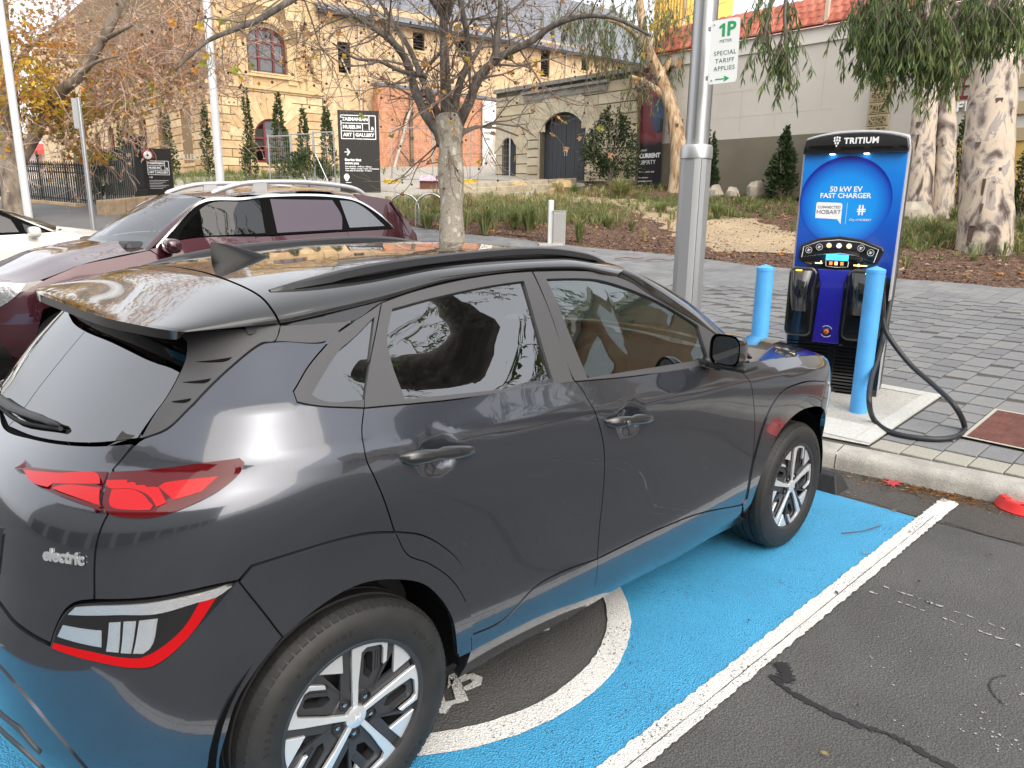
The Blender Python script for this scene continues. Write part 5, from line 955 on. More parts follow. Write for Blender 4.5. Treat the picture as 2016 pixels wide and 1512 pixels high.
# ================================================================ charger, bollards, pole, sign, bits on the road
D = {'museum':(15.526, 37.455, 3.049),'bol_r':(4.9, -0.315, 0.183),'bol_l':(4.559, 0.391, 0.167),'sign_c':(4.339, 0.769, 2.867),'red':(4.132, -1.616, -0.0),'leaf':(3.96, -0.927, -0.0),'cable':[(5.864, -0.071, 2.193), (5.751, -0.142, 1.782), (5.604, -0.206, 1.335), (5.369, -0.282, 0.986), (5.049, -0.366, 0.664), (4.813, -0.412, 0.486), (4.589, -0.495, 0.363), (4.732, -0.501, 0.189), (4.55, -0.705, 0.175), (4.595, -0.924, 0.176), (4.75, -1.039, 0.185), (4.991, -1.03, 0.202), (4.849, -0.984, 0.378), (4.985, -0.798, 0.47), (5.089, -0.572, 0.591), (5.078, -0.397, 0.785), (5.068, -0.343, 0.918)],'gate':(22.505, 18.952, 2.736),'ws':0.893,'white':(22.672, 16.514, 2.628),'sign':(14.112, 21.051, 2.11),'sign_ax':(0.811, -0.586, 0.0),'sign_w':1.4095988673973245,'sign_h':2.79330199610685,'sign2':(8.032, 23.483, 1.806),'sign2_ax':(0.831, -0.557, 0.0),'sign2_w':0.8954498399329175,'sign2_h':1.5799836969738508,'fence':((3.77, 30.222, 1.801), (5.73, 21.025, 1.483)),'fence_step':0.135,'gatefence':((5.824, 21.296, 1.509), (7.073, 22.801, 1.701)),'gpost':(7.304, 23.043, 1.733),'bell':(7.554, 22.836, 3.122),'lowwall':((5.232, 19.503, 1.341), (7.076, 20.187, 1.514)),'nboard':(7.87, 26.905, 1.486),'nb_ax':(0.768, -0.641, 0.0),'far_shop':((18.722, 86.614, 4.644), (0.517, -0.855, 0.0)),'ytower':(75.905, 51.484, 3.0),'plane':{'base': (8.663, 9.269, 0.87), 'trunk': [(8.663, 9.269, 0.87), (8.75, 9.384, 1.465), (8.852, 9.518, 2.159), (8.931, 9.64, 2.755), (8.992, 9.74, 3.231), (9.027, 9.796, 3.498)], 'limbs': [([(8.852, 9.766, 2.902), (8.821, 9.885, 3.168), (8.686, 10.134, 3.523), (8.613, 10.376, 4.036), (8.325, 10.222, 4.455), (7.993, 10.213, 4.754), (7.59, 10.234, 4.936), (7.139, 10.292, 5.088), (6.692, 10.425, 5.051)], 0.135, 0.03), ([(8.881, 9.737, 2.902), (8.893, 9.875, 3.348), (8.768, 10.243, 4.088), (8.929, 10.901, 4.811), (9.022, 11.601, 5.463), (8.966, 12.15, 6.088)], 0.1, 0.03), ([(8.918, 9.686, 2.853), (8.981, 9.79, 3.349), (9.085, 9.956, 4.143), (9.188, 10.121, 4.936), (9.299, 10.279, 5.73), (9.603, 10.712, 6.62)], 0.145, 0.06), ([(8.955, 9.667, 2.903), (9.063, 9.729, 3.4), (9.077, 9.503, 4.049), (9.129, 9.301, 4.45), (8.98, 9.185, 4.956), (8.838, 9.206, 5.464), (8.682, 9.235, 5.956)], 0.095, 0.04), ([(8.984, 9.639, 2.904), (9.143, 9.619, 3.302), (9.207, 9.395, 3.675), (9.389, 9.252, 4.199), (9.589, 8.884, 4.534), (9.908, 8.374, 4.786), (10.114, 7.977, 5.046), (10.391, 7.465, 5.17), (10.655, 6.892, 5.073), (10.869, 6.289, 4.745)], 0.125, 0.025), ([(9.53, 8.922, 4.476), (9.603, 9.005, 4.936), (9.728, 9.045, 5.416), (9.799, 9.201, 6.087)], 0.075, 0.04), ([(9.513, 10.022, 4.296), (10.156, 10.285, 4.803), (10.722, 10.517, 5.421), (11.49, 10.528, 5.959), (12.298, 10.544, 6.632)], 0.06, 0.02), ([(8.551, 9.908, 4.17), (7.843, 9.729, 4.155), (7.318, 9.699, 4.26), (6.789, 9.626, 4.224), (6.311, 9.573, 4.396)], 0.05, 0.015), ([(9.603, 10.712, 6.62), (7.973, 10.313, 6.281), (6.499, 10.05, 5.511), (5.673, 9.813, 4.983), (5.111, 9.803, 4.61), (4.705, 9.839, 4.4), (4.33, 9.992, 4.201), (4.028, 10.049, 3.929), (3.8, 10.052, 3.709)], 0.085, 0.018), ([(9.28, 10.165, 5.334), (8.37, 9.745, 6.454), (7.46, 9.325, 7.574), (6.68, 8.965, 8.534)], 0.07, 0.02), ([(9.28, 10.165, 5.334), (8.86, 9.325, 6.594), (8.44, 8.485, 7.854), (8.08, 7.765, 8.934)], 0.07, 0.02), ([(9.28, 10.165, 5.334), (9.49, 9.535, 6.874), (9.7, 8.905, 8.414), (9.88, 8.365, 9.734)], 0.07, 0.02), ([(9.28, 10.165, 5.334), (9.98, 10.375, 6.594), (10.68, 10.585, 7.854), (11.28, 10.765, 8.934)], 0.07, 0.02), ([(9.28, 10.165, 5.334), (8.58, 10.725, 6.524), (7.88, 11.285, 7.714), (7.28, 11.765, 8.734)], 0.07, 0.02), ([(9.28, 10.165, 5.334), (8.16, 9.255, 6.244), (7.04, 8.345, 7.154), (6.08, 7.565, 7.934)], 0.07, 0.02), ([(9.28, 10.165, 5.334), (9.21, 10.305, 7.084), (9.14, 10.445, 8.834), (9.08, 10.565, 10.334)], 0.07, 0.02)]},'oldplane':{'base': (3.278, 20.009, 1.246), 'limbs': [([(3.278, 20.009, 1.246), (3.401, 20.189, 2.142), (3.482, 20.36, 2.888), (3.586, 20.675, 4.131), (3.692, 21.03, 5.499), (3.836, 21.43, 7.115)], 0.33, 0.22), ([(3.576, 20.196, 2.666), (3.876, 20.073, 3.167), (4.257, 19.927, 3.832), (4.474, 19.168, 4.325), (4.733, 18.595, 4.644), (5.193, 18.132, 5.442), (5.555, 17.756, 6.221), (5.795, 17.759, 6.922)], 0.17, 0.09), ([(3.777, 20.699, 4.755), (4.504, 21.746, 5.71), (5.205, 21.955, 6.223), (6.116, 21.923, 6.622)], 0.1, 0.03), ([(5.193, 18.132, 5.442), (5.349, 17.301, 5.548), (5.49, 16.768, 5.642)], 0.07, 0.03), ([(4.689, 18.638, 4.643), (4.96, 17.893, 4.91), (5.262, 17.202, 4.998)], 0.06, 0.02)], 'clumps': [((3.898, 19.681, 4.194), (1.2, 1.2, 0.9), 900, (8, 4, 4, 1, 0), 0), ((4.916, 19.963, 3.705), (1.0, 1.0, 0.65), 760, (8, 4, 4, 1, 0), 1), ((5.802, 19.954, 4.096), (0.9, 0.9, 0.75), 380, (6, 4, 3, 3, 3), 2), ((5.343, 20.747, 3.006), (0.7, 0.7, 0.35), 260, (7, 3, 4, 1, 0), 3), ((4.742, 19.938, 5.267), (1.5, 1.5, 1.0), 560, (3, 4, 2, 3, 5), 4), ((5.652, 19.231, 5.779), (1.5, 1.5, 1.0), 640, (0, 2, 0, 4, 10), 5), ((6.641, 18.946, 5.646), (1.5, 1.5, 1.2), 680, (0, 1, 0, 3, 12), 6), ((5.917, 18.562, 4.542), (1.2, 1.2, 0.8), 620, (1, 2, 1, 4, 9), 7), ((7.278, 18.777, 4.84), (1.0, 1.0, 0.9), 420, (0, 1, 0, 3, 12), 8), ((4.102, 20.761, 5.878), (1.4, 1.4, 1.0), 480, (1, 4, 1, 5, 3), 9), ((7.116, 17.991, 6.299), (1.3, 1.3, 0.8), 400, (0, 1, 0, 3, 12), 10), ((8.118, 18.101, 5.246), (0.7, 0.7, 1.0), 170, (0, 1, 0, 3, 12), 11), ((3.465, 20.418, 3.012), (0.6, 0.6, 0.5), 130, (6, 4, 4, 1, 0), 12), ((5.327, 17.903, 7.283), (2.4, 2.4, 1.2), 650, (1, 2, 1, 4, 9), 13), ((3.962, 17.929, 7.696), (2.2, 2.2, 1.2), 450, (1, 3, 1, 4, 6), 14)]},'gum_gate':{'base': (21.7, 12.781, 2.203), 'limbs': [([(21.692, 12.772, 2.315), (21.894, 12.95, 3.434), (21.968, 13.223, 4.464), (21.95, 13.526, 5.322), (21.857, 13.903, 6.178), (21.687, 14.381, 7.119), (21.698, 14.743, 8.234), (21.837, 15.01, 9.437)], 0.36, 0.12), ([(21.896, 13.625, 5.458), (21.605, 14.018, 5.796), (20.918, 14.018, 5.949), (20.237, 13.975, 5.993)], 0.16, 0.05), ([(21.857, 13.903, 6.178), (22.827, 14.004, 7.147), (23.619, 14.289, 8.147), (23.855, 14.419, 9.22)], 0.13, 0.05), ([(21.687, 14.381, 7.119), (21.336, 14.919, 7.713), (20.88, 15.471, 8.049), (20.282, 16.131, 8.297)], 0.1, 0.03)], 'clumps': [((20.779, 15.625, 8.219), (1.6, 1.6, 0.8), 75, 1.0, 18, 0.24, (2, 4, 2, 2)), ((21.8, 14.645, 8.236), (1.3, 1.3, 0.9), 55, 1.0, 18, 0.24, (2, 4, 3, 1)), ((20.317, 16.881, 8.505), (1.2, 1.2, 0.5), 40, 1.0, 18, 0.24, (1, 4, 1, 3)), ((22.538, 13.879, 8.076), (0.9, 0.9, 1.0), 36, 1.0, 18, 0.24, (2, 3, 4, 1)), ((20.712, 14.626, 7.173), (1.1, 1.1, 0.6), 40, 1.0, 18, 0.24, (1, 4, 2, 3)), ((20.544, 13.681, 5.998), (0.7, 0.7, 0.5), 24, 1.0, 18, 0.24, (0, 3, 1, 6)), ((20.024, 15.286, 7.162), (0.8, 0.8, 0.5), 22, 1.0, 18, 0.24, (1, 3, 1, 5)), ((22.193, 13.751, 6.698), (0.6, 0.6, 0.8), 20, 1.0, 18, 0.24, (2, 3, 4, 1))]},'gum_twin':{'base': (19.896, 4.138, 1.489), 'multi': True, 'limbs': [([(19.751, 4.285, 1.512), (20.008, 4.463, 2.787), (20.222, 4.591, 3.787), (20.454, 4.701, 4.788), (20.706, 4.834, 5.913), (21.005, 4.962, 7.164)], 0.36, 0.24), ([(20.17, 3.866, 1.469), (20.415, 4.031, 2.669), (20.61, 4.176, 3.669), (20.75, 4.416, 4.793), (20.909, 4.638, 5.917), (21.182, 4.834, 7.292)], 0.3, 0.2), ([(20.675, 4.522, 5.749), (20.445, 4.265, 6.027), (20.229, 3.911, 6.054)], 0.1, 0.04)], 'clumps': [((21.315, 4.831, 7.668), (2, 2, 1), 30, 1.0, 18, 0.24, (2, 3, 2, 1))]},'gum_big':{'base': (15.575, 1.635, 0.963), 'limbs': [([(15.556, 1.643, 0.934), (15.66, 1.733, 1.502), (15.779, 1.84, 2.165), (15.926, 1.95, 2.922), (16.088, 2.047, 3.68), (16.249, 2.113, 4.343), (16.395, 2.162, 4.911), (16.634, 2.185, 5.67), (16.829, 2.187, 6.24)], 0.5, 0.36), ([(16.293, 2.134, 4.532), (16.579, 2.048, 5.103), (16.949, 1.882, 5.675)], 0.2, 0.15)], 'clumps': [((9.059, 1.582, 4.177), (0.32, 0.32, 0.28), 62, 0.62, 16, 0.185, (4, 4, 2, 0)), ((9.236, 1.372, 4.061), (0.34, 0.34, 0.34), 70, 0.62, 16, 0.185, (4, 4, 3, 0)), ((9.439, 1.136, 3.944), (0.32, 0.32, 0.36), 74, 0.62, 16, 0.185, (4, 3, 4, 0)), ((9.407, 1.568, 3.857), (0.24, 0.24, 0.22), 30, 0.62, 16, 0.185, (4, 3, 4, 0)), ((9.749, 1.038, 3.689), (0.22, 0.22, 0.25), 34, 0.62, 16, 0.185, (3, 3, 5, 0)), ((9.887, 0.777, 4.161), (0.42, 0.42, 0.26), 80, 0.62, 16, 0.185, (4, 4, 3, 0)), ((10.213, 0.494, 4.256), (0.36, 0.36, 0.26), 52, 0.62, 16, 0.185, (4, 4, 3, 0)), ((9.451, 1.356, 4.633), (0.55, 0.55, 0.3), 40, 0.62, 16, 0.185, (4, 4, 2, 0)), ((8.514, 2.742, 4.364), (0.1, 0.1, 0.18), 9, 0.62, 16, 0.185, (4, 5, 1, 0)), ((8.718, 2.526, 4.305), (0.09, 0.09, 0.18), 9, 0.62, 16, 0.185, (4, 5, 1, 0)), ((8.6, 2.488, 3.853), (0.07, 0.07, 0.14), 12, 0.62, 16, 0.185, (3, 5, 1, 0)), ((8.418, 2.692, 3.938), (0.06, 0.06, 0.13), 9, 0.62, 16, 0.185, (3, 5, 1, 1)), ((8.572, 2.467, 3.709), (0.05, 0.05, 0.1), 8, 0.62, 16, 0.185, (3, 5, 2, 0))], 'branches': [[(9.065, 2.317, 4.686), (8.757, 2.551, 4.493), (8.637, 2.561, 4.179), (8.592, 2.479, 3.803), (8.561, 2.405, 3.49)], [(8.757, 2.551, 4.493), (8.569, 2.679, 4.334), (8.455, 2.694, 4.051), (8.387, 2.666, 3.768)], [(13.721, 1.45, 4.419), (11.005, 1.195, 4.364), (9.403, 1.301, 4.333), (8.977, 1.75, 4.445), (8.64, 2.114, 4.56)]]},'gum_street':{'base': (7.4, -6.6, 0.3), 'limbs': [([(7.4, -6.6, 0.3), (7.3, -6.5, 1.8), (6.9, -6.1, 3.6), (6.3, -5.5, 5.4), (6.0, -4.9, 7.2), (6.2, -4.6, 9.5)], 0.52, 0.3), ([(6.6, -5.8, 4.6), (7.6, -6.4, 6.2), (8.8, -7.2, 7.4)], 0.22, 0.1)], 'clumps': [((8.2, -6.4, 6.6), (1.7, 1.5, 0.7), 50, 1.0, 18, 0.22, (4, 4, 3, 0)), ((6.2, -4.8, 8.6), (1.6, 1.5, 0.8), 40, 1.0, 18, 0.22, (4, 4, 3, 0)), ((9.5, -5.2, 6.8), (1.3, 1.2, 0.6), 34, 1.0, 18, 0.22, (4, 4, 3, 0))]},'shrubs':[((12.986, 35.951, 2.745), 3.04, 0.84, 'slim conifer shrub before the shaded museum front, left of the first pole', True, 800, 0.16, (4, 2, 4, 2)), ((13.457, 32.623, 2.637), 3.47, 0.7, 'slim shrub at the museum corner right behind the white flagpole', True, 800, 0.16, (4, 2, 4, 2)), ((14.365, 30.298, 2.614), 3.71, 0.81, 'tall slim shrub left of the lower arched museum window', True, 1000, 0.16, (4, 2, 4, 2)), ((15.384, 29.334, 2.665), 3.46, 1.31, 'branching slim shrub in front of the lower arched museum window', True, 1100, 0.16, (4, 2, 4, 2)), ((16.144, 28.589, 2.701), 3.0, 0.91, 'slim shrub right of the lower arched museum window', True, 800, 0.16, (4, 2, 4, 2)), ((16.346, 26.973, 2.646), 3.05, 1.01, 'slim shrub half hidden by the large black museum sign', True, 800, 0.16, (4, 2, 4, 2)), ((11.43, 37.845, 2.691), 2.59, 0.64, 'small shrub before the far museum windows on the left', True, 400, 0.16, (4, 2, 4, 2)), ((14.18, 24.737, 2.346), 1.36, 2.19, 'wide low bush behind the temporary mesh fence', False, 1100, 0.16, (3, 2, 5, 2)), ((20.837, 15.125, 2.293), 2.76, 2.3, 'dense dark bush in front of the gateway wall', False, 3600, 0.12, (3, 5, 2, 0)), ((21.495, 8.882, 1.915), 2.1, 1.32, 'bushy conical shrub against the olive wall base left of the charger', True, 2600, 0.13, (4, 4, 2, 0)), ((21.295, 11.34, 2.062), 2.08, 0.84, 'conical shrub against the olive wall base right of the lamp pole', True, 1500, 0.13, (4, 4, 2, 0)), ((20.86, 3.732, 1.557), 2.46, 0.91, 'dark leafy shrub between the two gum trunks', False, 1500, 0.1, (2, 5, 2, 0)), ((6.778, 24.68, 1.771), 1.4, 0.99, 'low rounded bush behind the iron railings', False, 800, 0.12, (3, 3, 3, 0)), ((19.644, 2.12, 1.355), 1.7, 0.58, 'bush at the right edge behind the big gum trunk', False, 900, 0.1, (3, 3, 3, 1))],'tussocks':[((18.605, 12.849, 1.947), 0.85, 0.65, 320, (3, 5, 2, 1), 'big round olive tussock in front of the dark bush'), ((11.649, 10.093, 1.152), 0.74, 0.36, 200, (4, 3, 1, 2), 'green tussock left of the white garden post'), ((11.837, 10.806, 1.212), 0.62, 0.37, 180, (4, 4, 1, 1), 'leaning tussock near the middle of the bed'), ((12.993, 13.76, 1.508), 0.68, 0.16, 120, (1, 2, 7, 0), 'straw coloured upright tussock right of the plane trunk'), ((12.313, 14.389, 1.497), 0.86, 0.36, 160, (1, 3, 5, 0), 'straw tussock left of the plane trunk'), ((17.894, 14.906, 2.03), 0.68, 0.31, 140, (1, 2, 7, 0), 'straw tussock beside the boulder before the gate'), ((18.479, 14.747, 2.073), 0.52, 0.38, 160, (5, 1, 0, 4), 'dark green clump right of the straw tussock by the gate'), ((14.965, 12.151, 1.564), 0.37, 0.19, 90, (1, 1, 7, 0), 'pale straw tussock behind the white post'), ((11.049, 7.982, 0.986), 0.66, 0.23, 160, (4, 4, 2, 1), 'loose tussock right of the grey service box'), ((13.209, 8.995, 1.201), 0.44, 0.27, 130, (5, 3, 0, 1), 'green clump at the left side of the gravel path'), ((13.394, 8.412, 1.181), 0.38, 0.17, 90, (5, 3, 1, 0), 'small green clump beside the gravel path'), ((11.912, 6.945, 0.988), 0.44, 0.1, 60, (0, 1, 8, 0), 'thin dry straw tuft in the open mulch'), ((13.973, 7.775, 1.193), 0.43, 0.1, 50, (0, 1, 8, 0), 'thin dry straw tuft left of the lamp pole'), ((10.457, 10.282, 1.084), 0.8, 0.34, 170, (4, 3, 1, 2), 'tall green tussock behind the car roof'), ((10.11, 11.986, 1.174), 0.51, 0.36, 170, (4, 2, 1, 3), 'green tussock inside the cycle hoops'), ((16.728, 9.969, 1.571), 0.42, 0.42, 160, (5, 3, 0, 2), 'low green clump left of the lamp pole across the path'), ((16.801, 8.215, 1.467), 0.53, 0.4, 200, (4, 4, 1, 2), 'green clump right of the lamp pole'), ((22.847, 8.979, 2.079), 0.43, 0.49, 170, (3, 3, 3, 1), 'olive tussock at the foot of the conical shrub'), ((16.615, 2.921, 1.15), 0.56, 0.38, 200, (4, 4, 2, 1), 'grass clump below the twin gum trunks'), ((19.485, 3.342, 1.436), 0.55, 0.37, 170, (4, 4, 1, 2), 'grass clump left of the big gum trunk'), ((14.108, 1.437, 0.863), 0.2, 0.15, 60, (3, 3, 2, 0), 'small sprig in the mulch before the big gum'), ((17.709, 1.554, 1.18), 0.64, 0.32, 160, (3, 4, 2, 1), 'grass clump right of the big gum trunk')],'cover':[(13.54, 12.79, 1.6, 1.4, 230, 0.34, (4, 4, 2, 2)), (13.68, 15.15, 1.5, 1.2, 150, 0.34, (3, 4, 4, 1)), (14.24, 11.33, 1.0, 1.0, 90, 0.34, (4, 4, 3, 1)), (18.44, 11.19, 1.0, 0.8, 60, 0.26, (5, 3, 1, 2)), (17.56, 8.55, 0.7, 0.7, 50, 0.28, (5, 4, 1, 2)), (22.12, 9.12, 1.5, 0.9, 90, 0.24, (4, 3, 2, 2)), (16.8, 3.03, 1.3, 0.9, 150, 0.34, (4, 4, 2, 2)), (17.05, 1.57, 1.1, 0.8, 90, 0.34, (3, 4, 3, 2)), (21.18, 14.24, 1.5, 0.7, 60, 0.3, (4, 3, 2, 2)), (20.91, 9.87, 1.2, 0.6, 60, 0.22, (4, 3, 2, 2)), (12.58, 16.2, 1.2, 0.9, 100, 0.3, (4, 3, 3, 2)), (19.93, 6.52, 1.0, 0.8, 60, 0.24, (4, 3, 2, 2)), (15.11, 37.42, 2.6, 1.0, 160, 0.4, (4, 4, 1, 1)), (16.42, 31.16, 2.4, 1.0, 150, 0.4, (4, 4, 2, 1)), (15.91, 14.82, 2.5, 0.8, 120, 0.3, (2, 3, 6, 0))],'barkstrip':[((10.389, 5.452, 0.775), 'curled bark strip on the pavement left of the lamp pole'), ((10.117, 5.953, 0.784), 'small bark strip on the pavement near the garden edge')],'rocks':[((21.098, 10.982, 2.018), (0.3, 0.25, 0.31), 'squarish pale boulder just right of the lamp pole', 0), ((21.216, 10.402, 1.989), (0.26, 0.22, 0.28), 'small pointed boulder, middle of the three by the white wall', 0), ((21.71, 9.836, 1.997), (0.38, 0.32, 0.41), 'largest grey boulder of the three by the white wall', 0), ((19.103, 4.188, 1.418), (0.55, 0.46, 0.37), 'broad flat boulder below the twin gum trunks', 0), ((18.837, 17.771, 2.301), (0.43, 0.36, 0.23), 'low ochre boulder on the stone steps', 1), ((19.678, 16.358, 2.275), (0.48, 0.4, 0.28), 'flat ochre boulder before the gate door', 1), ((17.983, 15.221, 2.032), (0.26, 0.22, 0.21), 'small ochre boulder beside the straw tussock', 1)],'steps':[((13.094, 17.997, 1.794), (16.727, 16.521, 2.012), 0.18, 'front long stone step before the gateway'), ((16.178, 18.008, 2.071), (19.92, 17.171, 2.358), 0.2, 'middle long stone step before the gateway'), ((17.31, 19.36, 2.277), (21.997, 17.883, 2.608), 0.22, 'rear long stone step before the gateway')],'poles':[((2.764, 15.974, 0.925), (2.764, 15.974, 6.408), 0.08, 0.069, 'flagpole', 'flagpole', 'white flagpole at the left edge in front of the old plane tree'), ((5.735, 13.259, 0.936), (5.735, 13.259, 6.457), 0.09, 0.069, 'flagpole', 'flagpole', 'tall white flagpole before the museum corner'), ((3.858, 15.567, 0.97), (3.858, 15.567, 3.806), 0.049, 0.044, 'sign_pole', 'sign pole', 'thin steel sign pole with an edge-on sign by the left footpath')],'wpost':((10.543, 8.339, 0.942), 0.91, (10.667, 8.223, 0.944), 0.68),'hoops':[((10.573, 12.426, 1.205), 'stainless cycle hoop left of the plane trunk, nearest the trunk'), ((10.07, 12.832, 1.198), 'stainless cycle hoop behind the maroon car tail')],'mesh_fences':[((13.318, 26.317, 2.339), (13.693, 25.237, 2.324), 2.0, 'leftmost mesh fence panel before the museum'), ((13.722, 25.209, 2.326), (14.061, 24.164, 2.309), 2.05, 'second mesh fence panel before the museum'), ((14.09, 24.137, 2.311), (14.366, 23.152, 2.29), 2.1, 'mesh fence panel left of the black sign pillar'), ((17.406, 23.797, 2.601), (18.293, 22.227, 2.584), 2.2, 'mesh fence panel before the brick wall left of the plane tree'), ((19.376, 21.187, 2.608), (20.176, 19.7, 2.571), 2.2, 'mesh fence panel before the white banner and side door')],'lectern':(16.82, 20.407, 2.31)}
def prism_x(pts, x0, x1):    # outline in (y,z) extruded along x
    return [(x0, y, z) for y, z in pts], [(x1, y, z) for y, z in pts]
def slab(mb, pts, x0, x1):
    n = len(pts); a, b = prism_x(pts, x0, x1)
    return mb.poly(a+b, [(i, (i+1) % n, n+(i+1) % n, n+i) for i in range(n)]+[tuple(range(n))[::-1], tuple(range(n, 2*n))])
def rr_pts(y0, y1, z0, z1, r, n=5):
    o = []
    for cy, cz, a0 in ((y1-r, z1-r, 0), (y0+r, z1-r, pi/2), (y0+r, z0+r, pi), (y1-r, z0+r, 1.5*pi)):
        o += [(cy+r*math.cos(a0+pi/2*i/n), cz+r*math.sin(a0+pi/2*i/n)) for i in range(n+1)]
    return o
CH = (5.26, .09, 0.17); CHR = math.radians(14)
ch = thing('ev_charger', 'tall blue and black car charger standing on the concrete pad', 'charger', CH, rz=CHR)
CB = mat('charger_black_gloss', (.006, .006, .007), rough=.16, coat=.6); CSIL = mat('charger_silver_trim', (.50, .51, .53), rough=.3, metal=.2)
CDK = mat('charger_dark_side', (.035, .037, .042), rough=.45)
def grad_mat(name, stops, centre=None, axis=2, lo=0, hi=1, rough=.22):
    m, N, L, b = node_mat(name); tc = N.new('ShaderNodeTexCoord'); s = N.new('ShaderNodeSeparateXYZ')
    if centre:
        q = N.new('ShaderNodeVectorMath'); q.operation = 'DISTANCE'; q.inputs[1].default_value = centre; L.new(tc.outputs['Object'], q.inputs[0]); src = q.outputs['Value']
    else:
        L.new(tc.outputs['Object'], s.inputs[0]); src = s.outputs[axis]
    mr = nd(N, 'ShaderNodeMapRange'); mr.inputs[1].default_value = lo; mr.inputs[2].default_value = hi; L.new(src, mr.inputs[0])
    L.new(ramp(N, L, mr.outputs[0], stops), b.inputs['Base Color']); b.inputs['Roughness'].default_value = rough; b.inputs['Coat Weight'].default_value = .5; return m
def top_z(y, h): return h-.055*(abs(y)/.39)**2.4
out = [(-.385, .0), (.385, .0), (.39, 1.0), (.392, 2.02)]+[(y, top_z(y, 2.165)) for y in rng(.375, -.375, 14)]+[(-.392, 2.02), (-.39, 1.0)]
slab(MB(), [(y*.97, z*.995) for y, z in out], .045, .36).build('cabinet', CDK, ch, bevel=.02, smooth=40, weld=True)
slab(MB(), out, .02, .06).build('edge_trim', CSIL, ch, bevel=.008, smooth=40, weld=True)
fp = [(-.372, 1.02), (.372, 1.02), (.378, 1.99), (-.378, 1.99)]
PBL = grad_mat('print_blue', [(0, (.008, .005, .11)), (.35, (.008, .018, .24)), (.66, (.006, .09, .50)), (1, (.01, .23, .74))], axis=2, lo=.45, hi=1.95)
slab(MB(), fp, .0, .03).build('front_panel', PBL, ch, bevel=.006, weld=True)
hd = slab(MB(), [(-.383, 1.985), (.383, 1.985), (.384, 2.03)]+[(y, top_z(y, 2.145)) for y in rng(.37, -.37, 14)]+[(-.384, 2.03)], -.055, .03).build('header_visor', CB, ch, bevel=.012, seg=3, smooth=40, weld=True)
FR = lambda y, z, x=-.0025: frame((x, y, z), (0, -1, 0), (0, 0, 1))      # print on the front face
PW_ = mat('print_white', (.82, .84, .86), rough=.4)
text('header_lettering', 'TRITIUM', .062, FR(-.045, 2.078, -.0565), PW_, hd, bold=.0022, spacing=1.08)
lg = MB()
for i, (y, z, s) in enumerate(((.150, 2.105, 1), (.132, 2.110, 1), (.114, 2.105, 1), (.150, 2.085, 1), (.132, 2.088, 1), (.114, 2.085, 1), (.141, 2.066, 1), (.123, 2.066, 1), (.132, 2.046, .8))):
    lg.face([(-.0568, y-.0075*s, z), (-.0568, y, z+.0105*s), (-.0568, y+.0075*s, z+.004), (-.0568, y+.006*s, z-.0085*s), (-.0568, y-.002, z-.0105*s)][::-1])
lg.build('header_emblem', PW_, hd)
LAMP = mat('small_white_led', (1, .93, .78), emit=4)
for y in (.16, -.09): MB().box(-.04, -.01, y-.018, y+.018, 1.981, 1.9845).build('visor_lamp', LAMP, hd)
PCI = grad_mat('print_circle', [(0, (.014, .32, .84)), (.62, (.012, .27, .80)), (.88, (.008, .11, .56)), (.975, (.010, .018, .30)), (1, (.010, .018, .30))], centre=(0, .035, 1.60), lo=0, hi=.36)
dc = MB().face([(-.0018, .035+.345*math.cos(a), 1.625+.345*math.sin(a)) for a in [2*pi*i/72 for i in range(72)]][::-1]).build('circle_print', PCI, ch)
text('front_lettering', '50 kW EV', .058, FR(.035, 1.712), PW_, ch, bold=.0012)
text('front_lettering', 'FAST CHARGER', .054, FR(.035, 1.662), PW_, ch, bold=.0012)
bub = MB(); bub.face([(-.003, y, z) for y, z in [(.245, 1.485)]+[(.247, 1.60), (.238, 1.612), (.06, 1.606), (.048, 1.595), (.046, 1.44), (.075, 1.478)]][::1])
bub.build('speech_bubble', PW_, ch)
PGR = mat('print_grey', (.10, .10, .11), rough=.4)
text('front_lettering', 'CONNECTED', .0285, FR(.146, 1.572, -.0035), PGR, ch); text('front_lettering', 'HOBART', .047, FR(.146, 1.533, -.0035), PGR, ch)
MB().box(-.003, -.002, .0105, .0125, 1.44, 1.61).build('divider_line', PW_, ch)
hsh = MB()
for k in range(3):
    hsh.box(-.003, -.002, -.128-.0+k*0, -.064, 1.545+k*.0155-.008, 1.551+k*.0155-.004) if k < 2 else None
for y in (-.082, -.105): hsh.box(-.0036, -.0025, y-.006, y+.006, 1.512, 1.592)
hsh.build('city_emblem', PW_, ch)
text('front_lettering', 'City of HOBART', .023, FR(-.095, 1.475), PW_, ch, shear=.15)
# console
cs = [(.345, 1.15), (.335, 1.265), (.20, 1.325), (.04, 1.345), (-.13, 1.325), (-.285, 1.265), (-.30, 1.235), (-.26, 1.135), (-.12, 1.085), (.04, 1.068), (.20, 1.085), (.32, 1.135)]
con = slab(MB(), cs, -.022, .01).build('console', CB, ch, bevel=.008, seg=2, weld=True, smooth=40)
def outline(name, pts, w_, x, m, par):
    n = len(pts); cy = sum(p_[0] for p_ in pts)/n; cz = sum(p_[1] for p_ in pts)/n
    inn = [(y+(cy-y)*w_/max(.03, math.hypot(cy-y, cz-z)), z+(cz-z)*w_/max(.03, math.hypot(cy-y, cz-z))) for y, z in pts]
    return MB().poly([(x, y, z) for y, z in pts+inn], [(i, (i+1) % n, n+(i+1) % n, n+i) for i in range(n)]).build(name, m, par)
outline('console_outline', [(.318, 1.165), (.31, 1.25), (.19, 1.30), (.04, 1.318), (-.12, 1.30), (-.262, 1.248), (-.238, 1.145), (-.10, 1.195), (.02, 1.205), (.15, 1.195)], .005, -.0225, PW_, con)
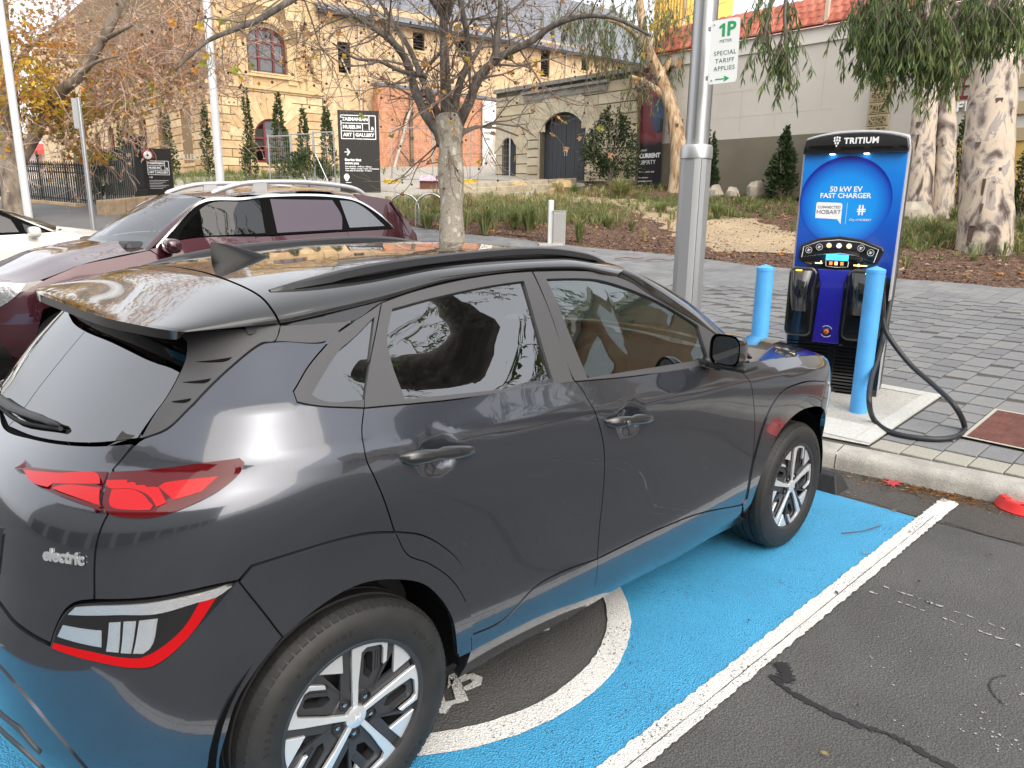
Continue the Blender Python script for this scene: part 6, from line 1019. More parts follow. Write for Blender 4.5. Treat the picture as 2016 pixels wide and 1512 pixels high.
for y, z in ((.265, 1.225), (.185, 1.252), (-.13, 1.255), (-.205, 1.222)):
    ic = outline('pictogram', [(y+.026*math.cos(a), z+.026*math.sin(a)) for a in [2*pi*i/20 for i in range(20)]], .003, -.0226, PW_, con)
    MB().box(-.0228, -.0224, y-.014, y+.010, z+.002, z+.007).box(-.0228, -.0224, y-.008, y+.014, z-.009, z-.004).box(-.0228, -.0224, y+.002, y+.006, z-.012, z+.012).build('pictogram_mark', PW_, ic)
for y, c, nm in ((.112, (1, .30, .10), 'glowing_amber'), (.036, (.45, .75, 1), 'glowing_blue'), (-.040, (1, .70, .15), 'glowing_yellow')):
    bt = MB().lathe([(0, .006), (.012, .006), (.015, .002), (.0155, 0)], 18, frame((-.0225, y, 1.268), (0, -1, 0), (0, 0, 1))).build('console_button', mat(nm, c, emit=2.2), con, smooth=40)
    MB().lathe([(.018, .001), (.021, .001)], 18, frame((-.0225, y, 1.268), (0, -1, 0), (0, 0, 1))).build('button_ring', PW_, bt)
scn = MB().box(-.0235, -.02, -.045, .125, 1.152, 1.196).build('display', mat('display_blue', (.03, .42, 1), emit=1.6), con)
MB().box(-.0238, -.0234, -.02, .10, 1.172, 1.177).box(-.0238, -.0234, .0, .07, 1.160, 1.164).build('display_text', mat('display_dark', (.01, .05, .2)), scn)
outline('reader_outline', [(.125, 1.146), (.12, 1.10), (.04, 1.092), (-.05, 1.10), (-.052, 1.146)], .004, -.0225, PW_, con)
for y, c in ((.085, 'r'), (.045, 'a'), (.0, 'r')): MB().box(-.0232, -.022, y-.013, y+.010, 1.112, 1.138).build('card_light', mat('card_red' if c == 'r' else 'card_amber', (1, .12, .03) if c == 'r' else (1, .45, .12), emit=1.4), con)
MB().box(-.0232, -.022, .15, .205, 1.118, 1.126).box(-.0232, -.022, .155, .165, 1.118, 1.140).box(-.0232, -.022, -.19, -.09, 1.112, 1.120).box(-.0232, -.022, -.135, -.12, 1.108, 1.128).build('lit_legend', mat('legend_yellow', (1, .78, .25), emit=1.6), con)
# lower half: central column, connector bays, louvres
lowb = slab(MB(), [(-.375, .02), (.375, .02), (.372, 1.03), (-.372, 1.03)], .005, .04).build('lower_front', CB, ch, weld=True)
colm = [(.155, 1.06), (.135, .90), (.135, .50), (-.035, .50), (-.045, .90), (-.07, 1.06)]
PIN = grad_mat('print_indigo', [(0, (.020, .012, .22)), (1, (.012, .02, .34))], axis=2, lo=.5, hi=1.06)
slab(MB(), [(.185, 1.075), (.150, .95), (.165, .55), (.165, .46), (-.045, .46), (-.035, .55), (-.035, .95), (-.075, 1.075)], -.018, .012).build('centre_column', PIN, ch, bevel=.008, weld=True)
for s_, (y0, y1) in ((1, (.175, .40)), (-1, (-.345, -.055))):
    bay_ = slab(MB(), rr_pts(y0, y1, .50, 1.09, .06), -.05, .02).build('connector_bay', CB, ch, bevel=.02, seg=3, weld=True, smooth=40)
    hl = MB(); rows = []
    for i in range(9):
        t = i/8; z = .72+.34*t; d = .05+.085*math.sin(pi*min(1, t*.80+.06)); w_ = (y1-y0)*.44*(.72+.28*t)
        rows.append([(-.02-d*max(0, math.sin(a))**.7, (y0+y1)/2+w_*math.cos(a), z) for a in [pi*k/12 for k in range(13)]])
    hl.grid(rows); hl.face(rows[-1]); hl.face(rows[0][::-1]); hl.build('connector_holster', CB, bay_, smooth=50)
    led = MB(); cy = (y0+y1)/2+.02*s_; led.box(-.135, -.10, cy-.022, cy+.022, 1.058, 1.066); led.build('bay_light', mat('led_amber' if s_ > 0 else 'led_green', (1, .62, .05) if s_ > 0 else (.15, 1, .25), emit=1.2), bay_)
for side in (1, -1):
    for k in range(15):
        z = .055+k*.0285; y0, y1 = ((.03, .36) if side > 0 else (-.35, -.02))
        w_ = .0 if k > 1 else .02*(2-k)
        MB().poly([(.004, y0+w_, z), (.004, y1-w_, z), (-.016, y1-w_, z-.010), (-.016, y0+w_, z-.010), (.004, y0+w_, z+.006), (.004, y1-w_, z+.006), (-.016, y1-w_, z-.003), (-.016, y0+w_, z-.003)], [(0, 1, 2, 3), (7, 6, 5, 4), (3, 2, 6, 7), (0, 3, 7, 4), (2, 1, 5, 6)]).build('louvre', CB, ch)
es_ = FR(.06, .56, -.018)
es = MB().lathe([(.030, .001), (.030, .012), (.026, .014), (.012, .004), (0, .004)], 24, es_).build('emergency_stop', CB, ch, smooth=40)
MB().lathe([(.0, .010), (.019, .010), (.020, .004)], 20, es_).build('stop_collar', mat('stop_yellow', (.75, .50, .02), rough=.4), es)
MB().lathe([(.0, .024), (.012, .023), (.015, .019), (.009, .014), (.009, .006)], 20, es_).build('stop_button', mat('stop_red', (.62, .02, .02), rough=.3), es, smooth=50)
MB().lathe([(.045, .0006), (.0485, .0006)], 30, es_, a0=.5, a1=2.3).lathe([(.045, .0006), (.0485, .0006)], 30, es_, a0=3.7, a1=5.6).build('stop_ring_print', PW_, es)
slab(MB(), [(-.40, -.035), (.40, -.035), (.40, .004), (-.40, .004)], -.01, .40).build('base_plate', CSIL, ch, bevel=.006, weld=True)
cbl = [tuple(Matrix.Rotation(-CHR, 3, 'Z') @ (Vector(q)-Vector(CH))) for q in D['cable']]
CBM = mat('black_cable_rubber', (.018, .021, .024), rough=.45)
cb_ = MB().tube(spline(cbl, 8), .0195, 12).build('charging_cable', CBM, ch, smooth=60)
MB().tube([cbl[-1], Vector(cbl[-1])+Vector((-.0, .02, .09)), Vector(cbl[-1])+Vector((-.02, .03, .20))], [.026, .033, .03], 12).build('cable_plug', CB, cb_, smooth=50)
# two blue bollards
BOL = mat('sky_blue_powder_coat', (.08, .36, .76), rough=.42, var=.10, vscale=5, bump=.04, bscale=120)
def bollard(loc, label):
    b = thing('bollard', label, 'bollard', loc, group='blue bollards guarding the charger')
    MB().lathe([(.066, -.05), (.066, 1.085)], 32).build('post', BOL, b, smooth=40)
    MB().lathe([(.0645, 1.079), (.0685, 1.083), (.0685, 1.108), (.064, 1.112), (0, 1.135)], 32).build('cap', BOL, b, smooth=30)
bollard(D['bol_r'], 'sky blue bollard in front of the right side of the charger, its foot in view')
bollard(D['bol_l'], 'sky blue bollard left of the charger, its foot hidden by the grey hatchback')
# lamp pole and the parking sign on it
PX, PY = 4.62, 1.13; pz = ground(PX, PY)
GALV = mat('brushed_aluminium', (.46, .47, .48), rough=.34, metal=.75, bump=.05, bscale=40, stretch=(30, 30, .6)); GALV2 = mat('anodised_grey', (.36, .37, .38), rough=.42, metal=.5)
lp = thing('lamp_pole', 'thick grey aluminium pole with grooved lower half beside the charger', 'lamp pole', (PX, PY, pz))
prof = []
for k in range(4):
    a0 = k*pi/2+math.radians(8)
    for da, r_ in ((0, .118), (.35, .127), (.70, .127), (.78, .127), (.785, .112), (.815, .112), (.82, .127), (1.2, .124)): prof.append((r_*math.cos(a0+da), r_*math.sin(a0+da)))
MB().prism(prof, -.05, 1.97-.0).build('lower_shaft', GALV2, lp, smooth=25)
MB().lathe([(.091, 1.9), (.091, 7.5)], 32).build('upper_shaft', GALV, lp, smooth=40)
MB().lathe([(.128, 1.94), (.133, 1.945), (.133, 2.03), (.124, 2.05), (.09, 2.055)], 36).build('collar', CHROME if False else GALV, lp, smooth=30)
for a in (0.35, 1.92, 3.49, 5.06): MB().box(-.006, .006, -.0065, .0065, 2.10, 7.4, Matrix.Rotation(a, 4, 'Z') @ T(.0925, 0, 0)).build('shaft_groove', mat('groove_grey', (.20, .205, .21), rough=.5, metal=.5), lp)
so_ = Vector(D['sign_c']); sx_ = Vector((.16, -.987, .022)).normalized(); M_ = frame(so_, sx_, (0.02, -.02, 1))
ps = bpy.data.objects.new('parking_sign', None); COL.objects.link(ps); ps.matrix_world = M_
tag(ps, 'white parking sign with green 1P lettering on the grey pole', 'parking sign')
MB().prism(rr_pts(-.112, .112, -.225, .225, .022), -.002, 0).build('sign_plate', mat('sign_white', (.80, .82, .82), rough=.35), ps)
MB().prism(rr_pts(-.112, .112, -.225, .225, .022), -.006, -.0025).build('sign_back', GALV, ps)
GRN = mat('sign_green', (.03, .33, .12), rough=.4); GRD = mat('sign_dark_green', (.035, .15, .085), rough=.4)
P2 = lambda x, y: Matrix.Translation((x, y, .0008))
text('sign_lettering', 'P', .135, P2(.048, .148), GRN, ps, bold=.0045, depth=.0005)
MB().prism([(-.022, .104), (.000, .104), (.000, .196), (-.018, .196), (-.048, .176), (-.040, .160), (-.022, .170)], 0, .0013).build('sign_lettering', GRN, ps)
for s_, z, y in (('METER', .030, .072), ('SPECIAL', .045, -.012), ('TARIFF', .045, -.066), ('APPLIES', .045, -.120)): text('sign_lettering', s_, z, P2(.010, y), GRD, ps, depth=.0005, spacing=1.1)
MB().prism([(-.055, -.190), (.02, -.190), (.008, -.176), (.022, -.176), (.055, -.1945), (.022, -.213), (.008, -.213), (.02, -.199), (-.055, -.199)], 0, .001).build('sign_arrow', GRN, ps)
for x, y in ((-.085, .195), (-.085, -.198)): MB().lathe([(0, .004), (.006, .0035), (.007, 0)], 10, T(x, y, 0)).build('sign_bolt', GALV, ps)
MB().box(-.135, -.09, -.19, -.16, -.03, -.003).box(-.135, -.09, .16, .19, -.03, -.003).build('sign_bracket', GALV, ps)
# wheel stop, red stand, leaf, litter
ws = MB(); ws.poly([(3.50, -.76, .004), (3.69, -.76, .004), (3.69, .1, .004), (3.50, .1, .004), (3.55, -.72, .105), (3.635, -.72, .105), (3.635, .1, .105), (3.55, .1, .105)], [(0, 1, 5, 4), (1, 2, 6, 5), (2, 3, 7, 6), (3, 0, 4, 7), (4, 5, 6, 7)])
tag(ws.build('wheel_stop', mat('black_rubber_block', (.022, .022, .023), rough=.55, var=.25, vscale=30), bevel=.006, weld=True), 'black rubber wheel stop in front of the hatchback wheel', 'wheel stop')
rs = thing('plastic_stand', 'red plastic stand foot lying in the gutter by the kerb', 'stand foot', D['red'])
REDP = mat('red_plastic', (.62, .02, .018), rough=.35)
MB().lathe([(.155, 0), (.157, .012), (.150, .018), (.140, .055), (.128, .068), (.10, .070), (.09, .045), (.04, .045), (0, .045)], 40).build('foot', REDP, rs, smooth=35)
for a in (2.3, 3.2, 4.1): MB().box(-.02, .02, -.008, .008, .040, .0735, Matrix.Rotation(a, 4, 'Z') @ T(.113, 0, 0)).build('foot_rib', REDP, rs)
def leaf_shape(kind, r):
    if kind == 'maple':
        return [(r*q*math.cos(a), r*q*math.sin(a)) for q, a in [(1 if i % 2 == 0 else .38, 2*pi*i/14) for i in range(14)]]
    return [(-r, 0), (-r*.5, r*.42), (r*.2, r*.45), (r, 0), (r*.2, -r*.45), (-r*.5, -r*.42)]
lf = MB(); pts = leaf_shape('maple', .07)
lf.face([(x, y, .012+.35*abs(y)*.5+.12*x) for x, y in pts]); tag(lf.build('maple_leaf', mat('crimson_leaf', (.42, .035, .05), rough=.6, var=.4, vscale=60), loc=D['leaf']), 'crimson maple leaf lying in the gutter by the kerb', 'leaf')
r5 = random.Random(31); nl = MB()
for k in range(420):
    e = -abs(r5.gauss(0, .09))-.03; a = r5.gauss(-.62, .22); b_ = P_at(e, a); t = r5.uniform(0, pi); l_ = r5.uniform(.015, .045); dx, dy = math.cos(t)*l_, math.sin(t)*l_; w_ = .0012
    nl.face([(b_[0]-dx-dy*.03, b_[1]-dy+dx*.03, .008), (b_[0]+dx, b_[1]+dy, .010+r5.random()*.008), (b_[0]+dx+dy*.04, b_[1]+dy-dx*.04, .009)])
tag(nl.build('pine_needles', mat('dry_needle', (.26, .13, .045), rough=.9)), kind='stuff')
lt = MB()
for k in range(46):
    x, y = r5.uniform(.6, 4.0), r5.uniform(-2.3, .0)
    if k > 26: x, y = r5.uniform(3.5, 3.95), r5.uniform(-1.5, -.4)
    s = r5.uniform(.006, .018); a = r5.random()*6; lt.cur = r5.choice((0, 0, 0, 1, 1, 1, 1, 2))
    lt.face([(x+s*math.cos(a+t)*(1 if i % 2 else .55), y+s*math.sin(a+t)*(1 if i % 2 else .55), .014+.006*r5.random()) for i, t in enumerate((0, 1.4, 3.0, 4.5))])
tag(lt.build('leaf_litter', [mat('dark_litter', (.03, .022, .016), rough=.9), mat('tan_litter', (.28, .18, .08), rough=.9), mat('red_litter', (.35, .05, .04), rough=.8)]), kind='stuff')
tw = MB().tube(spline([(2.95, -1.02, .012), (3.06, -1.09, .016), (3.22, -1.13, .014)], 5), .0025, 5).build('dry_twig', mat('twig_brown', (.08, .05, .03), rough=.9)); tag(tw, 'thin curved twig lying on the blue paint near the white line', 'twig')
# ================================================================ buildings
EX = Vector((.9985, -.055, 0)); EY = Vector((.055, .9985, 0)); UP = Vector((0, 0, 1))
def wallM(o, along, outw): return Matrix(((along.x, outw.x, 0, o[0]), (along.y, outw.y, 0, o[1]), (0, 0, 1, 0), (0, 0, 0, 1)))
def uv_mat(name, fn, rough=.9):
    """material whose coordinates are (along wall, height) whichever way the wall faces"""
    m, N, L, b = node_mat(name); tc = N.new('ShaderNodeTexCoord'); s = N.new('ShaderNodeSeparateXYZ'); c = N.new('ShaderNodeCombineXYZ'); a = N.new('ShaderNodeMath'); a.operation = 'ADD'
    L.new(tc.outputs['Object'], s.inputs[0]); L.new(s.outputs[0], a.inputs[0]); L.new(s.outputs[1], a.inputs[1]); L.new(a.outputs[0], c.inputs[0]); L.new(s.outputs[2], c.inputs[1])
    b.inputs['Roughness'].default_value = rough; fn(N, L, b, c.outputs[0], tc.outputs['Object']); return m
def brick_fn(c1, c2, mort, sx=.23, sy=.086, wash=None):
    def f(N, L, b, v, o):
        t = N.new('ShaderNodeTexBrick'); t.inputs['Scale'].default_value = 1; t.inputs['Brick Width'].default_value = sx; t.inputs['Row Height'].default_value = sy; t.inputs['Mortar Size'].default_value = .008
        t.inputs['Color1'].default_value = (*c1, 1); t.inputs['Color2'].default_value = (*c2, 1); t.inputs['Mortar'].default_value = (*mort, 1); L.new(v, t.inputs['Vector'])
        n = nd(N, 'ShaderNodeTexNoise', Scale=.9, Detail=8.0, Roughness=.7); L.new(o, n.inputs['Vector'])
        r = ramp(N, L, n.outputs[0], [(.35, (0, 0, 0)), (.62, (1, 1, 1))]); c = mixc(N, L, r, t.outputs[0], wash or c1) if wash else t.outputs[0]
        n2 = nd(N, 'ShaderNodeTexNoise', Scale=3.5, Detail=6.0); L.new(o, n2.inputs['Vector'])
        c = mixc(N, L, 1.0, c, ramp(N, L, n2.outputs[0], [(.3, (.72, .72, .72)), (.7, (1.15, 1.15, 1.15))]), 'MULTIPLY'); L.new(c, b.inputs['Base Color'])
        bp = N.new('ShaderNodeBump'); bp.inputs['Strength'].default_value = .6; bp.inputs['Distance'].default_value = .02; L.new(t.outputs['Fac'], bp.inputs['Height']); bp.invert = True; L.new(bp.outputs[0], b.inputs['Normal'])
    return f
SST = [mat('sandstone_%s' % s, c, rough=.9, var=.16, vscale=3.0, bump=.25, bscale=14) for s, c in (('honey', (.57, .405, .23)), ('pale', (.61, .45, .27)), ('tan', (.51, .355, .195)), ('deep', (.47, .32, .17)))]
SSJ = mat('sandstone_joint', (.22, .15, .08), rough=.95)
SSM = mat('sandstone_moulding', (.54, .39, .21), rough=.85, var=.12, vscale=2)
MAROON = mat('maroon_joinery', (.14, .018, .022), rough=.4)
PANE = glass_mat('window_pane', (.5, .53, .55), .6); BLIND = mat('pale_blind', (.62, .58, .50), rough=.8); DARKIN = mat('dark_interior', (.012, .011, .010), rough=.9)
def stone_wall(par, M, x0, x1, z0, z1, ch_, openings, mats, seed, proud=.05, lens=(.75, 1.5), gap=.02, name='stone', edge_jit=.0):
    """courses of separate stones with recessed joints, stopped at the openings (xc, half width, sill, spring, ring)"""
    r_ = random.Random(seed); nz = max(1, round((z1-z0)/ch_)); h = (z1-z0)/nz; made = []
    cache = {}
    for k in range(nz):
        za, zb = z0+k*h, z0+(k+1)*h; zm = (za+zb)/2; blk = []
        for xc, hw, sl_, spg, ring in openings:
            if sl_ < zm < spg: blk.append((xc-hw, xc+hw))
            elif spg <= zm < spg+hw+ring: q = math.sqrt(max(0, (hw+ring)**2-(zm-spg)**2)); blk.append((xc-q, xc+q)) if q > .05 else None
        segs = [(x0, x1)]
        for a, b in blk: segs = [q for s in segs for q in ((s[0], min(s[1], a)), (max(s[0], b), s[1])) if q[1]-q[0] > .06]
        for a, b in segs:
            n = max(1, round((b-a)/r_.uniform(*lens))); cut = [a]+[a+(b-a)*(i+(.28 if k % 2 else -.0)*(0 < i))/n for i in range(1, n)]+[b]
            for p_, q_ in zip(cut, cut[1:]):
                pr = proud*r_.uniform(.75, 1.2); g = gap*.5; bv = min(.02, proud*.5)
                key = (round(q_-p_, 2), round(h, 2), round(pr, 2)); mi = r_.randrange(len(mats))
                if (key, mi) not in cache:
                    w2, h2 = (q_-p_)/2-g, h/2-g
                    o = [(-w2, -h2), (w2, -h2), (w2, h2), (-w2, h2)]; i_ = [(-w2+bv, -h2+bv), (w2-bv, -h2+bv), (w2-bv, h2-bv), (-w2+bv, h2-bv)]
                    me = MB().poly([(x, 0, z) for x, z in o]+[(x, pr-bv*.6, z) for x, z in o]+[(x, pr, z) for x, z in i_], [(8, 9, 10, 11)]+[(i, (i+1) % 4, 4+(i+1) % 4, 4+i) for i in range(4)]+[(4+i, 4+(i+1) % 4, 8+(i+1) % 4, 8+i) for i in range(4)]).mesh(name)
                    me.materials.append(mats[mi]); cache[(key, mi)] = me
                ob = bpy.data.objects.new(name, cache[(key, mi)]); COL.objects.link(ob); ob.parent = par; ob.matrix_local = M @ T((p_+q_)/2, 0, zm); made.append(ob)
    return made
def voussoirs(par, M, xc, spg, r0, r1, n, mats, seed, a0=0, a1=pi, proud=.07, name='voussoir'):
    r_ = random.Random(seed)
    for i in range(n):
        a, b = a0+(a1-a0)*i/n, a0+(a1-a0)*(i+1)/n; g = .012/r1; R = r1*(1.08 if i == n//2 else 1)
        def cap(t, R=R): return min(R, R)
        pts = [(r0*math.cos(a+g), r0*math.sin(a+g)), (R*math.cos(a+g), R*math.sin(a+g)), (R*math.cos(b-g), R*math.sin(b-g)), (r0*math.cos(b-g), r0*math.sin(b-g))]
        MB().prism(pts, 0, proud*r_.uniform(.8, 1.15), M @ T(xc, 0, spg) @ Matrix(((1, 0, 0, 0), (0, 0, 1, 0), (0, 1, 0, 0), (0, 0, 0, 1)))).build(name, r_.choice(mats), par, weld=True)
def arch_pts(xc, hw, sill, spg, n=14, rise=None): return [(xc-hw, sill), (xc+hw, sill)]+[(xc+hw*math.cos(pi*i/n), spg+(rise or hw)*math.sin(pi*i/n)) for i in range(n+1)]
WX = Matrix(((1, 0, 0, 0), (0, 0, 1, 0), (0, 1, 0, 0), (0, 0, 0, 1)))      # (x, z, out) -> wall space
def window(par, M, xc, hw, sill, spg, rise, depth=-.22, blind=.5, mull=(-.36, .36), transom=True):
    """sash window: maroon frame, mullions, panes, blind, dark room behind"""
    fw = .085; o = arch_pts(xc, hw, sill, spg, rise=rise); i_ = arch_pts(xc, hw-fw, sill+fw, spg, rise=rise-fw)
    n = len(o); mb = MB()
    mb.poly([(x, y, .0) for x, y in o+i_]+[(x, y, .10) for x, y in o+i_], [(n+i, n+(i+1) % n, (i+1) % n, i) for i in range(n)]+[(2*n+i, 2*n+(i+1) % n, 3*n+(i+1) % n, 3*n+i) for i in range(n)]+[(n+i, 3*n+i, 3*n+(i+1) % n, n+(i+1) % n) for i in range(n)])
    wn = mb.build('window', MAROON, par); wn.matrix_local = M @ T(0, depth, 0) @ WX
    for m_ in mull:
        zt = spg+rise*math.sqrt(max(.01, 1-m_*m_))-.03; MB().box(xc+m_*hw-.055, xc+m_*hw+.055, sill+.05, zt, .01, .12).build('mullion', MAROON, wn)
    if transom:
        zt = spg+.0; MB().box(xc-hw+.06, xc+hw-.06, zt-.05, zt+.05, .005, .11).build('transom', MAROON, wn)
        zm = (sill+spg)/2; MB().box(xc-hw+.06, xc+hw-.06, zm-.03, zm+.03, .005, .09).build('meeting_rail', MAROON, wn)
    pts = arch_pts(xc, hw-fw, sill+fw, spg, rise=rise-fw)
    MB().face([(x, y, .03) for x, y in pts]).build('pane', PANE, wn)
    if blind: MB().box(xc-hw+fw, xc+hw-fw, sill+(spg+rise-sill)*(1-blind), spg+rise*.5, -.02, -.01).build('blind', BLIND, wn)
    MB().face([(x, y, -.30) for x, y in pts]).build('dark_room', DARKIN, wn)
def backing(par, M, x0, x1, z0, z1, openings, m, name='wall', depth=.6):
    """solid wall plane with true openings and reveals"""
    bnd = [(x0, z0), (x1, z0), (x1, z1), (x0, z1)]; V = [Vector(p_) for p_ in bnd]; E_ = [(i, (i+1) % 4) for i in range(4)]; hs = []
    for xc, hw, sl_, spg, rise in openings:
        h = arch_pts(xc, hw, sl_, spg, rise=rise); hs.append(h); n0 = len(V); V += [Vector(q) for q in h]; E_ += [(n0+i, n0+(i+1) % len(h)) for i in range(len(h))]
    r = delaunay_2d_cdt(V, E_, [], 1, 1e-6); fs = []
    for f in r[2]:
        cx_ = sum(r[0][i].x for i in f)/len(f); cy_ = sum(r[0][i].y for i in f)/len(f)
        if not any(pip(cx_, cy_, h) for h in hs): fs.append(f)
    mb = MB(); mb.poly([(v.x, v.y, 0) for v in r[0]], fs)
    for h in hs:
        n = len(h); mb.poly([(x, y, 0) for x, y in h]+[(x, y, -.35) for x, y in h], [(i, (i+1) % n, n+(i+1) % n, n+i) for i in range(n)])
    mb.poly([(x, y, 0) for x, y in bnd]+[(x, y, -depth) for x, y in bnd], [(i, (i+1) % 4, 4+(i+1) % 4, 4+i) for i in range(4)])
    o = mb.build(name, m, par); o.matrix_local = M @ WX; return o
def pip(x, y, P):
    r = False; j = len(P)-1
    for i in range(len(P)):
        if (P[i][1] > y) != (P[j][1] > y) and x < (P[j][0]-P[i][0])*(y-P[i][1])/(P[j][1]-P[i][1])+P[i][0]: r = not r
        j = i
    return r
# ---- the museum: corner block in rusticated sandstone
MC = Vector(D['museum'])
mu = thing('museum_building', 'honey sandstone museum building with arched maroon windows behind slim shrubs', 'building', MC)
gz0 = -.4
Ra = wallM((0, 0), EX, -EY); La = wallM((0, 0), EY, -EX)       # right-hand and left-hand fronts
zc = 4.62                                                       # cornice height over the corner's foot
opR = [(3.45, .98, .82, 2.1, .98)]; opR2 = [(3.45, 1.05, 5.35, 6.95, .72)]
backing(mu, Ra, -.02, 6.55, gz0, 12.5, opR+opR2, SSJ)
stone_wall(mu, Ra, .0, 6.55, .15, 4.45, .43, [(3.45, 1.02, .62, 2.1, .92)], SST, 1, lens=(.9, 1.7), gap=.045)
voussoirs(mu, Ra, 3.45, 2.1, 1.02, 2.30, 13, SST, 2)
MB().box(-.10, 6.6, -.0, .12, -.5, .13).build('plinth', SST[2], mu).matrix_local = Ra
MB().box(2.2, 4.7, 0, .12, .62, .80).build('window_sill', SSM, mu).matrix_local = Ra
window(mu, Ra, 3.45, .96, .84, 2.1, .96, blind=.62)
window(mu, Ra, 3.45, 1.03, 5.37, 6.95, .70, blind=.9, mull=(-.40, .40))
for M_, L_ in ((Ra, 6.6), (La, 40)):
    for z0_, z1_, pr in ((zc-.17, zc-.06, .10), (zc-.06, zc+.06, .20), (zc+.06, zc+.12, .14), (zc+.75, zc+.83, .08)):
        MB().box(-pr, L_, 0, pr, z0_, z1_).build('string_course', SSM, mu).matrix_local = M_
stone_wall(mu, Ra, .0, 6.55, 4.74, 12.2, .50, [(3.45, 1.62, 5.2, 7.0, .25)], SST, 4, proud=.02, lens=(1.1, 2.0), gap=.022)
# surround of the upper window: pilasters, arch band, apron
for s_ in (-1, 1):
    MB().box(3.45+s_*1.36-.25, 3.45+s_*1.36+.25, 0, .10, 4.95, 7.0).build('window_pilaster', SSM, mu).matrix_local = Ra
    MB().box(3.45+s_*2.45-.28, 3.45+s_*2.45+.28, 0, .16, 4.74, 9.6).build('wall_pilaster', SSM, mu).matrix_local = Ra
MB().box(1.5, 5.4, 0, .16, 5.20, 5.33).build('window_sill', SSM, mu).matrix_local = Ra
voussoirs(mu, Ra, 3.45, 6.88, 1.06, 1.45, 9, [SSM], 5, a0=.32, a1=pi-.32, proud=.09)
# left-hand front, in shade
opL = []
for k in range(6): opL.append((3.1+3.9*k+(.4 if k else 0), .82, .75, 2.95, .82))
backing(mu, La, -.02, 44, gz0, 12.5, opL+[(x, .7, 5.4, 7.3, .7) for x, *_ in opL], SSJ)
stone_wall(mu, La, .0, 26, .15, 4.45, .43, [(x, .84, s_, sp_, .10) for x, _, s_, sp_, _ in opL], SST, 6, lens=(1.5, 2.6), gap=.045)
MB().box(-.10, 44, 0, .12, -.5, .13).build('plinth', SST[2], mu).matrix_local = La
for x, hw, s_, sp_, ri in opL:
    window(mu, La, x, hw-.02, s_+.02, sp_, ri-.02, depth=-.34, blind=0, mull=(0,)); window(mu, La, x, .68, 5.42, 7.3, .68, depth=-.34, blind=0, mull=(0,))
    MB().box(x-1.0, x+1.0, 0, .14, s_-.18, s_).build('window_sill', SSM, mu).matrix_local = La
tag(MB().box(26, 44, .0, .03, .15, 12.2).build('far_ashlar', SST[1], mu), kind='stuff').matrix_local = La
MB().box(0, 6.55, -6, -.6, gz0, 12.6, Ra).build('building_core', SSJ, mu)
# ---- bond store: painted brick over raw brick, slate roof, louvred openings
BO = MC+EX*6.6; bs = thing('bond_store', 'long old bond store of ochre painted brick with slate roof and louvred openings', 'building', BO)
Ba = wallM((0, 0), EX, -EY); Bz = MC.z
OCH = uv_mat('ochre_limewashed_brick', brick_fn((.56, .34, .19), (.42, .22, .11), (.58, .44, .28), sx=.30, sy=.115, wash=(.61, .41, .24)))
ops_ = [(1.45, .40, 5.95, 7.6, .02), (6.55, .42, 7.85, 8.85, .02), (9.9, .36, 8.02, 8.88, .02), (13.75, .36, 8.15, 8.98, .02), (17.1, .42, 7.5, 9.25, .02), (21.1, .38, 8.4, 9.1, .02), (25.0, .38, 8.4, 9.1, .02)]
backing(bs, Ba, 0, 32, -.5, 9.9, ops_, OCH)
LOUV = mat('weathered_louvre', (.035, .032, .030), rough=.8)
for x, hw, s_, sp_, _ in ops_:
    lw = MB().box(x-hw, x+hw, -.30, -.26, s_, sp_).build('louvred_opening', DARKIN, bs); lw.matrix_local = Ba
    n = int((sp_-s_)/.16)
    for k in range(n): MB().poly([(x-hw, -.02, s_+k*.16), (x+hw, -.02, s_+k*.16), (x+hw, -.20, s_+k*.16+.12), (x-hw, -.20, s_+k*.16+.12)], [(0, 1, 2, 3)]).build('louvre_slat', LOUV, lw)
    MB().box(x-hw-.08, x+hw+.08, 0, .06, s_-.12, s_-.005).build('opening_sill', SSM, bs).matrix_local = Ba
SLATE = uv_mat('grey_slate', brick_fn((.20, .21, .235), (.15, .155, .18), (.09, .09, .10), sx=.34, sy=.16), rough=.6)
rf = MB(); rf.poly([(-.3, .55, 9.02), (32, .55, 9.62), (32, -7, 15.4), (-.3, -7, 14.8)], [(0, 1, 2, 3)]).build('slate_roof', SLATE, bs).matrix_local = Ba
MB().poly([(-.3, .60, 8.84), (32, .60, 9.44), (32, .60, 9.58), (-.3, .60, 8.98), (-.3, .42, 8.84), (32, .42, 9.44), (32, .42, 9.58), (-.3, .42, 8.98)], [(0, 1, 2, 3), (4, 7, 6, 5), (0, 4, 5, 1), (3, 2, 6, 7)]).build('gutter', mat('dark_gutter', (.03, .03, .034), rough=.5), bs).matrix_local = Ba
MB().poly([(-.3, .42, 8.90), (32, .42, 9.50), (32, 0, 9.50), (-.3, 0, 8.90)], [(0, 1, 2, 3)]).build('eaves_soffit', mat('soffit_grey', (.16, .13, .10), rough=.9), bs).matrix_local = Ba
DPM = mat('cream_downpipe', (.52, .46, .36), rough=.5)
MB().tube([(2.35, .12, 8.8), (2.35, .12, .2)], .06, 8).build('downpipe', DPM, bs, smooth=50).matrix_local = Ba
MB().tube([(1.2, .10, 6.7), (2.30, .12, 4.6)], .045, 8).build('downpipe', DPM, bs, smooth=50).matrix_local = Ba
MB().tube([(19.0, .14, 9.1), (19.0, .14, 3.2)], .06, 8).build('downpipe', DPM, bs, smooth=50).matrix_local = Ba
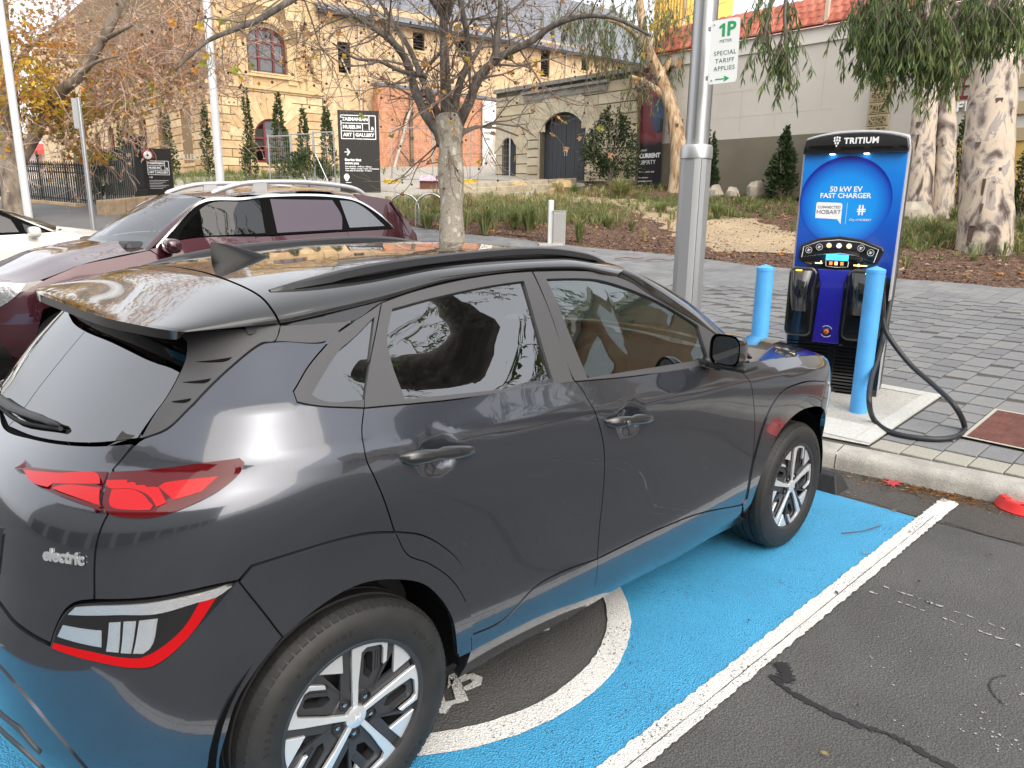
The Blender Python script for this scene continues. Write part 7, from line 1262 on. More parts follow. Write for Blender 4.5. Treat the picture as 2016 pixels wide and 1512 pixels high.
# lower salmon wall with raking timber shores, standing before it
BW = BO+EX*2.9-EY*1.1; bw = thing('brick_wall', 'salmon brick wall with slate coping propped by timber shores', 'wall', (BW.x, BW.y, Bz))
SAL = uv_mat('salmon_brick', brick_fn((.50, .215, .125), (.36, .13, .07), (.52, .40, .30), sx=.30, sy=.115, wash=(.54, .26, .145)))
MB().box(0, 9.6, -.5, 0, -.6, 5.35).build('wall_face', SAL, bw).matrix_local = Ba
MB().box(-.1, 9.7, -.55, .08, 5.35, 5.52).build('coping', SLATE, bw).matrix_local = Ba
stone_wall(bw, Ba, 0, 9.6, -.15, .75, .30, [], [mat('rubble_brown', (.25, .17, .11), rough=.95, var=.3, vscale=3, bump=.4, bscale=8), mat('rubble_pale', (.36, .28, .19), rough=.95, var=.3, vscale=3, bump=.4, bscale=8)], 12, proud=.07, lens=(.5, .9), name='footing_stone')
TIMB = mat('weathered_timber', (.17, .115, .075), rough=.9, var=.3, vscale=2, stretch=(1, 1, .2)); GALVT = mat('grey_steel_prop', (.36, .36, .35), rough=.5, metal=.4)
for k, (x, lab) in enumerate(((2.2, 'raking timber shore against the brick wall right of the black museum sign'), (5.9, 'raking timber shore against the brick wall right behind the plane tree'), (9.15, 'raking timber shore at the end of the brick wall beside the tall white banner'))):
    sh = thing('timber_shore', lab, 'timber prop', (BW.x+EX.x*x, BW.y+EX.y*x, Bz), group='timber shores propping the brick wall')
    MB().box(-.10, .10, .0, .16, -.2, 5.0).build('wall_plate', TIMB, sh).matrix_local = Ba
    MB().tube([(-2.0, .85, .0), (-.05, .24, 4.4)], .085, 4).build('raker', mat('pale_raker', (.40, .36, .31), rough=.9, var=.2, vscale=3), sh).matrix_local = Ba
    MB().tube([(-1.35, .62, 2.0), (.0, .2, .9)], .07, 4).build('strut', TIMB, sh).matrix_local = Ba
    for z in (1.2, 2.5, 3.9): MB().box(-.12, .12, .16, .20, z, z+.16).build('plate_bolt', LOUV, sh).matrix_local = Ba
bn = thing('white_banner', 'tall white banner reading Stories that move you on the brick wall', 'banner', (BW.x+EX.x*8.2, BW.y+EX.y*8.2, Bz))
PINKW = mat('banner_white', (.74, .73, .72), rough=.6, bump=.03, bscale=2); BKT = mat('banner_black', (.02, .02, .022), rough=.6)
MB().box(-.62, .62, .20, .23, .2, 5.3).build('banner_cloth', PINKW, bn).matrix_local = Ba
def wall_text(par, M, s_, size, x, z, y, m, align='LEFT', bold=0, depth=.004, spacing=1):
    o = text('banner_lettering', s_, size, Matrix(((1, 0, 0, x), (0, 0, 1, y), (0, 1, 0, z), (0, 0, 0, 1))), m, par, depth=depth, align=align, bold=bold, spacing=spacing); o.matrix_local = M; return o
for s_, z in (('Stories', 3.95), ('that', 3.62), ('move', 3.27), ('you', 2.92)): wall_text(bn, Ba, s_, .34, -.52, z, .235, BKT, bold=.006)
def museum_logo(par, M, cx, cz, w_, y, m, lw=.012):
    """three-line museum wordmark in its ruled box"""
    h = w_*.66; L_ = MB()
    def bar(x0, x1, z0, z1): L_.box(cx+x0*w_, cx+x1*w_, y, y+.006, cz+z0*w_, cz+z1*w_)
    l = lw
    for z in (-.33, -.11, .11, .33): bar(-.5, .5 if z in (-.33, .33, -.11) else .315, z-l, z+l)
    bar(-.5-l, -.5+l, -.33, .33); bar(.5-l, .5+l, -.33, .33); bar(.315-l, .315+l, -.11, .33); bar(.12-l, .12+l, -.11, .11); bar(-.14-l, -.14+l, -.33, -.11)
    o = L_.build('logo_rules', m, par); o.matrix_local = M
    for s_, x, z, sz in (('TASMANIAN', -.095, .22, .155), ('MUSEUM', -.19, 0, .155), ('&', .41, -.03, .15), ('ART', -.32, -.22, .155), ('GALLERY', .18, -.22, .155)):
        wall_text(par, M, s_, sz*w_*.86, cx+x*w_, cz+z*w_, y+.002, m, align='CENTER', bold=.006*w_)
museum_logo(bn, Ba, 0, 1.25, .9, .235, mat('logo_pink', (.55, .36, .36), rough=.7), lw=.006)
# ---- gate wall, seen from the street, running away from it
GO = Vector(D['gate']); gw = thing('gate_wall', 'weathered pale stone gateway wall with a big arched dark door', 'wall', GO)
AL = -EY; Ga = wallM((0, 0), AL, -EX)
GST = [mat('grey_stone_%s' % s, c, rough=.95, var=.17, vscale=1.3, bump=.4, bscale=9) for s, c in (('buff', (.46, .40, .29)), ('pale', (.50, .44, .33)), ('brown', (.42, .355, .25)), ('grey', (.44, .395, .30)))]
GJ = mat('gate_joint', (.10, .085, .06), rough=.95)
gop = (-.06, 1.30, 0.0, 2.05, .66); sop = (-3.42, .46, .05, 1.62, .30)
backing(gw, Ga, -4.35, 3.85, -.4, 3.95, [gop, sop], GJ, depth=.8)
stone_wall(gw, Ga, -4.35, 3.85, -.05, 3.62, .41, [(gop[0], 1.36, 0, 2.05, -.30), (sop[0], .48, .05, 1.62, -.05)], GST, 15, proud=.05, lens=(1.0, 1.9), gap=.034)
def flat_arch(xc, spg, hw, rise, n, r_out, seed, mats):
    r_ = random.Random(seed); R = (hw*hw+rise*rise)/(2*rise); cz = spg+rise-R; a_ = math.asin(hw/R)
    for i in range(n):
        a, b = -a_+2*a_*i/n, -a_+2*a_*(i+1)/n; g = .006; out_ = r_out*(1.10 if i == n//2 else 1-.12*abs(i-n//2)/(n/2))
        pts = [(xc+R*math.sin(a+g), cz+R*math.cos(a+g)), (xc+R*math.sin(b-g), cz+R*math.cos(b-g)), (xc+(R+out_)*math.sin(b*1.5-g), cz+(R+out_)*math.cos(b*1.5)), (xc+(R+out_)*math.sin(a*1.5+g), cz+(R+out_)*math.cos(a*1.5))]
        MB().prism(pts, 0, .095*r_.uniform(.9, 1.1), WX).build('voussoir', r_.choice(mats), gw, weld=True).matrix_local = Ga
flat_arch(gop[0], gop[3], gop[1], gop[4], 11, .85, 3, GST); flat_arch(sop[0], sop[3], sop[1], sop[4], 5, .55, 4, GST)
for x0, x1, z0, z1, y1 in ((-4.4, 3.9, 3.80, 3.95, .16), (-2.5, 2.45, 3.56, 3.66, .22), (-2.4, 2.35, 3.30, 3.46, .14)):
    MB().box(x0, x1, 0, y1, z0, z1).build('coping', mat('lead_grey_coping', (.22, .215, .20), rough=.85, var=.3, vscale=4), gw).matrix_local = Ga
for s_ in (-1, 1): stone_wall(gw, Ga, gop[0]+s_*1.72-.36, gop[0]+s_*1.72+.36, -.05, 2.05, .34, [], GST, 31+s_, proud=.14, lens=(.72, .73), gap=.05, name='quoin')
DOOR = mat('slate_blue_boards', (.030, .034, .043), rough=.55, var=.2, vscale=5, stretch=(4, 4, .4))
def boarded(name, xc, hw, z0, spg, rise, n, leaf2):
    d = bpy.data.objects.new(name, None); COL.objects.link(d); d.parent = gw; d.matrix_local = Ga @ T(0, -.22, 0)
    w_ = 2*hw/n
    for i in range(n):
        x = xc-hw+w_*i; g = .006 if not (leaf2 and i == n//2) else .018
        def top(q): return spg+rise*math.sqrt(max(0, 1-((q-xc)/hw)**2))*1.0
        MB().prism([(x+g, z0), (x+w_-.006, z0), (x+w_-.006, top(x+w_-.006)), (x+w_/2, top(x+w_/2)), (x+g, top(x+g))], -.05, .03+.004*(i % 2), WX).build('board', DOOR, d)
    MB().box(xc-hw, xc+hw, -.10, -.06, z0, spg+rise).build('door_backing', MATTE, d)
    for x in ((xc-.07, xc+.05) if leaf2 else (xc+.3,)): MB().box(x, x+.03, .03, .05, z0+1.0, z0+1.16).build('door_handle', GALV, d)
boarded('gate_door', gop[0], 1.30, .02, gop[3], .66, 20, True); boarded('side_door', sop[0], .46, .06, sop[3], .30, 7, False)
# ---- rendered white wall with tiled roof, patterned quoin, café front
WO = Vector(D['white']); wb = thing('white_building', 'cream rendered building with red tile roof and olive painted base', 'building', WO); wb.scale = (D['ws'],)*3
Wa = wallM((0, 0), AL, -EX)
WHT = mat('cream_render', (.50, .475, .43), rough=.85, var=.05, vscale=.5, bump=.08, bscale=6); OLV = mat('olive_render', (.155, .14, .105), rough=.85, var=.1, vscale=.6)
WHT2 = mat('white_render', (.60, .58, .54), rough=.85, var=.04, vscale=.8); OCHW = mat('ochre_yellow_render', (.50, .34, .10), rough=.85, var=.1, vscale=1)
op_c = [(13.55, .62, 2.25, 3.45, .02)]
backing(wb, Wa, 1.35, 24, -.5, 4.93, op_c, WHT)
MB().box(1.35, 10.95, 0, .03, -.6, 1.52).build('painted_base', OLV, wb).matrix_local = Wa
MB().box(11.5, 24, 0, .03, -.6, 1.0).build('painted_base', OCHW, wb).matrix_local = Wa
MB().box(1.35, 10.9, 0, .07, 4.42, 4.92).build('parapet_band', WHT2, wb).matrix_local = Wa
for (x0, x1, z0, z1) in ((4.3, 4.315, 1.75, 4.4), (6.2, 6.215, 1.75, 3.2), (7.6, 7.61, 1.75, 4.4), (3.2, 8.6, 3.18, 3.192), (4.4, 9.8, 2.28, 2.29), (9.3, 9.312, 2.3, 4.4)): MB().box(x0, x1, .0, .0035, z0, z1).build('render_joint', mat('hairline_grey', (.40, .385, .35), rough=.9), wb).matrix_local = Wa
RT = [mat('terracotta_%s' % s, c, rough=.75, var=.2, vscale=4) for s, c in (('a', (.40, .115, .07)), ('b', (.34, .09, .055)), ('c', (.44, .15, .095)))]
tiles = []; nr = 4
big = MB(); r6 = random.Random(2); cnt_ = 0; tm = {}
for k in range(nr):
    y = .22-k*.20; z = 4.98+k*.25
    for i in range(46):
        x = 2.0+i*.30+(.15 if k % 2 else 0); mi = r6.randrange(3); dz = r6.uniform(0, .012)
        if x > 14: continue
        vs = [(x, y, z+dz), (x+.15, y, z+.045+dz), (x+.295, y, z+dz), (x+.295, y-.22, z+.262), (x+.15, y-.22, z+.297), (x, y-.22, z+.262), (x, y, z-.03+dz), (x+.295, y, z-.03+dz)]
        fs = [(0, 1, 4, 5), (1, 2, 3, 4), (0, 6, 7, 2, 1)]
        if cnt_ < 290 and 3 < x < 11 and k < 9:
            if mi not in tm: tm[mi] = MB().poly([(a-x, b-y, c-z) for a, b, c in vs], fs).mesh('roof_tile'); tm[mi].materials.append(RT[mi])
            o = bpy.data.objects.new('roof_tile', tm[mi]); COL.objects.link(o); o.parent = wb; o.matrix_local = Wa @ T(x, y, z+dz); cnt_ += 1
        else: big.cur = mi; big.poly(vs, fs)
o = tag(big.build('distant_roof_tiles', RT, wb), kind='stuff'); o.matrix_local = Wa
MB().poly([(2.0, .2, 4.90), (16, .2, 4.90), (16, -.66, 6.0), (2.0, -.66, 6.0)], [(0, 1, 2, 3)]).build('roof_deck', RT[1], wb).matrix_local = Wa
MB().box(9.2, 9.32, .1, .2, 4.9, 7.2).build('vent_pipe', DPM, wb).matrix_local = Wa
# vermiculated quoin strip: blocks with a pitted face
m_, N, L, b = node_mat('vermiculated_stone'); tc = N.new('ShaderNodeTexCoord'); vo = nd(N, 'ShaderNodeTexVoronoi', Scale=9.0); vo.feature = 'DISTANCE_TO_EDGE'; L.new(tc.outputs['Object'], vo.inputs['Vector'])
L.new(ramp(N, L, vo.outputs['Distance'], [(.05, (.36, .29, .17)), (.13, (.11, .085, .045))]), b.inputs['Base Color']); bp = N.new('ShaderNodeBump'); bp.inputs['Strength'].default_value = 1; bp.inputs['Distance'].default_value = .04; bp.invert = True; L.new(vo.outputs['Distance'], bp.inputs['Height']); L.new(bp.outputs[0], b.inputs['Normal']); VERM = m_; b.inputs['Roughness'].default_value = .9
KH = mat('khaki_stone', (.38, .31, .19), rough=.9)
for k in range(13):
    z = .9+k*.36; q_ = MB().box(10.95, 11.62, 0, .08, z, z+.345).build('quoin_block', KH, wb, bevel=.02); q_.matrix_local = Wa
    MB().box(11.02, 11.55, .07, .092, z+.05, z+.295).build('quoin_panel', VERM, q_)
for k in range(7):
    x = 12.6+k*.46; q_ = MB().box(x, x+.44, 0, .08, 3.62, 3.98).build('lintel_block', KH, wb); q_.matrix_local = Wa; MB().box(x+.05, x+.39, .07, .092, 3.67, 3.93).build('quoin_panel', VERM, q_)
for k in range(8): MB().box(15.0, 15.5, 0, .09, .95+k*.72, 1.3+k*.72).build('quoin_block', KH, wb).matrix_local = Wa
cw = MB().box(12.92, 14.18, -.2, -.1, 2.24, 3.46).build('cafe_window', DARKIN, wb); cw.matrix_local = Wa
for a in ((12.9, 13.0, 2.2, 3.5), (14.1, 14.2, 2.2, 3.5), (12.9, 14.2, 3.42, 3.52), (12.9, 14.2, 2.2, 2.3)): MB().box(a[0], a[1], -.1, .04, a[2], a[3]).build('window_frame', MAROON, cw)
for k in range(1, 5): MB().box(13.0+k*.22-.015, 13.0+k*.22+.015, -.1, 0, 2.3, 3.42).build('glazing_bar', MAROON, cw)
for k in range(1, 4): MB().box(13.0, 14.1, -.1, -.01, 2.3+k*.28-.015, 2.3+k*.28+.015).build('glazing_bar', MAROON, cw)
MB().box(13.0, 14.1, -.08, -.07, 2.3, 3.42).build('pane', mat('sky_lit_pane', (.50, .50, .44), rough=.15), cw)
wall_text(wb, Wa, 'CAFE', .36, 12.95, 1.98, .06, mat('white_letter', (.8, .8, .8), rough=.5), bold=.012, depth=.04, spacing=1.35)
# white end pilaster and the exhibition banner
MB().box(.92, 1.37, -.3, .10, -.6, 4.6).build('end_pilaster', WHT2, wb).matrix_local = Wa; MB().box(.90, 1.39, -.3, .12, -.6, 1.5).build('pilaster_base', mat('pilaster_grey', (.30, .29, .26), rough=.9), wb).matrix_local = Wa
eb = thing('exhibition_banner', 'dark exhibition banner reading Current Liberty at the white wall end', 'banner', WO); eb.scale = (D['ws'],)*3
m_, N, L, b = node_mat('banner_print'); tc = N.new('ShaderNodeTexCoord'); mp = nd(N, 'ShaderNodeMapping'); mp.inputs['Rotation'].default_value = (0, 0, 0); mp.inputs['Scale'].default_value = (.9, .9, 1.5); L.new(tc.outputs['Object'], mp.inputs[0])
vo = nd(N, 'ShaderNodeTexVoronoi', Scale=1.35); vo.distance = 'CHEBYCHEV'; L.new(mp.outputs[0], vo.inputs['Vector']); s = N.new('ShaderNodeSeparateXYZ'); L.new(tc.outputs['Object'], s.inputs[0])
cc = ramp(N, L, vo.outputs['Color'], [(.30, (.018, .015, .022)), (.42, (.34, .03, .035)), (.55, (.05, .11, .25)), (.68, (.018, .015, .022)), (.8, (.20, .05, .06))])
zm = ramp(N, L, s.outputs[2], [(0, (0, 0, 0)), (.5, (0, 0, 0))]); mr = nd(N, 'ShaderNodeMapRange'); mr.inputs[1].default_value = 1.45; mr.inputs[2].default_value = 1.75; L.new(s.outputs[2], mr.inputs[0])
L.new(mixc(N, L, mr.outputs[0], (.016, .014, .018), cc), b.inputs['Base Color']); b.inputs['Roughness'].default_value = .45
MB().grid([[(1.47+1.30*i/8, .16+.02*math.sin(i*1.3+j*.8), -.25+4.75*j/12) for i in range(9)] for j in range(13)]).build('banner_cloth', m_, eb, smooth=60).matrix_local = Wa
for s_, sz, z, bd in (('HOBART', .11, 1.28, 0), ('CURRENT', .27, 1.06, .012), ('LIBERTY', .27, .80, .0), ('12 MAR - 8 MAY 2022', .10, .42, 0), ('Free admission', .095, .20, 0), ('presenting co-partner', .095, .06, 0), ('MONA    tmag    arts', .09, -.14, .004)): wall_text(eb, Wa, s_, sz*.88, 1.66, z, .20, PW_, bold=bd)
# ---- black museum signs
def slab_sign(P0, ax, w_, h, d_, label):
    s_ = thing('museum_sign', label, 'sign', P0); M_ = wallM((0, 0), ax, Vector((ax.y, -ax.x, 0))); MB().box(-w_/2, w_/2, -d_, 0, -.3, h).build('sign_panel', mat('sign_charcoal', (.016, .015, .014), rough=.55), s_).matrix_local = M_; return s_, M_
ax = Vector(D['sign_ax']); s_, M_ = slab_sign(D['sign'], ax, D['sign_w'], D['sign_h'], .32, 'large black museum sign pillar with white boxed lettering and arrow'); w_, h = D['sign_w'], D['sign_h']
museum_logo(s_, M_, -.0, h*.80, w_*.84, .004, PW_)
ar = MB(); ar.prism([(-w_*.36, h*.505), (-w_*.27, h*.505), (-w_*.31, h*.535), (-w_*.285, h*.545), (-w_*.22, h*.50), (-w_*.285, h*.455), (-w_*.31, h*.465), (-w_*.27, h*.495), (-w_*.36, h*.495)], .002, .008, WX); ar.build('sign_arrow', PW_, s_).matrix_local = M_
for t_, sz, z, bd in (('Stories that', .12, .405, .006), ('move you', .12, .365, .006), ('Free admission - 10:00 am - 4:00 pm', .062, .325, .002), ('Open Tuesday - Sunday 1 April - 24 December', .062, .300, .002), ('Open daily 26 December - 31 March', .062, .275, .002)): wall_text(s_, M_, t_, sz, -w_*.36, h*z, .006, PW_, bold=bd)
em = MB(); em.prism([(-w_*.33+.10*math.cos(a)*(1 if math.sin(a) > -.2 else .7), h*.19+.13*math.sin(a)) for a in [2*pi*i/14 for i in range(14)]], .002, .006, WX); em.box(-w_*.36, -w_*.22, .002, .006, h*.125, h*.132); em.build('government_emblem', PW_, s_).matrix_local = M_
ax2 = Vector(D['sign2_ax']); s2, M2 = slab_sign(D['sign2'], ax2, D['sign2_w'], D['sign2_h'], .10, 'small dark museum sign behind the black iron gatepost'); w2, h2 = D['sign2_w'], D['sign2_h']
museum_logo(s2, M2, .04, h2*.62, w2*.72, .004, PW_)
MB().prism([(-w2*.30, h2*.44), (-w2*.2, h2*.44), (-w2*.23, h2*.465), (-w2*.17, h2*.435), (-w2*.23, h2*.405), (-w2*.2, h2*.43), (-w2*.30, h2*.43)], .002, .006, WX).build('sign_arrow', PW_, s2).matrix_local = M2
for k in range(6): MB().box(-w2*.30, w2*(.35-.1*(k % 3)), .002, .005, h2*(.37-.032*k), h2*(.376-.032*k)).build('small_print', PW_, s2).matrix_local = M2
# ---- iron fence, gatepost, stone kerb of the museum's front
IRON = mat('black_cast_iron', (.010, .013, .013), rough=.45)
fa, fb = Vector(D['fence'][0]), Vector(D['fence'][1]); fn = thing('iron_fence', 'black iron railings with spear tops on a low sandstone plinth', 'fence', fa)
dv = fb-fa; Lf = math.hypot(dv.x, dv.y); du = Vector((dv.x/Lf, dv.y/Lf, dv.z/Lf)); npk = int(Lf/D['fence_step'])
pk = MB(); pk.tube([(0, 0, .12), (0, 0, 1.12)], .021, 5); pk.lathe([(.040, 1.10), (.020, 1.15), (.036, 1.19), (.0, 1.32)], 5); pm = pk.mesh('picket'); pm.materials.append(IRON)
for i in range(npk):
    o = bpy.data.objects.new('picket', pm); COL.objects.link(o); o.parent = fn; o.location = du*(i*D['fence_step']); 
    if i % 12 == 6: o.scale = (1.5, 1.5, 1.22)
for z in (.22, .98): MB().tube([du*0+Vector((0, 0, z)), du*Lf+Vector((0, 0, z))], .022, 4).build('rail', IRON, fn)
for i in range(int(Lf/1.6)):
    a, b_ = i*1.6, min(Lf, i*1.6+1.58); nrm = Vector((-du.y, du.x, 0)); MB().poly([tuple(du*t+nrm*s_+Vector((0, 0, z))) for z in (-.5, .10) for t, s_ in ((a, -.16), (b_, -.16), (b_, .16), (a, .16))], [(0, 1, 5, 4), (1, 2, 6, 5), (2, 3, 7, 6), (3, 0, 4, 7), (4, 5, 6, 7)]).build('plinth_stone', SST[i % 4], fn)
ga, gb = Vector(D['gatefence'][0]), Vector(D['gatefence'][1]); gf = thing('iron_gate_screen', 'taller sweep of black iron railings rising towards the gatepost', 'railing', ga)
dv = gb-ga; Lg = math.hypot(dv.x, dv.y); dg = Vector((dv.x/Lg, dv.y/Lg, dv.z/Lg)); ng = 15; top_pts = []
for i in range(ng):
    t = i/(ng-1); h = 1.42+.05*math.cos(i)+(1.05*max(0, (t-.62)/.38)**1.6)
    MB().tube([(0, 0, -.1), (0, 0, h)], .021, 5).lathe([(.04, h), (.018, h+.06), (.034, h+.10), (.0, h+.24)], 5).build('picket', IRON, gf).location = dg*(Lg*t)
    top_pts.append(tuple(dg*(Lg*t)+Vector((0, 0, h-.10))))
MB().tube(top_pts, .032, 6).build('curved_rail', IRON, gf, smooth=60); MB().tube([dg*0+Vector((0, 0, .1)), dg*Lg+Vector((0, 0, .1))], .022, 4).build('rail', IRON, gf)
gp = thing('iron_gatepost', 'black cast iron gatepost with moulded square cap', 'gatepost', D['gpost']); gp.scale = (.80, .80, .67)
MB().box(-.20, .20, -.20, .20, -.4, .55).build('post_base', IRON, gp, bevel=.02); MB().box(-.15, .15, -.15, .15, .55, 2.45).build('post_shaft', IRON, gp, bevel=.03)
MB().box(-.19, .19, -.19, .19, 2.45, 2.52).box(-.16, .16, -.16, .16, 2.52, 2.72).box(-.23, .23, -.23, .23, 2.72, 2.80).box(-.28, .28, -.28, .28, 2.80, 2.90).poly([(-.2, -.2, 2.9), (.2, -.2, 2.9), (.2, .2, 2.9), (-.2, .2, 2.9), (0, 0, 3.06)], [(0, 1, 4), (1, 2, 4), (2, 3, 4), (3, 0, 4)]).build('post_cap', IRON, gp)
al_ = thing('alarm_bell', 'round red and white alarm bell fixed beside the iron gatepost', 'alarm bell', D['bell']); Mb = frame((0, 0, 0), (.97, -.25, 0), (0, 0, 1))
MB().lathe([(.17, 0), (.17, .05), (.12, .09), (.08, .10)], 24, Mb).build('bell_rim', mat('bell_red', (.25, .03, .02), rough=.4), al_, smooth=40); MB().lathe([(.12, .092), (.10, .105), (0, .11)], 20, Mb).build('bell_face', PW_, al_)
MB().lathe([(.03, .113), (0, .118)], 12, Mb).build('bell_hub', MATTE, al_)
rs2 = thing('low_stone_wall', 'low sandstone kerb wall in front of the iron gatepost', 'wall', D['lowwall'][0]); q0, q1 = Vector(D['lowwall'][0]), Vector(D['lowwall'][1]); dv = q1-q0; Lw = math.hypot(dv.x, dv.y); dw = Vector((dv.x/Lw, dv.y/Lw, dv.z/Lw)); nw = Vector((-dw.y, dw.x, 0))
for i in range(3):
    a, b_ = Lw*i/3, Lw*(i+1)/3-.012; MB().poly([tuple(dw*t+nw*s_+Vector((0, 0, z))) for z in (-.3, .40) for t, s_ in ((a, -.0), (b_, -.0), (b_, .35), (a, .35))], [(0, 1, 5, 4), (1, 2, 6, 5), (2, 3, 7, 6), (3, 0, 4, 7), (4, 5, 6, 7)]).build('coping_stone', mat('kerb_sandstone', (.30, .225, .145), rough=.95, var=.25, vscale=5, bump=.4, bscale=12), rs2, bevel=.03, weld=True)
nb = thing('name_board', 'grey museum name board behind the iron railings', 'sign', D['nboard']); axn = Vector(D['nb_ax']); Mn = wallM((0, 0), axn, Vector((axn.y, -axn.x, 0)))
for k in range(4): MB().box(-1.45+.73*k, -1.45+.73*k+.71, -.1, 0, .0, 2.0).build('board_panel', mat('board_grey', (.10, .095, .085), rough=.7), nb).matrix_local = Mn
wall_text(nb, Mn, 'TASMANIAN MUSEUM AND ART GALLERY', .27, -1.40, 1.78, .006, mat('cream_letter', (.45, .40, .32), rough=.6), bold=.006, spacing=.82)
# ---- far street: pale shop building with red awning (left), yellow tower (behind)
fb_ = thing('far_shop', 'pale sunlit shop building with red awning beyond the left plane tree', 'building', D['far_shop'][0]); axf = Vector(D['far_shop'][1]); Mf = wallM((0, 0), axf, Vector((axf.y, -axf.x, 0)))
MB().box(-14, 14, -6, 0, -3, 7.5).build('wall', mat('bright_render', (.78, .74, .70), rough=.8), fb_).matrix_local = Mf
for k in range(7): MB().box(-12+3.6*k, -10+3.6*k, .0, .05, 3.6, 5.4).build('window', mat('shop_window', (.30, .33, .36), rough=.2), fb_).matrix_local = Mf
MB().poly([(-3, .05, 2.6), (9, .05, 2.6), (9, 1.5, 1.9), (-3, 1.5, 1.9), (9, 1.5, 1.5), (-3, 1.5, 1.5)], [(0, 1, 2, 3), (3, 2, 4, 5)]).build('awning', mat('awning_red', (.55, .06, .05), rough=.6), fb_).matrix_local = Mf
for k in range(5): MB().box(-2.6+2.4*k, -2.3+2.4*k, .02, .08, -2, 1.8).build('shop_pier', mat('pier_orange', (.6, .32, .16), rough=.7), fb_).matrix_local = Mf
yt = thing('yellow_tower', 'tall yellow ribbed tower block rising behind the red tile roof', 'building', D['ytower']); axy = -EY
Mt = wallM((0, 0), axy, -EX); MB().box(-2.6, 2.6, -8, 0, -20, 26).build('wall', mat('yellow_cladding', (.72, .47, .10), rough=.6), yt).matrix_local = Mt
for k in range(12): MB().box(-2.5+.42*k, -2.3+.42*k, 0, .25, -20, 26).build('rib', mat('yellow_rib', (.80, .54, .13), rough=.6), yt).matrix_local = Mt
# ---- buildings across the street, seen in the car's windows and paint
OB = mat('office_brick', (.23, .15, .085), rough=.85, var=.2, vscale=1); OW = mat('office_glass', (.42, .47, .48), rough=.08); OP = mat('office_panel', (.45, .43, .38), rough=.8)
def office(loc, ax, L_, flo, bay, label, base=4.2, m=OB):
    b_ = thing('office_building', label, 'building', loc); M_ = wallM((0, 0), Vector(ax), Vector((ax[1], -ax[0], 0)))
    MB().box(0, L_, -12, 0, -1, base+3.3*flo).build('wall', m, b_).matrix_local = M_; MB().box(-.3, L_+.3, 0, .5, base+3.3*flo, base+3.3*flo+.8).build('parapet', OP, b_).matrix_local = M_
    MB().box(0, L_, .0, .12, base-.7, base-.1).build('fascia', OP, b_).matrix_local = M_
    wm = MB().box(0, bay*.62, 0, .06, 0, 1.7).mesh('window'); wm.materials.append(OW)
    for f in range(flo):
        for k in range(int(L_/bay)):
            o = bpy.data.objects.new('window', wm); COL.objects.link(o); o.parent = b_; o.matrix_local = M_ @ T(bay*k+bay*.2, 0, base+.6+3.3*f)
    for k in range(int(L_/5)): MB().box(5*k+.5, 5*k+4.4, .0, .05, .1, base-1).build('shopfront', mat('dark_shopfront', (.03, .035, .04), rough=.15), b_).matrix_local = M_
office((23.5, -9, 0), (0, -1), 50, 3, 3.4, 'brown brick office block further down the footpath, mirrored in the car window', base=3.4)
office((-20, -40, 0), (0, 1), 56, 3, 3.8, 'pale office block across the road behind the camera', m=OP)
# ================================================================ trees, shrubs, grasses, stones, garden furniture
def bark_mat(name, stops, scale, stretch=(1, 1, .35), bump=.5, rough=.9, dist=0.0):
    m, N, L, b = node_mat(name); tc = N.new('ShaderNodeTexCoord'); mp = nd(N, 'ShaderNodeMapping', Scale=stretch); L.new(tc.outputs['Object'], mp.inputs[0])
    n = nd(N, 'ShaderNodeTexNoise', Scale=float(scale), Detail=5.0, Roughness=.55, Distortion=dist); L.new(mp.outputs[0], n.inputs['Vector'])
    L.new(ramp(N, L, n.outputs[0], stops), b.inputs['Base Color']); b.inputs['Roughness'].default_value = rough
    bp = N.new('ShaderNodeBump'); bp.inputs['Strength'].default_value = bump; bp.inputs['Distance'].default_value = .03; L.new(n.outputs[0], bp.inputs['Height']); L.new(bp.outputs[0], b.inputs['Normal']); return m
PLANE = bark_mat('plane_tree_bark', [(.38, (.17, .145, .115)), (.46, (.30, .275, .225)), (.54, (.22, .195, .16)), (.62, (.40, .385, .32))], 9, (1, 1, .6))
PLANED = bark_mat('plane_tree_limb', [(.35, (.055, .048, .042)), (.55, (.105, .092, .08)), (.68, (.17, .155, .13))], 7, (1, 1, .5))
TWIG = mat('twig_bark', (.145, .115, .092), rough=.9); TWIGP = mat('pinkish_twigs', (.46, .34, .27), rough=.9)
PLANEB = bark_mat('old_plane_bark', [(.36, (.11, .085, .065)), (.5, (.20, .16, .125)), (.64, (.30, .25, .20))], 5, (1, 1, .5))
GUM = bark_mat('gum_bark', [(.36, (.07, .05, .042)), (.42, (.20, .165, .145)), (.455, (.33, .29, .26)), (.50, (.47, .385, .30)), (.56, (.50, .42, .34)), (.575, (.27, .25, .235)), (.62, (.33, .28, .25)), (.66, (.12, .085, .07))], 2.6, (1.1, 1.1, .55), bump=.5, dist=.6)
GUMF = bark_mat('flaking_gum_bark', [(.32, (.10, .06, .035)), (.42, (.28, .17, .09)), (.55, (.44, .32, .20)), (.66, (.52, .44, .33))], 5, (1.3, 1.3, .3), bump=.9, dist=.8)
def leafm(n, c, v=.3):
    """leaf or blade: mottled, letting some light through"""
    m = mat(n, c, rough=.6, var=v, vscale=3); N, L = m.node_tree.nodes, m.node_tree.links; b = N['Principled BSDF']; t = N.new('ShaderNodeBsdfTranslucent'); x = N.new('ShaderNodeMixShader'); x.inputs[0].default_value = .42
    L.new(b.inputs['Base Color'].links[0].from_socket, t.inputs[0]); L.new(b.outputs[0], x.inputs[1]); L.new(t.outputs[0], x.inputs[2]); L.new(x.outputs[0], N['Material Output'].inputs[0]); return m
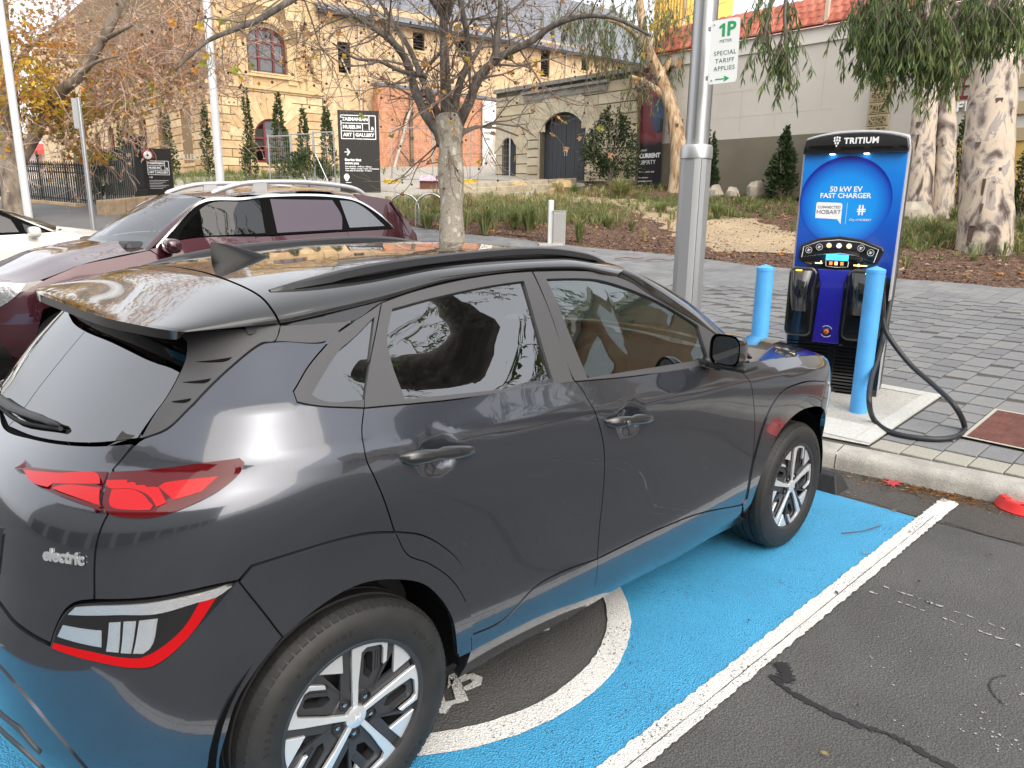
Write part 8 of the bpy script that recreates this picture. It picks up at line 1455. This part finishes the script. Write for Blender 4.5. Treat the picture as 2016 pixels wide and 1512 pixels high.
LY = [leafm('yellow_leaf', (.66, .45, .06)), leafm('orange_leaf', (.56, .27, .06)), leafm('lime_leaf', (.30, .30, .05)), leafm('brown_leaf', (.42, .24, .13)), leafm('pink_brown_leaf', (.62, .45, .34))]
LG = [leafm('gum_leaf', (.13, .20, .065)), leafm('gum_leaf_dark', (.065, .11, .042)), leafm('gum_leaf_olive', (.24, .28, .10)), leafm('gum_leaf_brown', (.15, .085, .045))]
LS = [leafm('shrub_leaf', (.045, .078, .030)), leafm('shrub_leaf_dark', (.022, .042, .018)), leafm('shrub_leaf_light', (.095, .135, .050)), leafm('shrub_leaf_yellow', (.16, .17, .06))]
def unit(r_):
    while True:
        v = Vector((r_.uniform(-1, 1), r_.uniform(-1, 1), r_.uniform(-1, 1)))
        if .05 < v.length < 1: return v.normalized()
def leaf(mb, p, d, l_, w_, r_, mi, droop=0):
    """pointed leaf of two faces bent along its rib"""
    d = (d+Vector((0, 0, -droop))).normalized(); s = d.cross(unit(r_)); s = s.normalized()*w_ if s.length > 1e-3 else Vector((w_, 0, 0)); u = d.cross(s).normalized()*w_*.35
    a, b_, c = p, p+d*l_*.5, p+d*l_; mb.cur = mi
    mb.poly([a, b_+s+u, c, b_-s+u, b_], [(0, 4, 2, 1), (0, 3, 2, 4)])
def lobed(mb, p, n, r, r_, mi):
    """plane-tree leaf: five lobes round a centre"""
    n = n.normalized(); u = n.cross(Vector((.3, .5, .8))).normalized(); v = n.cross(u); a0 = r_.random()*6; mb.cur = mi
    pts = []
    for i in range(9):
        a = a0+2*pi*i/9*.92; q = r*(1 if i % 2 == 0 else .52)*(1 if i else .5); pts.append(p+(u*math.cos(a)+v*math.sin(a))*q+n*(.25*r*math.sin(i*1.7)))
    k = len(pts); mb.poly(pts+[p], [(i, (i+1) % k, k) for i in range(k)])
def grow(tw, tips, p, d, l_, r, lvl, r_, spread=.75, up=.12, segs=3, kids=(2, 4), minr=.0035, sides=(6, 5, 4, 3, 3, 3), wig=.22):
    pts = [p]; rad = [r]; q = Vector(p); dd = Vector(d).normalized()
    for i in range(segs):
        dd = (dd+unit(r_)*wig+Vector((0, 0, up))).normalized(); q = q+dd*l_/segs; pts.append(q.copy()); rad.append(max(minr, r*(1-.5*(i+1)/segs)))
    tw.tube(pts, rad, sides[min(len(sides)-1, max(0, 4-lvl))], cap=False)
    tips.append((pts[-1], dd, lvl))
    if lvl <= 0: return
    for k in range(r_.randint(*kids)):
        t = r_.uniform(.35, 1); i = min(segs-1, int(t*segs)); b_ = pts[i].lerp(pts[i+1], t*segs-i)
        nd_ = (dd+unit(r_)*spread).normalized(); grow(tw, tips, b_, nd_, l_*r_.uniform(.55, .8), max(minr, r*.5), lvl-1, r_, spread, up, segs, kids, minr, sides, wig)
def limb(mb, pts, r0, r1, n=12, knob=0, r_=None, per=5):
    sp = spline(pts, per); k = len(sp)-1
    rad = [(r0+(r1-r0)*(i/k)**.85)*(1+(r_.uniform(-knob, knob) if r_ else 0)) for i in range(k+1)]; mb.tube(sp, rad, n, cap=True); return sp, rad
# ---- the plane tree behind the car
def plane_tree():
    r_ = random.Random(8); C0 = D['plane']; t = thing('plane_tree', 'bare plane tree with mottled pale trunk and a few yellow leaves behind the car', 'tree', C0['base']); o = Vector(C0['base'])
    tr = MB(); pts = [Vector(p)-o for p in C0['trunk']]; pts[0].z -= .3; sp = spline(pts, 5); n = len(sp)-1
    tr.tube(sp, [(.30 if i < 2 else .245+.02*math.sin(i*.7)+(.05*max(0, i/n-.7)/.3))*(.8 if i == n-1 else .35 if i == n else 1) for i in range(n+1)], 20, cap=True); tr.build('trunk', PLANE, t, smooth=70)
    tips = []; tw = MB()
    for L_, r0, r1 in C0['limbs']:
        mb = MB(); sp, rad = limb(mb, [Vector(p)-o for p in L_], r0, r1, 12, .07, r_); mb.build('limb', PLANED, t, smooth=70)
        for i in range(2, len(sp)):
            if r_.random() < (.30 if i < len(sp)*.4 else .58):
                d = (sp[i]-sp[i-1]).normalized(); grow(tw, tips, sp[i], (d*.4+unit(r_)*.9+Vector((0, 0, .15))).normalized(), r_.uniform(.8, 1.7), max(.007, rad[i]*.32), 3, r_, .85, .03, 3, (2, 3), .0035, wig=.38)
    tag(tw.build('twigs', TWIG, t), kind='stuff')
    lv = MB(); sd = MB()
    for p, d, l_ in tips:
        if r_.random() < .11: lobed(lv, p, (unit(r_)+Vector((-.5, -.6, .4))), r_.uniform(.055, .10), r_, r_.choice((0, 1, 2, 3, 3, 3)))
        if r_.random() < .10: q = p+Vector((0, 0, -r_.uniform(.06, .15))); sd.tube([p, q], .002, 3, cap=False); sd.blob((q.x, q.y, q.z-.02), (.024, .024, .024), r_, 4, 6, .1)
    tag(lv.build('autumn_leaves', LY, t), kind='stuff'); tag(sd.build('seed_balls', mat('seed_ball', (.06, .035, .022), rough=.9), t), kind='stuff')
plane_tree()
# ---- old plane tree on the left, thick with yellow and brown leaves
def old_plane():
    r_ = random.Random(4); C0 = D['oldplane']; o = Vector(C0['base']); t = thing('plane_tree', 'old plane tree in yellow and brown autumn leaf at the left kerb', 'tree', C0['base'])
    for i, (L_, r0, r1) in enumerate(C0['limbs']):
        mb = MB(); pts = [Vector(p)-o for p in L_]
        if i == 0: pts[0].z -= .4
        sp, rad = limb(mb, pts, r0, r1, 14, .05, r_); mb.build('trunk' if i == 0 else 'limb', PLANEB, t, smooth=70)
    tw = MB(); tips = []; lv = MB()
    for (c, rad, n, mix, seed) in C0['clumps']:
        c = Vector(c)-o; r2 = random.Random(seed)
        for k in range(n):
            v = unit(r2)*r2.random()**.45; p = c+Vector((v.x*rad[0], v.y*rad[1], v.z*rad[2]))
            if (math.sin(p.x*1.9)+math.sin(p.y*2.3+1)+math.sin(p.z*2.1)) < -.75: continue
            m_ = r2.choices(range(5), mix)[0]
            lobed(lv, p, unit(r2)+Vector((-.4, -.5, .3)), r2.uniform(.05, .105)*(1 if m_ < 3 else .75), r2, m_)
        for k in range(n//(18 if mix[4] > 5 else 44)):
            v = unit(r2)*r2.random()**.5; p = c+Vector((v.x*rad[0], v.y*rad[1], v.z*rad[2])); grow(tw, tips, p, unit(r2)+Vector((0, 0, -.25)), r2.uniform(.6, 1.4), .012, 2, r2, .8, -.05, 3, (2, 3), .005, wig=.35)
    tag(tw.build('twigs', TWIGP, t), kind='stuff')
    for p, d, l_ in tips:
        if r_.random() < .55: lobed(lv, p, unit(r_), r_.uniform(.04, .08), r_, r_.choice((3, 4, 4, 4, 1)))
    tag(lv.build('autumn_leaves', LY, t), kind='stuff')
old_plane()
# ---- gums
def spray(lv, tw, p, r_, l_, n, leafl, mix, droop=.9, wid=.13):
    """hanging twig with long leaves"""
    q = Vector(p); d = (unit(r_)*.7+Vector((0, 0, -droop))).normalized(); pts = [q.copy()]
    for i in range(4): d = (d+unit(r_)*.18+Vector((0, 0, -.25))).normalized(); q = q+d*l_/4; pts.append(q.copy())
    tw.tube(pts, [.006, .005, .004, .003, .002], 3, cap=False)
    for k in range(n):
        t = r_.uniform(.1, 1)*4; i = min(3, int(t)); b_ = pts[i].lerp(pts[i+1], t-i); a = (unit(r_)*.55+Vector((0, 0, -1.0))).normalized()
        leaf(lv, b_, a, leafl*r_.uniform(.6, 1.15), leafl*wid*.5, r_, r_.choices(range(4), mix)[0], .2)
def gum_tree(key, label, mat_, seed):
    r_ = random.Random(seed); C0 = D[key]; o = Vector(C0['base']); t = thing('gum_tree', label, 'tree', C0['base'])
    for i, (L_, r0, r1) in enumerate(C0['limbs']):
        mb = MB(); pts = [Vector(p)-o for p in L_]
        if i == 0 or C0.get('multi'): pts[0].z -= .3
        sp = spline(pts, 6); n = len(sp)-1
        rad = [(r0+(r1-r0)*(j/n)**.7)*(1+.018*math.sin(j*1.1+i)+(.30*math.exp(-j*.8) if i == 0 or C0.get('multi') else 0)) for j in range(n+1)]
        mb.tube(sp, rad, 22, cap=True)
        if r0 > .3:
            for q in range(int(60*r0)):      # curling bark flakes and scars standing off the trunk
                j = r_.randint(1, n-1); a = r_.random()*2*pi; R = rad[j]; c = sp[j]; w_ = r_.uniform(.02, .07); h_ = r_.uniform(.06, .28); ou = Vector((math.cos(a), math.sin(a), 0)); ta = Vector((-ou.y, ou.x, 0)); lift = r_.uniform(.01, .05)
                mb.cur = r_.choice((0, 1, 1)); b_ = c+ou*R*.985
                mb.poly([b_-ta*w_+Vector((0, 0, h_)), b_+ta*w_+Vector((0, 0, h_)), b_+ta*w_*.7+ou*lift*.5, b_-ta*w_*.8+ou*lift*.6, b_+ta*w_*.3+ou*lift*1.6+Vector((0, 0, -h_*.5)), b_-ta*w_*.4+ou*lift*1.4+Vector((0, 0, -h_*.4))], [(0, 1, 2, 3), (3, 2, 4, 5)]); mb.cur = 0
        mb.build('trunk' if i == 0 else 'limb', [mat_, mat('bark_scar', (.085, .055, .045), rough=.95, var=.4, vscale=8)], t, smooth=60)
    lv = MB(); tw = MB()
    for (c, rad, n, l_, per, leafl, mix) in C0['clumps']:
        c = Vector(c)-o
        for k in range(n):
            v = unit(r_)*r_.random()**.4; p = c+Vector((v.x*rad[0], v.y*rad[1], v.z*rad[2])); spray(lv, tw, p, r_, l_*r_.uniform(.6, 1.2), per, leafl, mix)
    if lv.v:
        tag(lv.build('foliage', LG, t), kind='stuff'); tag(tw.build('leaf_stalks', TWIG, t), kind='stuff')
    for L_ in C0.get('branches', ()):
        MB().tube(spline([Vector(p)-o for p in L_], 5), [.04-.03*i/(5*(len(L_)-1)) for i in range(5*(len(L_)-1)+1)], 6).build('branch', TWIG, t, smooth=60)
gum_tree('gum_gate', 'gum tree with orange flaking bark beside the gateway wall', GUMF, 5)
gum_tree('gum_twin', 'twin stemmed gum tree standing behind the charger', GUM, 6)
gum_tree('gum_big', 'massive gum tree with blotched pale trunk right of the charger', GUM, 7)
gum_tree('gum_street', 'leaning gum tree on the footpath right of the view, mirrored in the car windows', PLANED, 9)
# ---- shrubs
def shrub(loc, h, w_, label, group, seed, conical=True, n=900, leafl=.07, mix=(3, 2, 2, 1), cat='shrub', name='shrub', stems=3):
    r_ = random.Random(seed); t = thing(name, label, cat, loc, group=group); lv = MB(); st = MB()
    for s_ in range(stems):
        a = r_.random()*6; st.tube([(0, 0, -.1), (.08*w_*math.cos(a), .08*w_*math.sin(a), h*.4), (.22*w_*math.cos(a), .22*w_*math.sin(a), h*.85)], [.02+.012*h/2, .016, .005], 5)
    sub = [(r_.uniform(0, 2*pi), r_.uniform(.15, .95), r_.uniform(.3, 1)) for _ in range(int(16+h*8))]
    for k in range(n):
        a0, hz, rr_ = r_.choice(sub); z = h*min(1.05, max(.02, hz+r_.gauss(0, .07))); env = max(.02, 1-z/h)**.75*(.35+.65*min(1, z/h*4+.3)) if conical else max(.02, math.sin(pi*min(1, .22+.72*z/h)))**.8
        R = w_*.5*env; a = a0+r_.gauss(0, .35); q = R*min(1.15, rr_*r_.uniform(.65, 1.1)); p = Vector((q*math.cos(a), q*math.sin(a), z))
        d = (Vector((math.cos(a), math.sin(a), .8))+unit(r_)*.7).normalized(); leaf(lv, p, d, leafl*r_.uniform(.6, 1.3), leafl*.28, r_, r_.choices(range(4), mix)[0])
    st.build('stem', TWIG, t); tag(lv.build('foliage', LS, t), kind='stuff'); return t
for i, (loc, h, w_, lab, con, n, ll, mx) in enumerate(D['shrubs']): shrub(loc, h, w_, lab, 'shrubs before the buildings', 40+i, con, n, ll, mx)
# ---- tussocks and ground cover
GRA = [leafm('grass_green', (.14, .21, .06)), leafm('grass_olive', (.24, .26, .10)), leafm('grass_straw', (.50, .40, .21)), leafm('grass_dark', (.08, .13, .045))]
def blades(mb, o, h, w_, n, r_, mix, bend=.6, bw=.006):
    for k in range(n):
        a = r_.random()*2*pi; hh = h*r_.uniform(.55, 1.1); s = w_*r_.random()**.6; d = Vector((math.cos(a), math.sin(a), 0)); b_ = Vector(o)+d*s*.18
        t = Vector((-d.y, d.x, 0))*bw*r_.uniform(.6, 1.4); p1 = b_+d*s*.35+Vector((0, 0, hh*.6)); p2 = b_+d*s*(1+bend*.4)+Vector((0, 0, hh*(1-bend*.35*s/w_))); mb.cur = r_.choices(range(4), mix)[0]
        mb.poly([b_-t, b_+t, p1+t*.8, p1-t*.8, p2], [(0, 1, 2, 3), (3, 2, 4)])
for i, (loc, h, w_, n, mix, lab) in enumerate(D['tussocks']):
    mb = MB(); blades(mb, (0, 0, 0), h, w_, n, random.Random(60+i), mix, bend=.8, bw=.008+.004*(h > .7)); o = mb.build('grass_tussock', GRA, loc=loc); tag(o, lab, 'grass tussock', 'grass tussocks in the garden bed')
gr = MB(); r_ = random.Random(77)
for (cx_, cy_, rx, ry, n, h, mix) in D['cover']:
    for k in range(int(n*2.3)):
        x, y = cx_+r_.gauss(0, rx), cy_+r_.gauss(0, ry); e = kerbdist(x, y)
        if e < 8.4: continue
        blades(gr, (x, y, ground(x, y)+.04), h*r_.uniform(.5, 1.2), h*.85, r_.randint(9, 17), r_, mix, bend=.8, bw=.0075)
tag(gr.build('ground_cover_grass', GRA), kind='stuff')
# bark chips, fallen leaves
ch_ = MB(); CHM = [mat('chip_%s' % k, c, rough=.95, var=.3, vscale=20) for k, c in (('dark', (.06, .028, .018)), ('mid', (.15, .072, .042)), ('pale', (.30, .19, .12)))]
r_ = random.Random(12)
for k in range(15000):
    u = r_.random()**1.7; e = 7.95+u*9; a = r_.uniform(-4.5, 13.5); x, y, z = P_at(e, a); s = r_.uniform(.012, .034)*(1+u*.5); w_ = s*r_.uniform(.25, .45); t = r_.random()*6; dx, dy = math.cos(t), math.sin(t); z += .05+mound(x, y)*(1 if e > 8.2 else 0)+r_.uniform(0, .012)-(.035 if e < 8.05 else 0); tz = r_.uniform(-.5, .5)*s
    ch_.cur = r_.choices((0, 1, 2), (4, 5, 2))[0]; ch_.poly([(x-dx*s-dy*w_, y-dy*s+dx*w_, z-tz), (x-dx*s+dy*w_, y-dy*s-dx*w_, z-tz+.004), (x+dx*s+dy*w_, y+dy*s-dx*w_, z+tz+.004), (x+dx*s-dy*w_, y+dy*s+dx*w_, z+tz)], [(0, 1, 2, 3)])
tag(ch_.build('bark_chips', CHM), kind='stuff')
fl = MB()
for k in range(900):
    e = 8.2+r_.random()**1.3*14; a = r_.uniform(-6, 14); x, y, z = P_at(e, a); lobed(fl, Vector((x, y, z+.075+mound(x, y))), unit(r_)*.35+Vector((0, 0, 1)), r_.uniform(.03, .075), r_, r_.choice((1, 3, 3, 4)))
for k in range(70):
    e = r_.uniform(.5, 8); a = r_.uniform(3, 12); x, y, z = P_at(e, a); lobed(fl, Vector((x, y, z+.015)), unit(r_)*.2+Vector((0, 0, 1)), r_.uniform(.02, .05), r_, r_.choice((1, 3, 3)))
tag(fl.build('fallen_leaves', LY), kind='stuff')
for q, lab in D['barkstrip']:
    x, y = q[:2]; tag(MB().tube(spline([(x-.22, y+.18, ground(x, y)+.02), (x-.05, y+.03, ground(x, y)+.045), (x+.1, y-.1, ground(x, y)+.03), (x+.2, y-.2, ground(x, y)+.05)], 4), [.004]+[.02]*11+[.004], 6, flat=.35).build('bark_strip', mat('bark_strip', (.17, .07, .045), rough=.9)), lab, 'bark strip')
# ---- boulders and steps
ROCK = mat('sandstone_boulder', (.36, .32, .26), rough=.95, var=.25, vscale=3, bump=.6, bscale=7); ROCKO = mat('ochre_boulder', (.42, .31, .16), rough=.95, var=.25, vscale=3, bump=.6, bscale=7)
for i, (loc, rr_, lab, oc) in enumerate(D['rocks']):
    mb = MB(); r2 = random.Random(90+i); mb.blob((0, 0, rr_[2]*.45), rr_, r2, 6, 9, .42, flat=.6); o = mb.build('boulder', ROCKO if oc else ROCK, loc=loc, smooth=28, weld=True); tag(o, lab, 'boulder', 'boulders in the garden')
STP = [mat('step_stone_%s' % k, c, rough=.95, var=.25, vscale=4, bump=.5, bscale=9) for k, c in (('a', (.36, .315, .235)), ('b', (.31, .265, .19)), ('c', (.41, .365, .285)))]
for i, (A, B, h, lab) in enumerate(D['steps']):
    a, b_ = Vector(A), Vector(B); dv = b_-a; Ls = dv.length; du_ = dv/Ls; nn = Vector((-du_.y, du_.x, 0)).normalized(); st = thing('stone_step', lab, 'step', A, group='long stone steps before the gateway'); k = 0; s0 = 0; r2 = random.Random(i)
    while s0 < Ls-.05:
        l_ = min(Ls-s0, r2.uniform(1.2, 2.4)); w_ = .42
        MB().poly([tuple(du_*t+nn*s_*w_+Vector((0, 0, z))) for z in (-.4, h+r2.uniform(-.02, .02)) for t, s_ in ((s0+.01, -.5), (s0+l_-.01, -.5), (s0+l_-.01, .5), (s0+.01, .5))], [(0, 1, 5, 4), (1, 2, 6, 5), (2, 3, 7, 6), (3, 0, 4, 7), (4, 5, 6, 7)]).build('step_block', STP[r2.randrange(3)], st, weld=True, bevel=.02, seg=1); s0 += l_
# ---- poles, posts, hoops, panel fence, lectern
WPOLE = mat('white_pole_paint', (.66, .68, .70), rough=.35, metal=.1)
for (b_, tp, r0, r1, nm, cat, lab) in D['poles']:
    o = Vector(b_); v = Vector(tp)-o; t = thing(nm, lab, cat, b_, group='white poles on the left' if nm == 'flagpole' else None)
    MB().tube([(0, 0, -.3), tuple(v)], [r0, r1], 20).build('shaft', WPOLE if nm == 'flagpole' else GALV, t, smooth=60)
    if nm == 'flagpole': MB().lathe([(r0*1.8, -.1), (r0*1.8, .04), (r0*1.2, .09), (r0, .09)], 20).build('base_collar', WPOLE, t, smooth=30)
    else: MB().box(-.13, -.01, -.03, -.02, v.z-.62, v.z-.02, frame((0, 0, 0), (.9, -.4, 0), (.4, .9, 0))).build('edge_on_sign', mat('sign_edge_grey', (.35, .36, .37), rough=.4, metal=.5), t)
po = D['wpost']; t = thing('garden_post', 'white square post with rounded top in the mulch beside a grey box', 'post', po[0]); M_ = Matrix.Rotation(math.radians(-40), 4, 'Z'); MB().box(-.055, .055, -.05, .05, -.2, po[1], M_).build('post', mat('post_white', (.62, .64, .65), rough=.4), t, bevel=.02); MB().box(-.25, .25, -.16, .16, -.1, .03, M_).build('foot_slab', CONC, t, bevel=.01)
t = thing('service_box', 'grey metal service box standing beside the white garden post', 'service box', po[2]); MB().box(-.13, .13, -.11, .11, -.1, po[3], M_).build('cabinet', mat('box_grey', (.34, .34, .33), rough=.5), t, bevel=.012); MB().box(-.14, .14, -.12, .12, po[3], po[3]+.02, M_).build('lid', mat('box_grey', (.34, .34, .33)), t); MB().box(-.11, .11, -.114, -.110, .08, po[3]-.05, M_).build('hatch', mat('box_hatch', (.30, .30, .29), rough=.5), t)
STL = mat('stainless_tube', (.55, .56, .57), rough=.22, metal=.9)
for b_, lab in D['hoops']:
    t = thing('cycle_hoop', lab, 'cycle hoop', b_, rz=math.radians(-38), group='cycle hoops behind the car'); MB().tube([(-.36, 0, -.2), (-.36, 0, .42)]+[(-.36*math.cos(pi*i/12), 0, .42+.36*math.sin(pi*i/12)) for i in range(1, 12)]+[(.36, 0, .42), (.36, 0, -.2)], .025, 10).build('hoop', STL, t, smooth=60)
for i, (A, B, h, lab) in enumerate(D['mesh_fences']):
    a, b_ = Vector(A), Vector(B); dv = b_-a; t = thing('fence_panel', lab, 'fence panel', A, group='temporary mesh fence panels'); Ld = math.hypot(dv.x, dv.y); n = 2
    for p_, q_ in (((0, 0, -.1), (0, 0, h)), (dv, dv+Vector((0, 0, h)))): MB().tube([p_, q_], .028, 8).build('fence_post', GALV, t, smooth=60)
    for z in (h-.06, .15): MB().tube([(0, 0, z), dv+Vector((0, 0, z))], .022, 6).build('fence_rail', GALV, t)
    ms = MB()
    for k in range(int(Ld/.11)): q = dv*(k*.11/Ld); ms.tube([q+Vector((0, 0, .15)), q+Vector((0, 0, h-.06))], .0025, 3, cap=False)
    for k in range(int(h/.22)): ms.tube([(0, 0, .2+k*.22), dv+Vector((0, 0, .2+k*.22))], .0025, 3, cap=False)
    tag(ms.build('wire_mesh', GALV, t), kind='stuff')
    if i >= 3: MB().box(-.35, .35, -.12, .12, -.05, .14).build('fence_foot', mat('foot_yellow', (.62, .40, .03), rough=.6), t, bevel=.03)
    if i in (1, 2): MB().tube([dv*.05+Vector((0, 0, h*.6)), dv*.7+Vector((0, 0, .1))], .018, 5).build('fence_brace', GALV, t)
le = D['lectern']; t = thing('lectern_sign', 'sloping lectern sign with pinkish panel on a rust brown stand', 'information sign', le); M_ = Matrix.Rotation(math.radians(-44), 4, 'Z')
MB().poly([tuple(M_ @ Vector(p)) for p in [(-.45, -.18, .30), (.45, -.18, .30), (.45, .22, .50), (-.45, .22, .50)]]+[tuple(M_ @ Vector(p)) for p in [(-.45, -.18, .28), (.45, -.18, .28), (.45, .22, .48), (-.45, .22, .48)]], [(0, 1, 2, 3), (7, 6, 5, 4), (0, 4, 5, 1), (1, 5, 6, 2), (2, 6, 7, 3), (3, 7, 4, 0)]).build('sign_board', mat('lectern_print', (.42, .32, .38), rough=.4, var=.35, vscale=8), t); MB().box(-.44, .44, -.1, .2, -.3, .33, M_).build('stand', mat('corten', (.13, .05, .035), rough=.8), t)
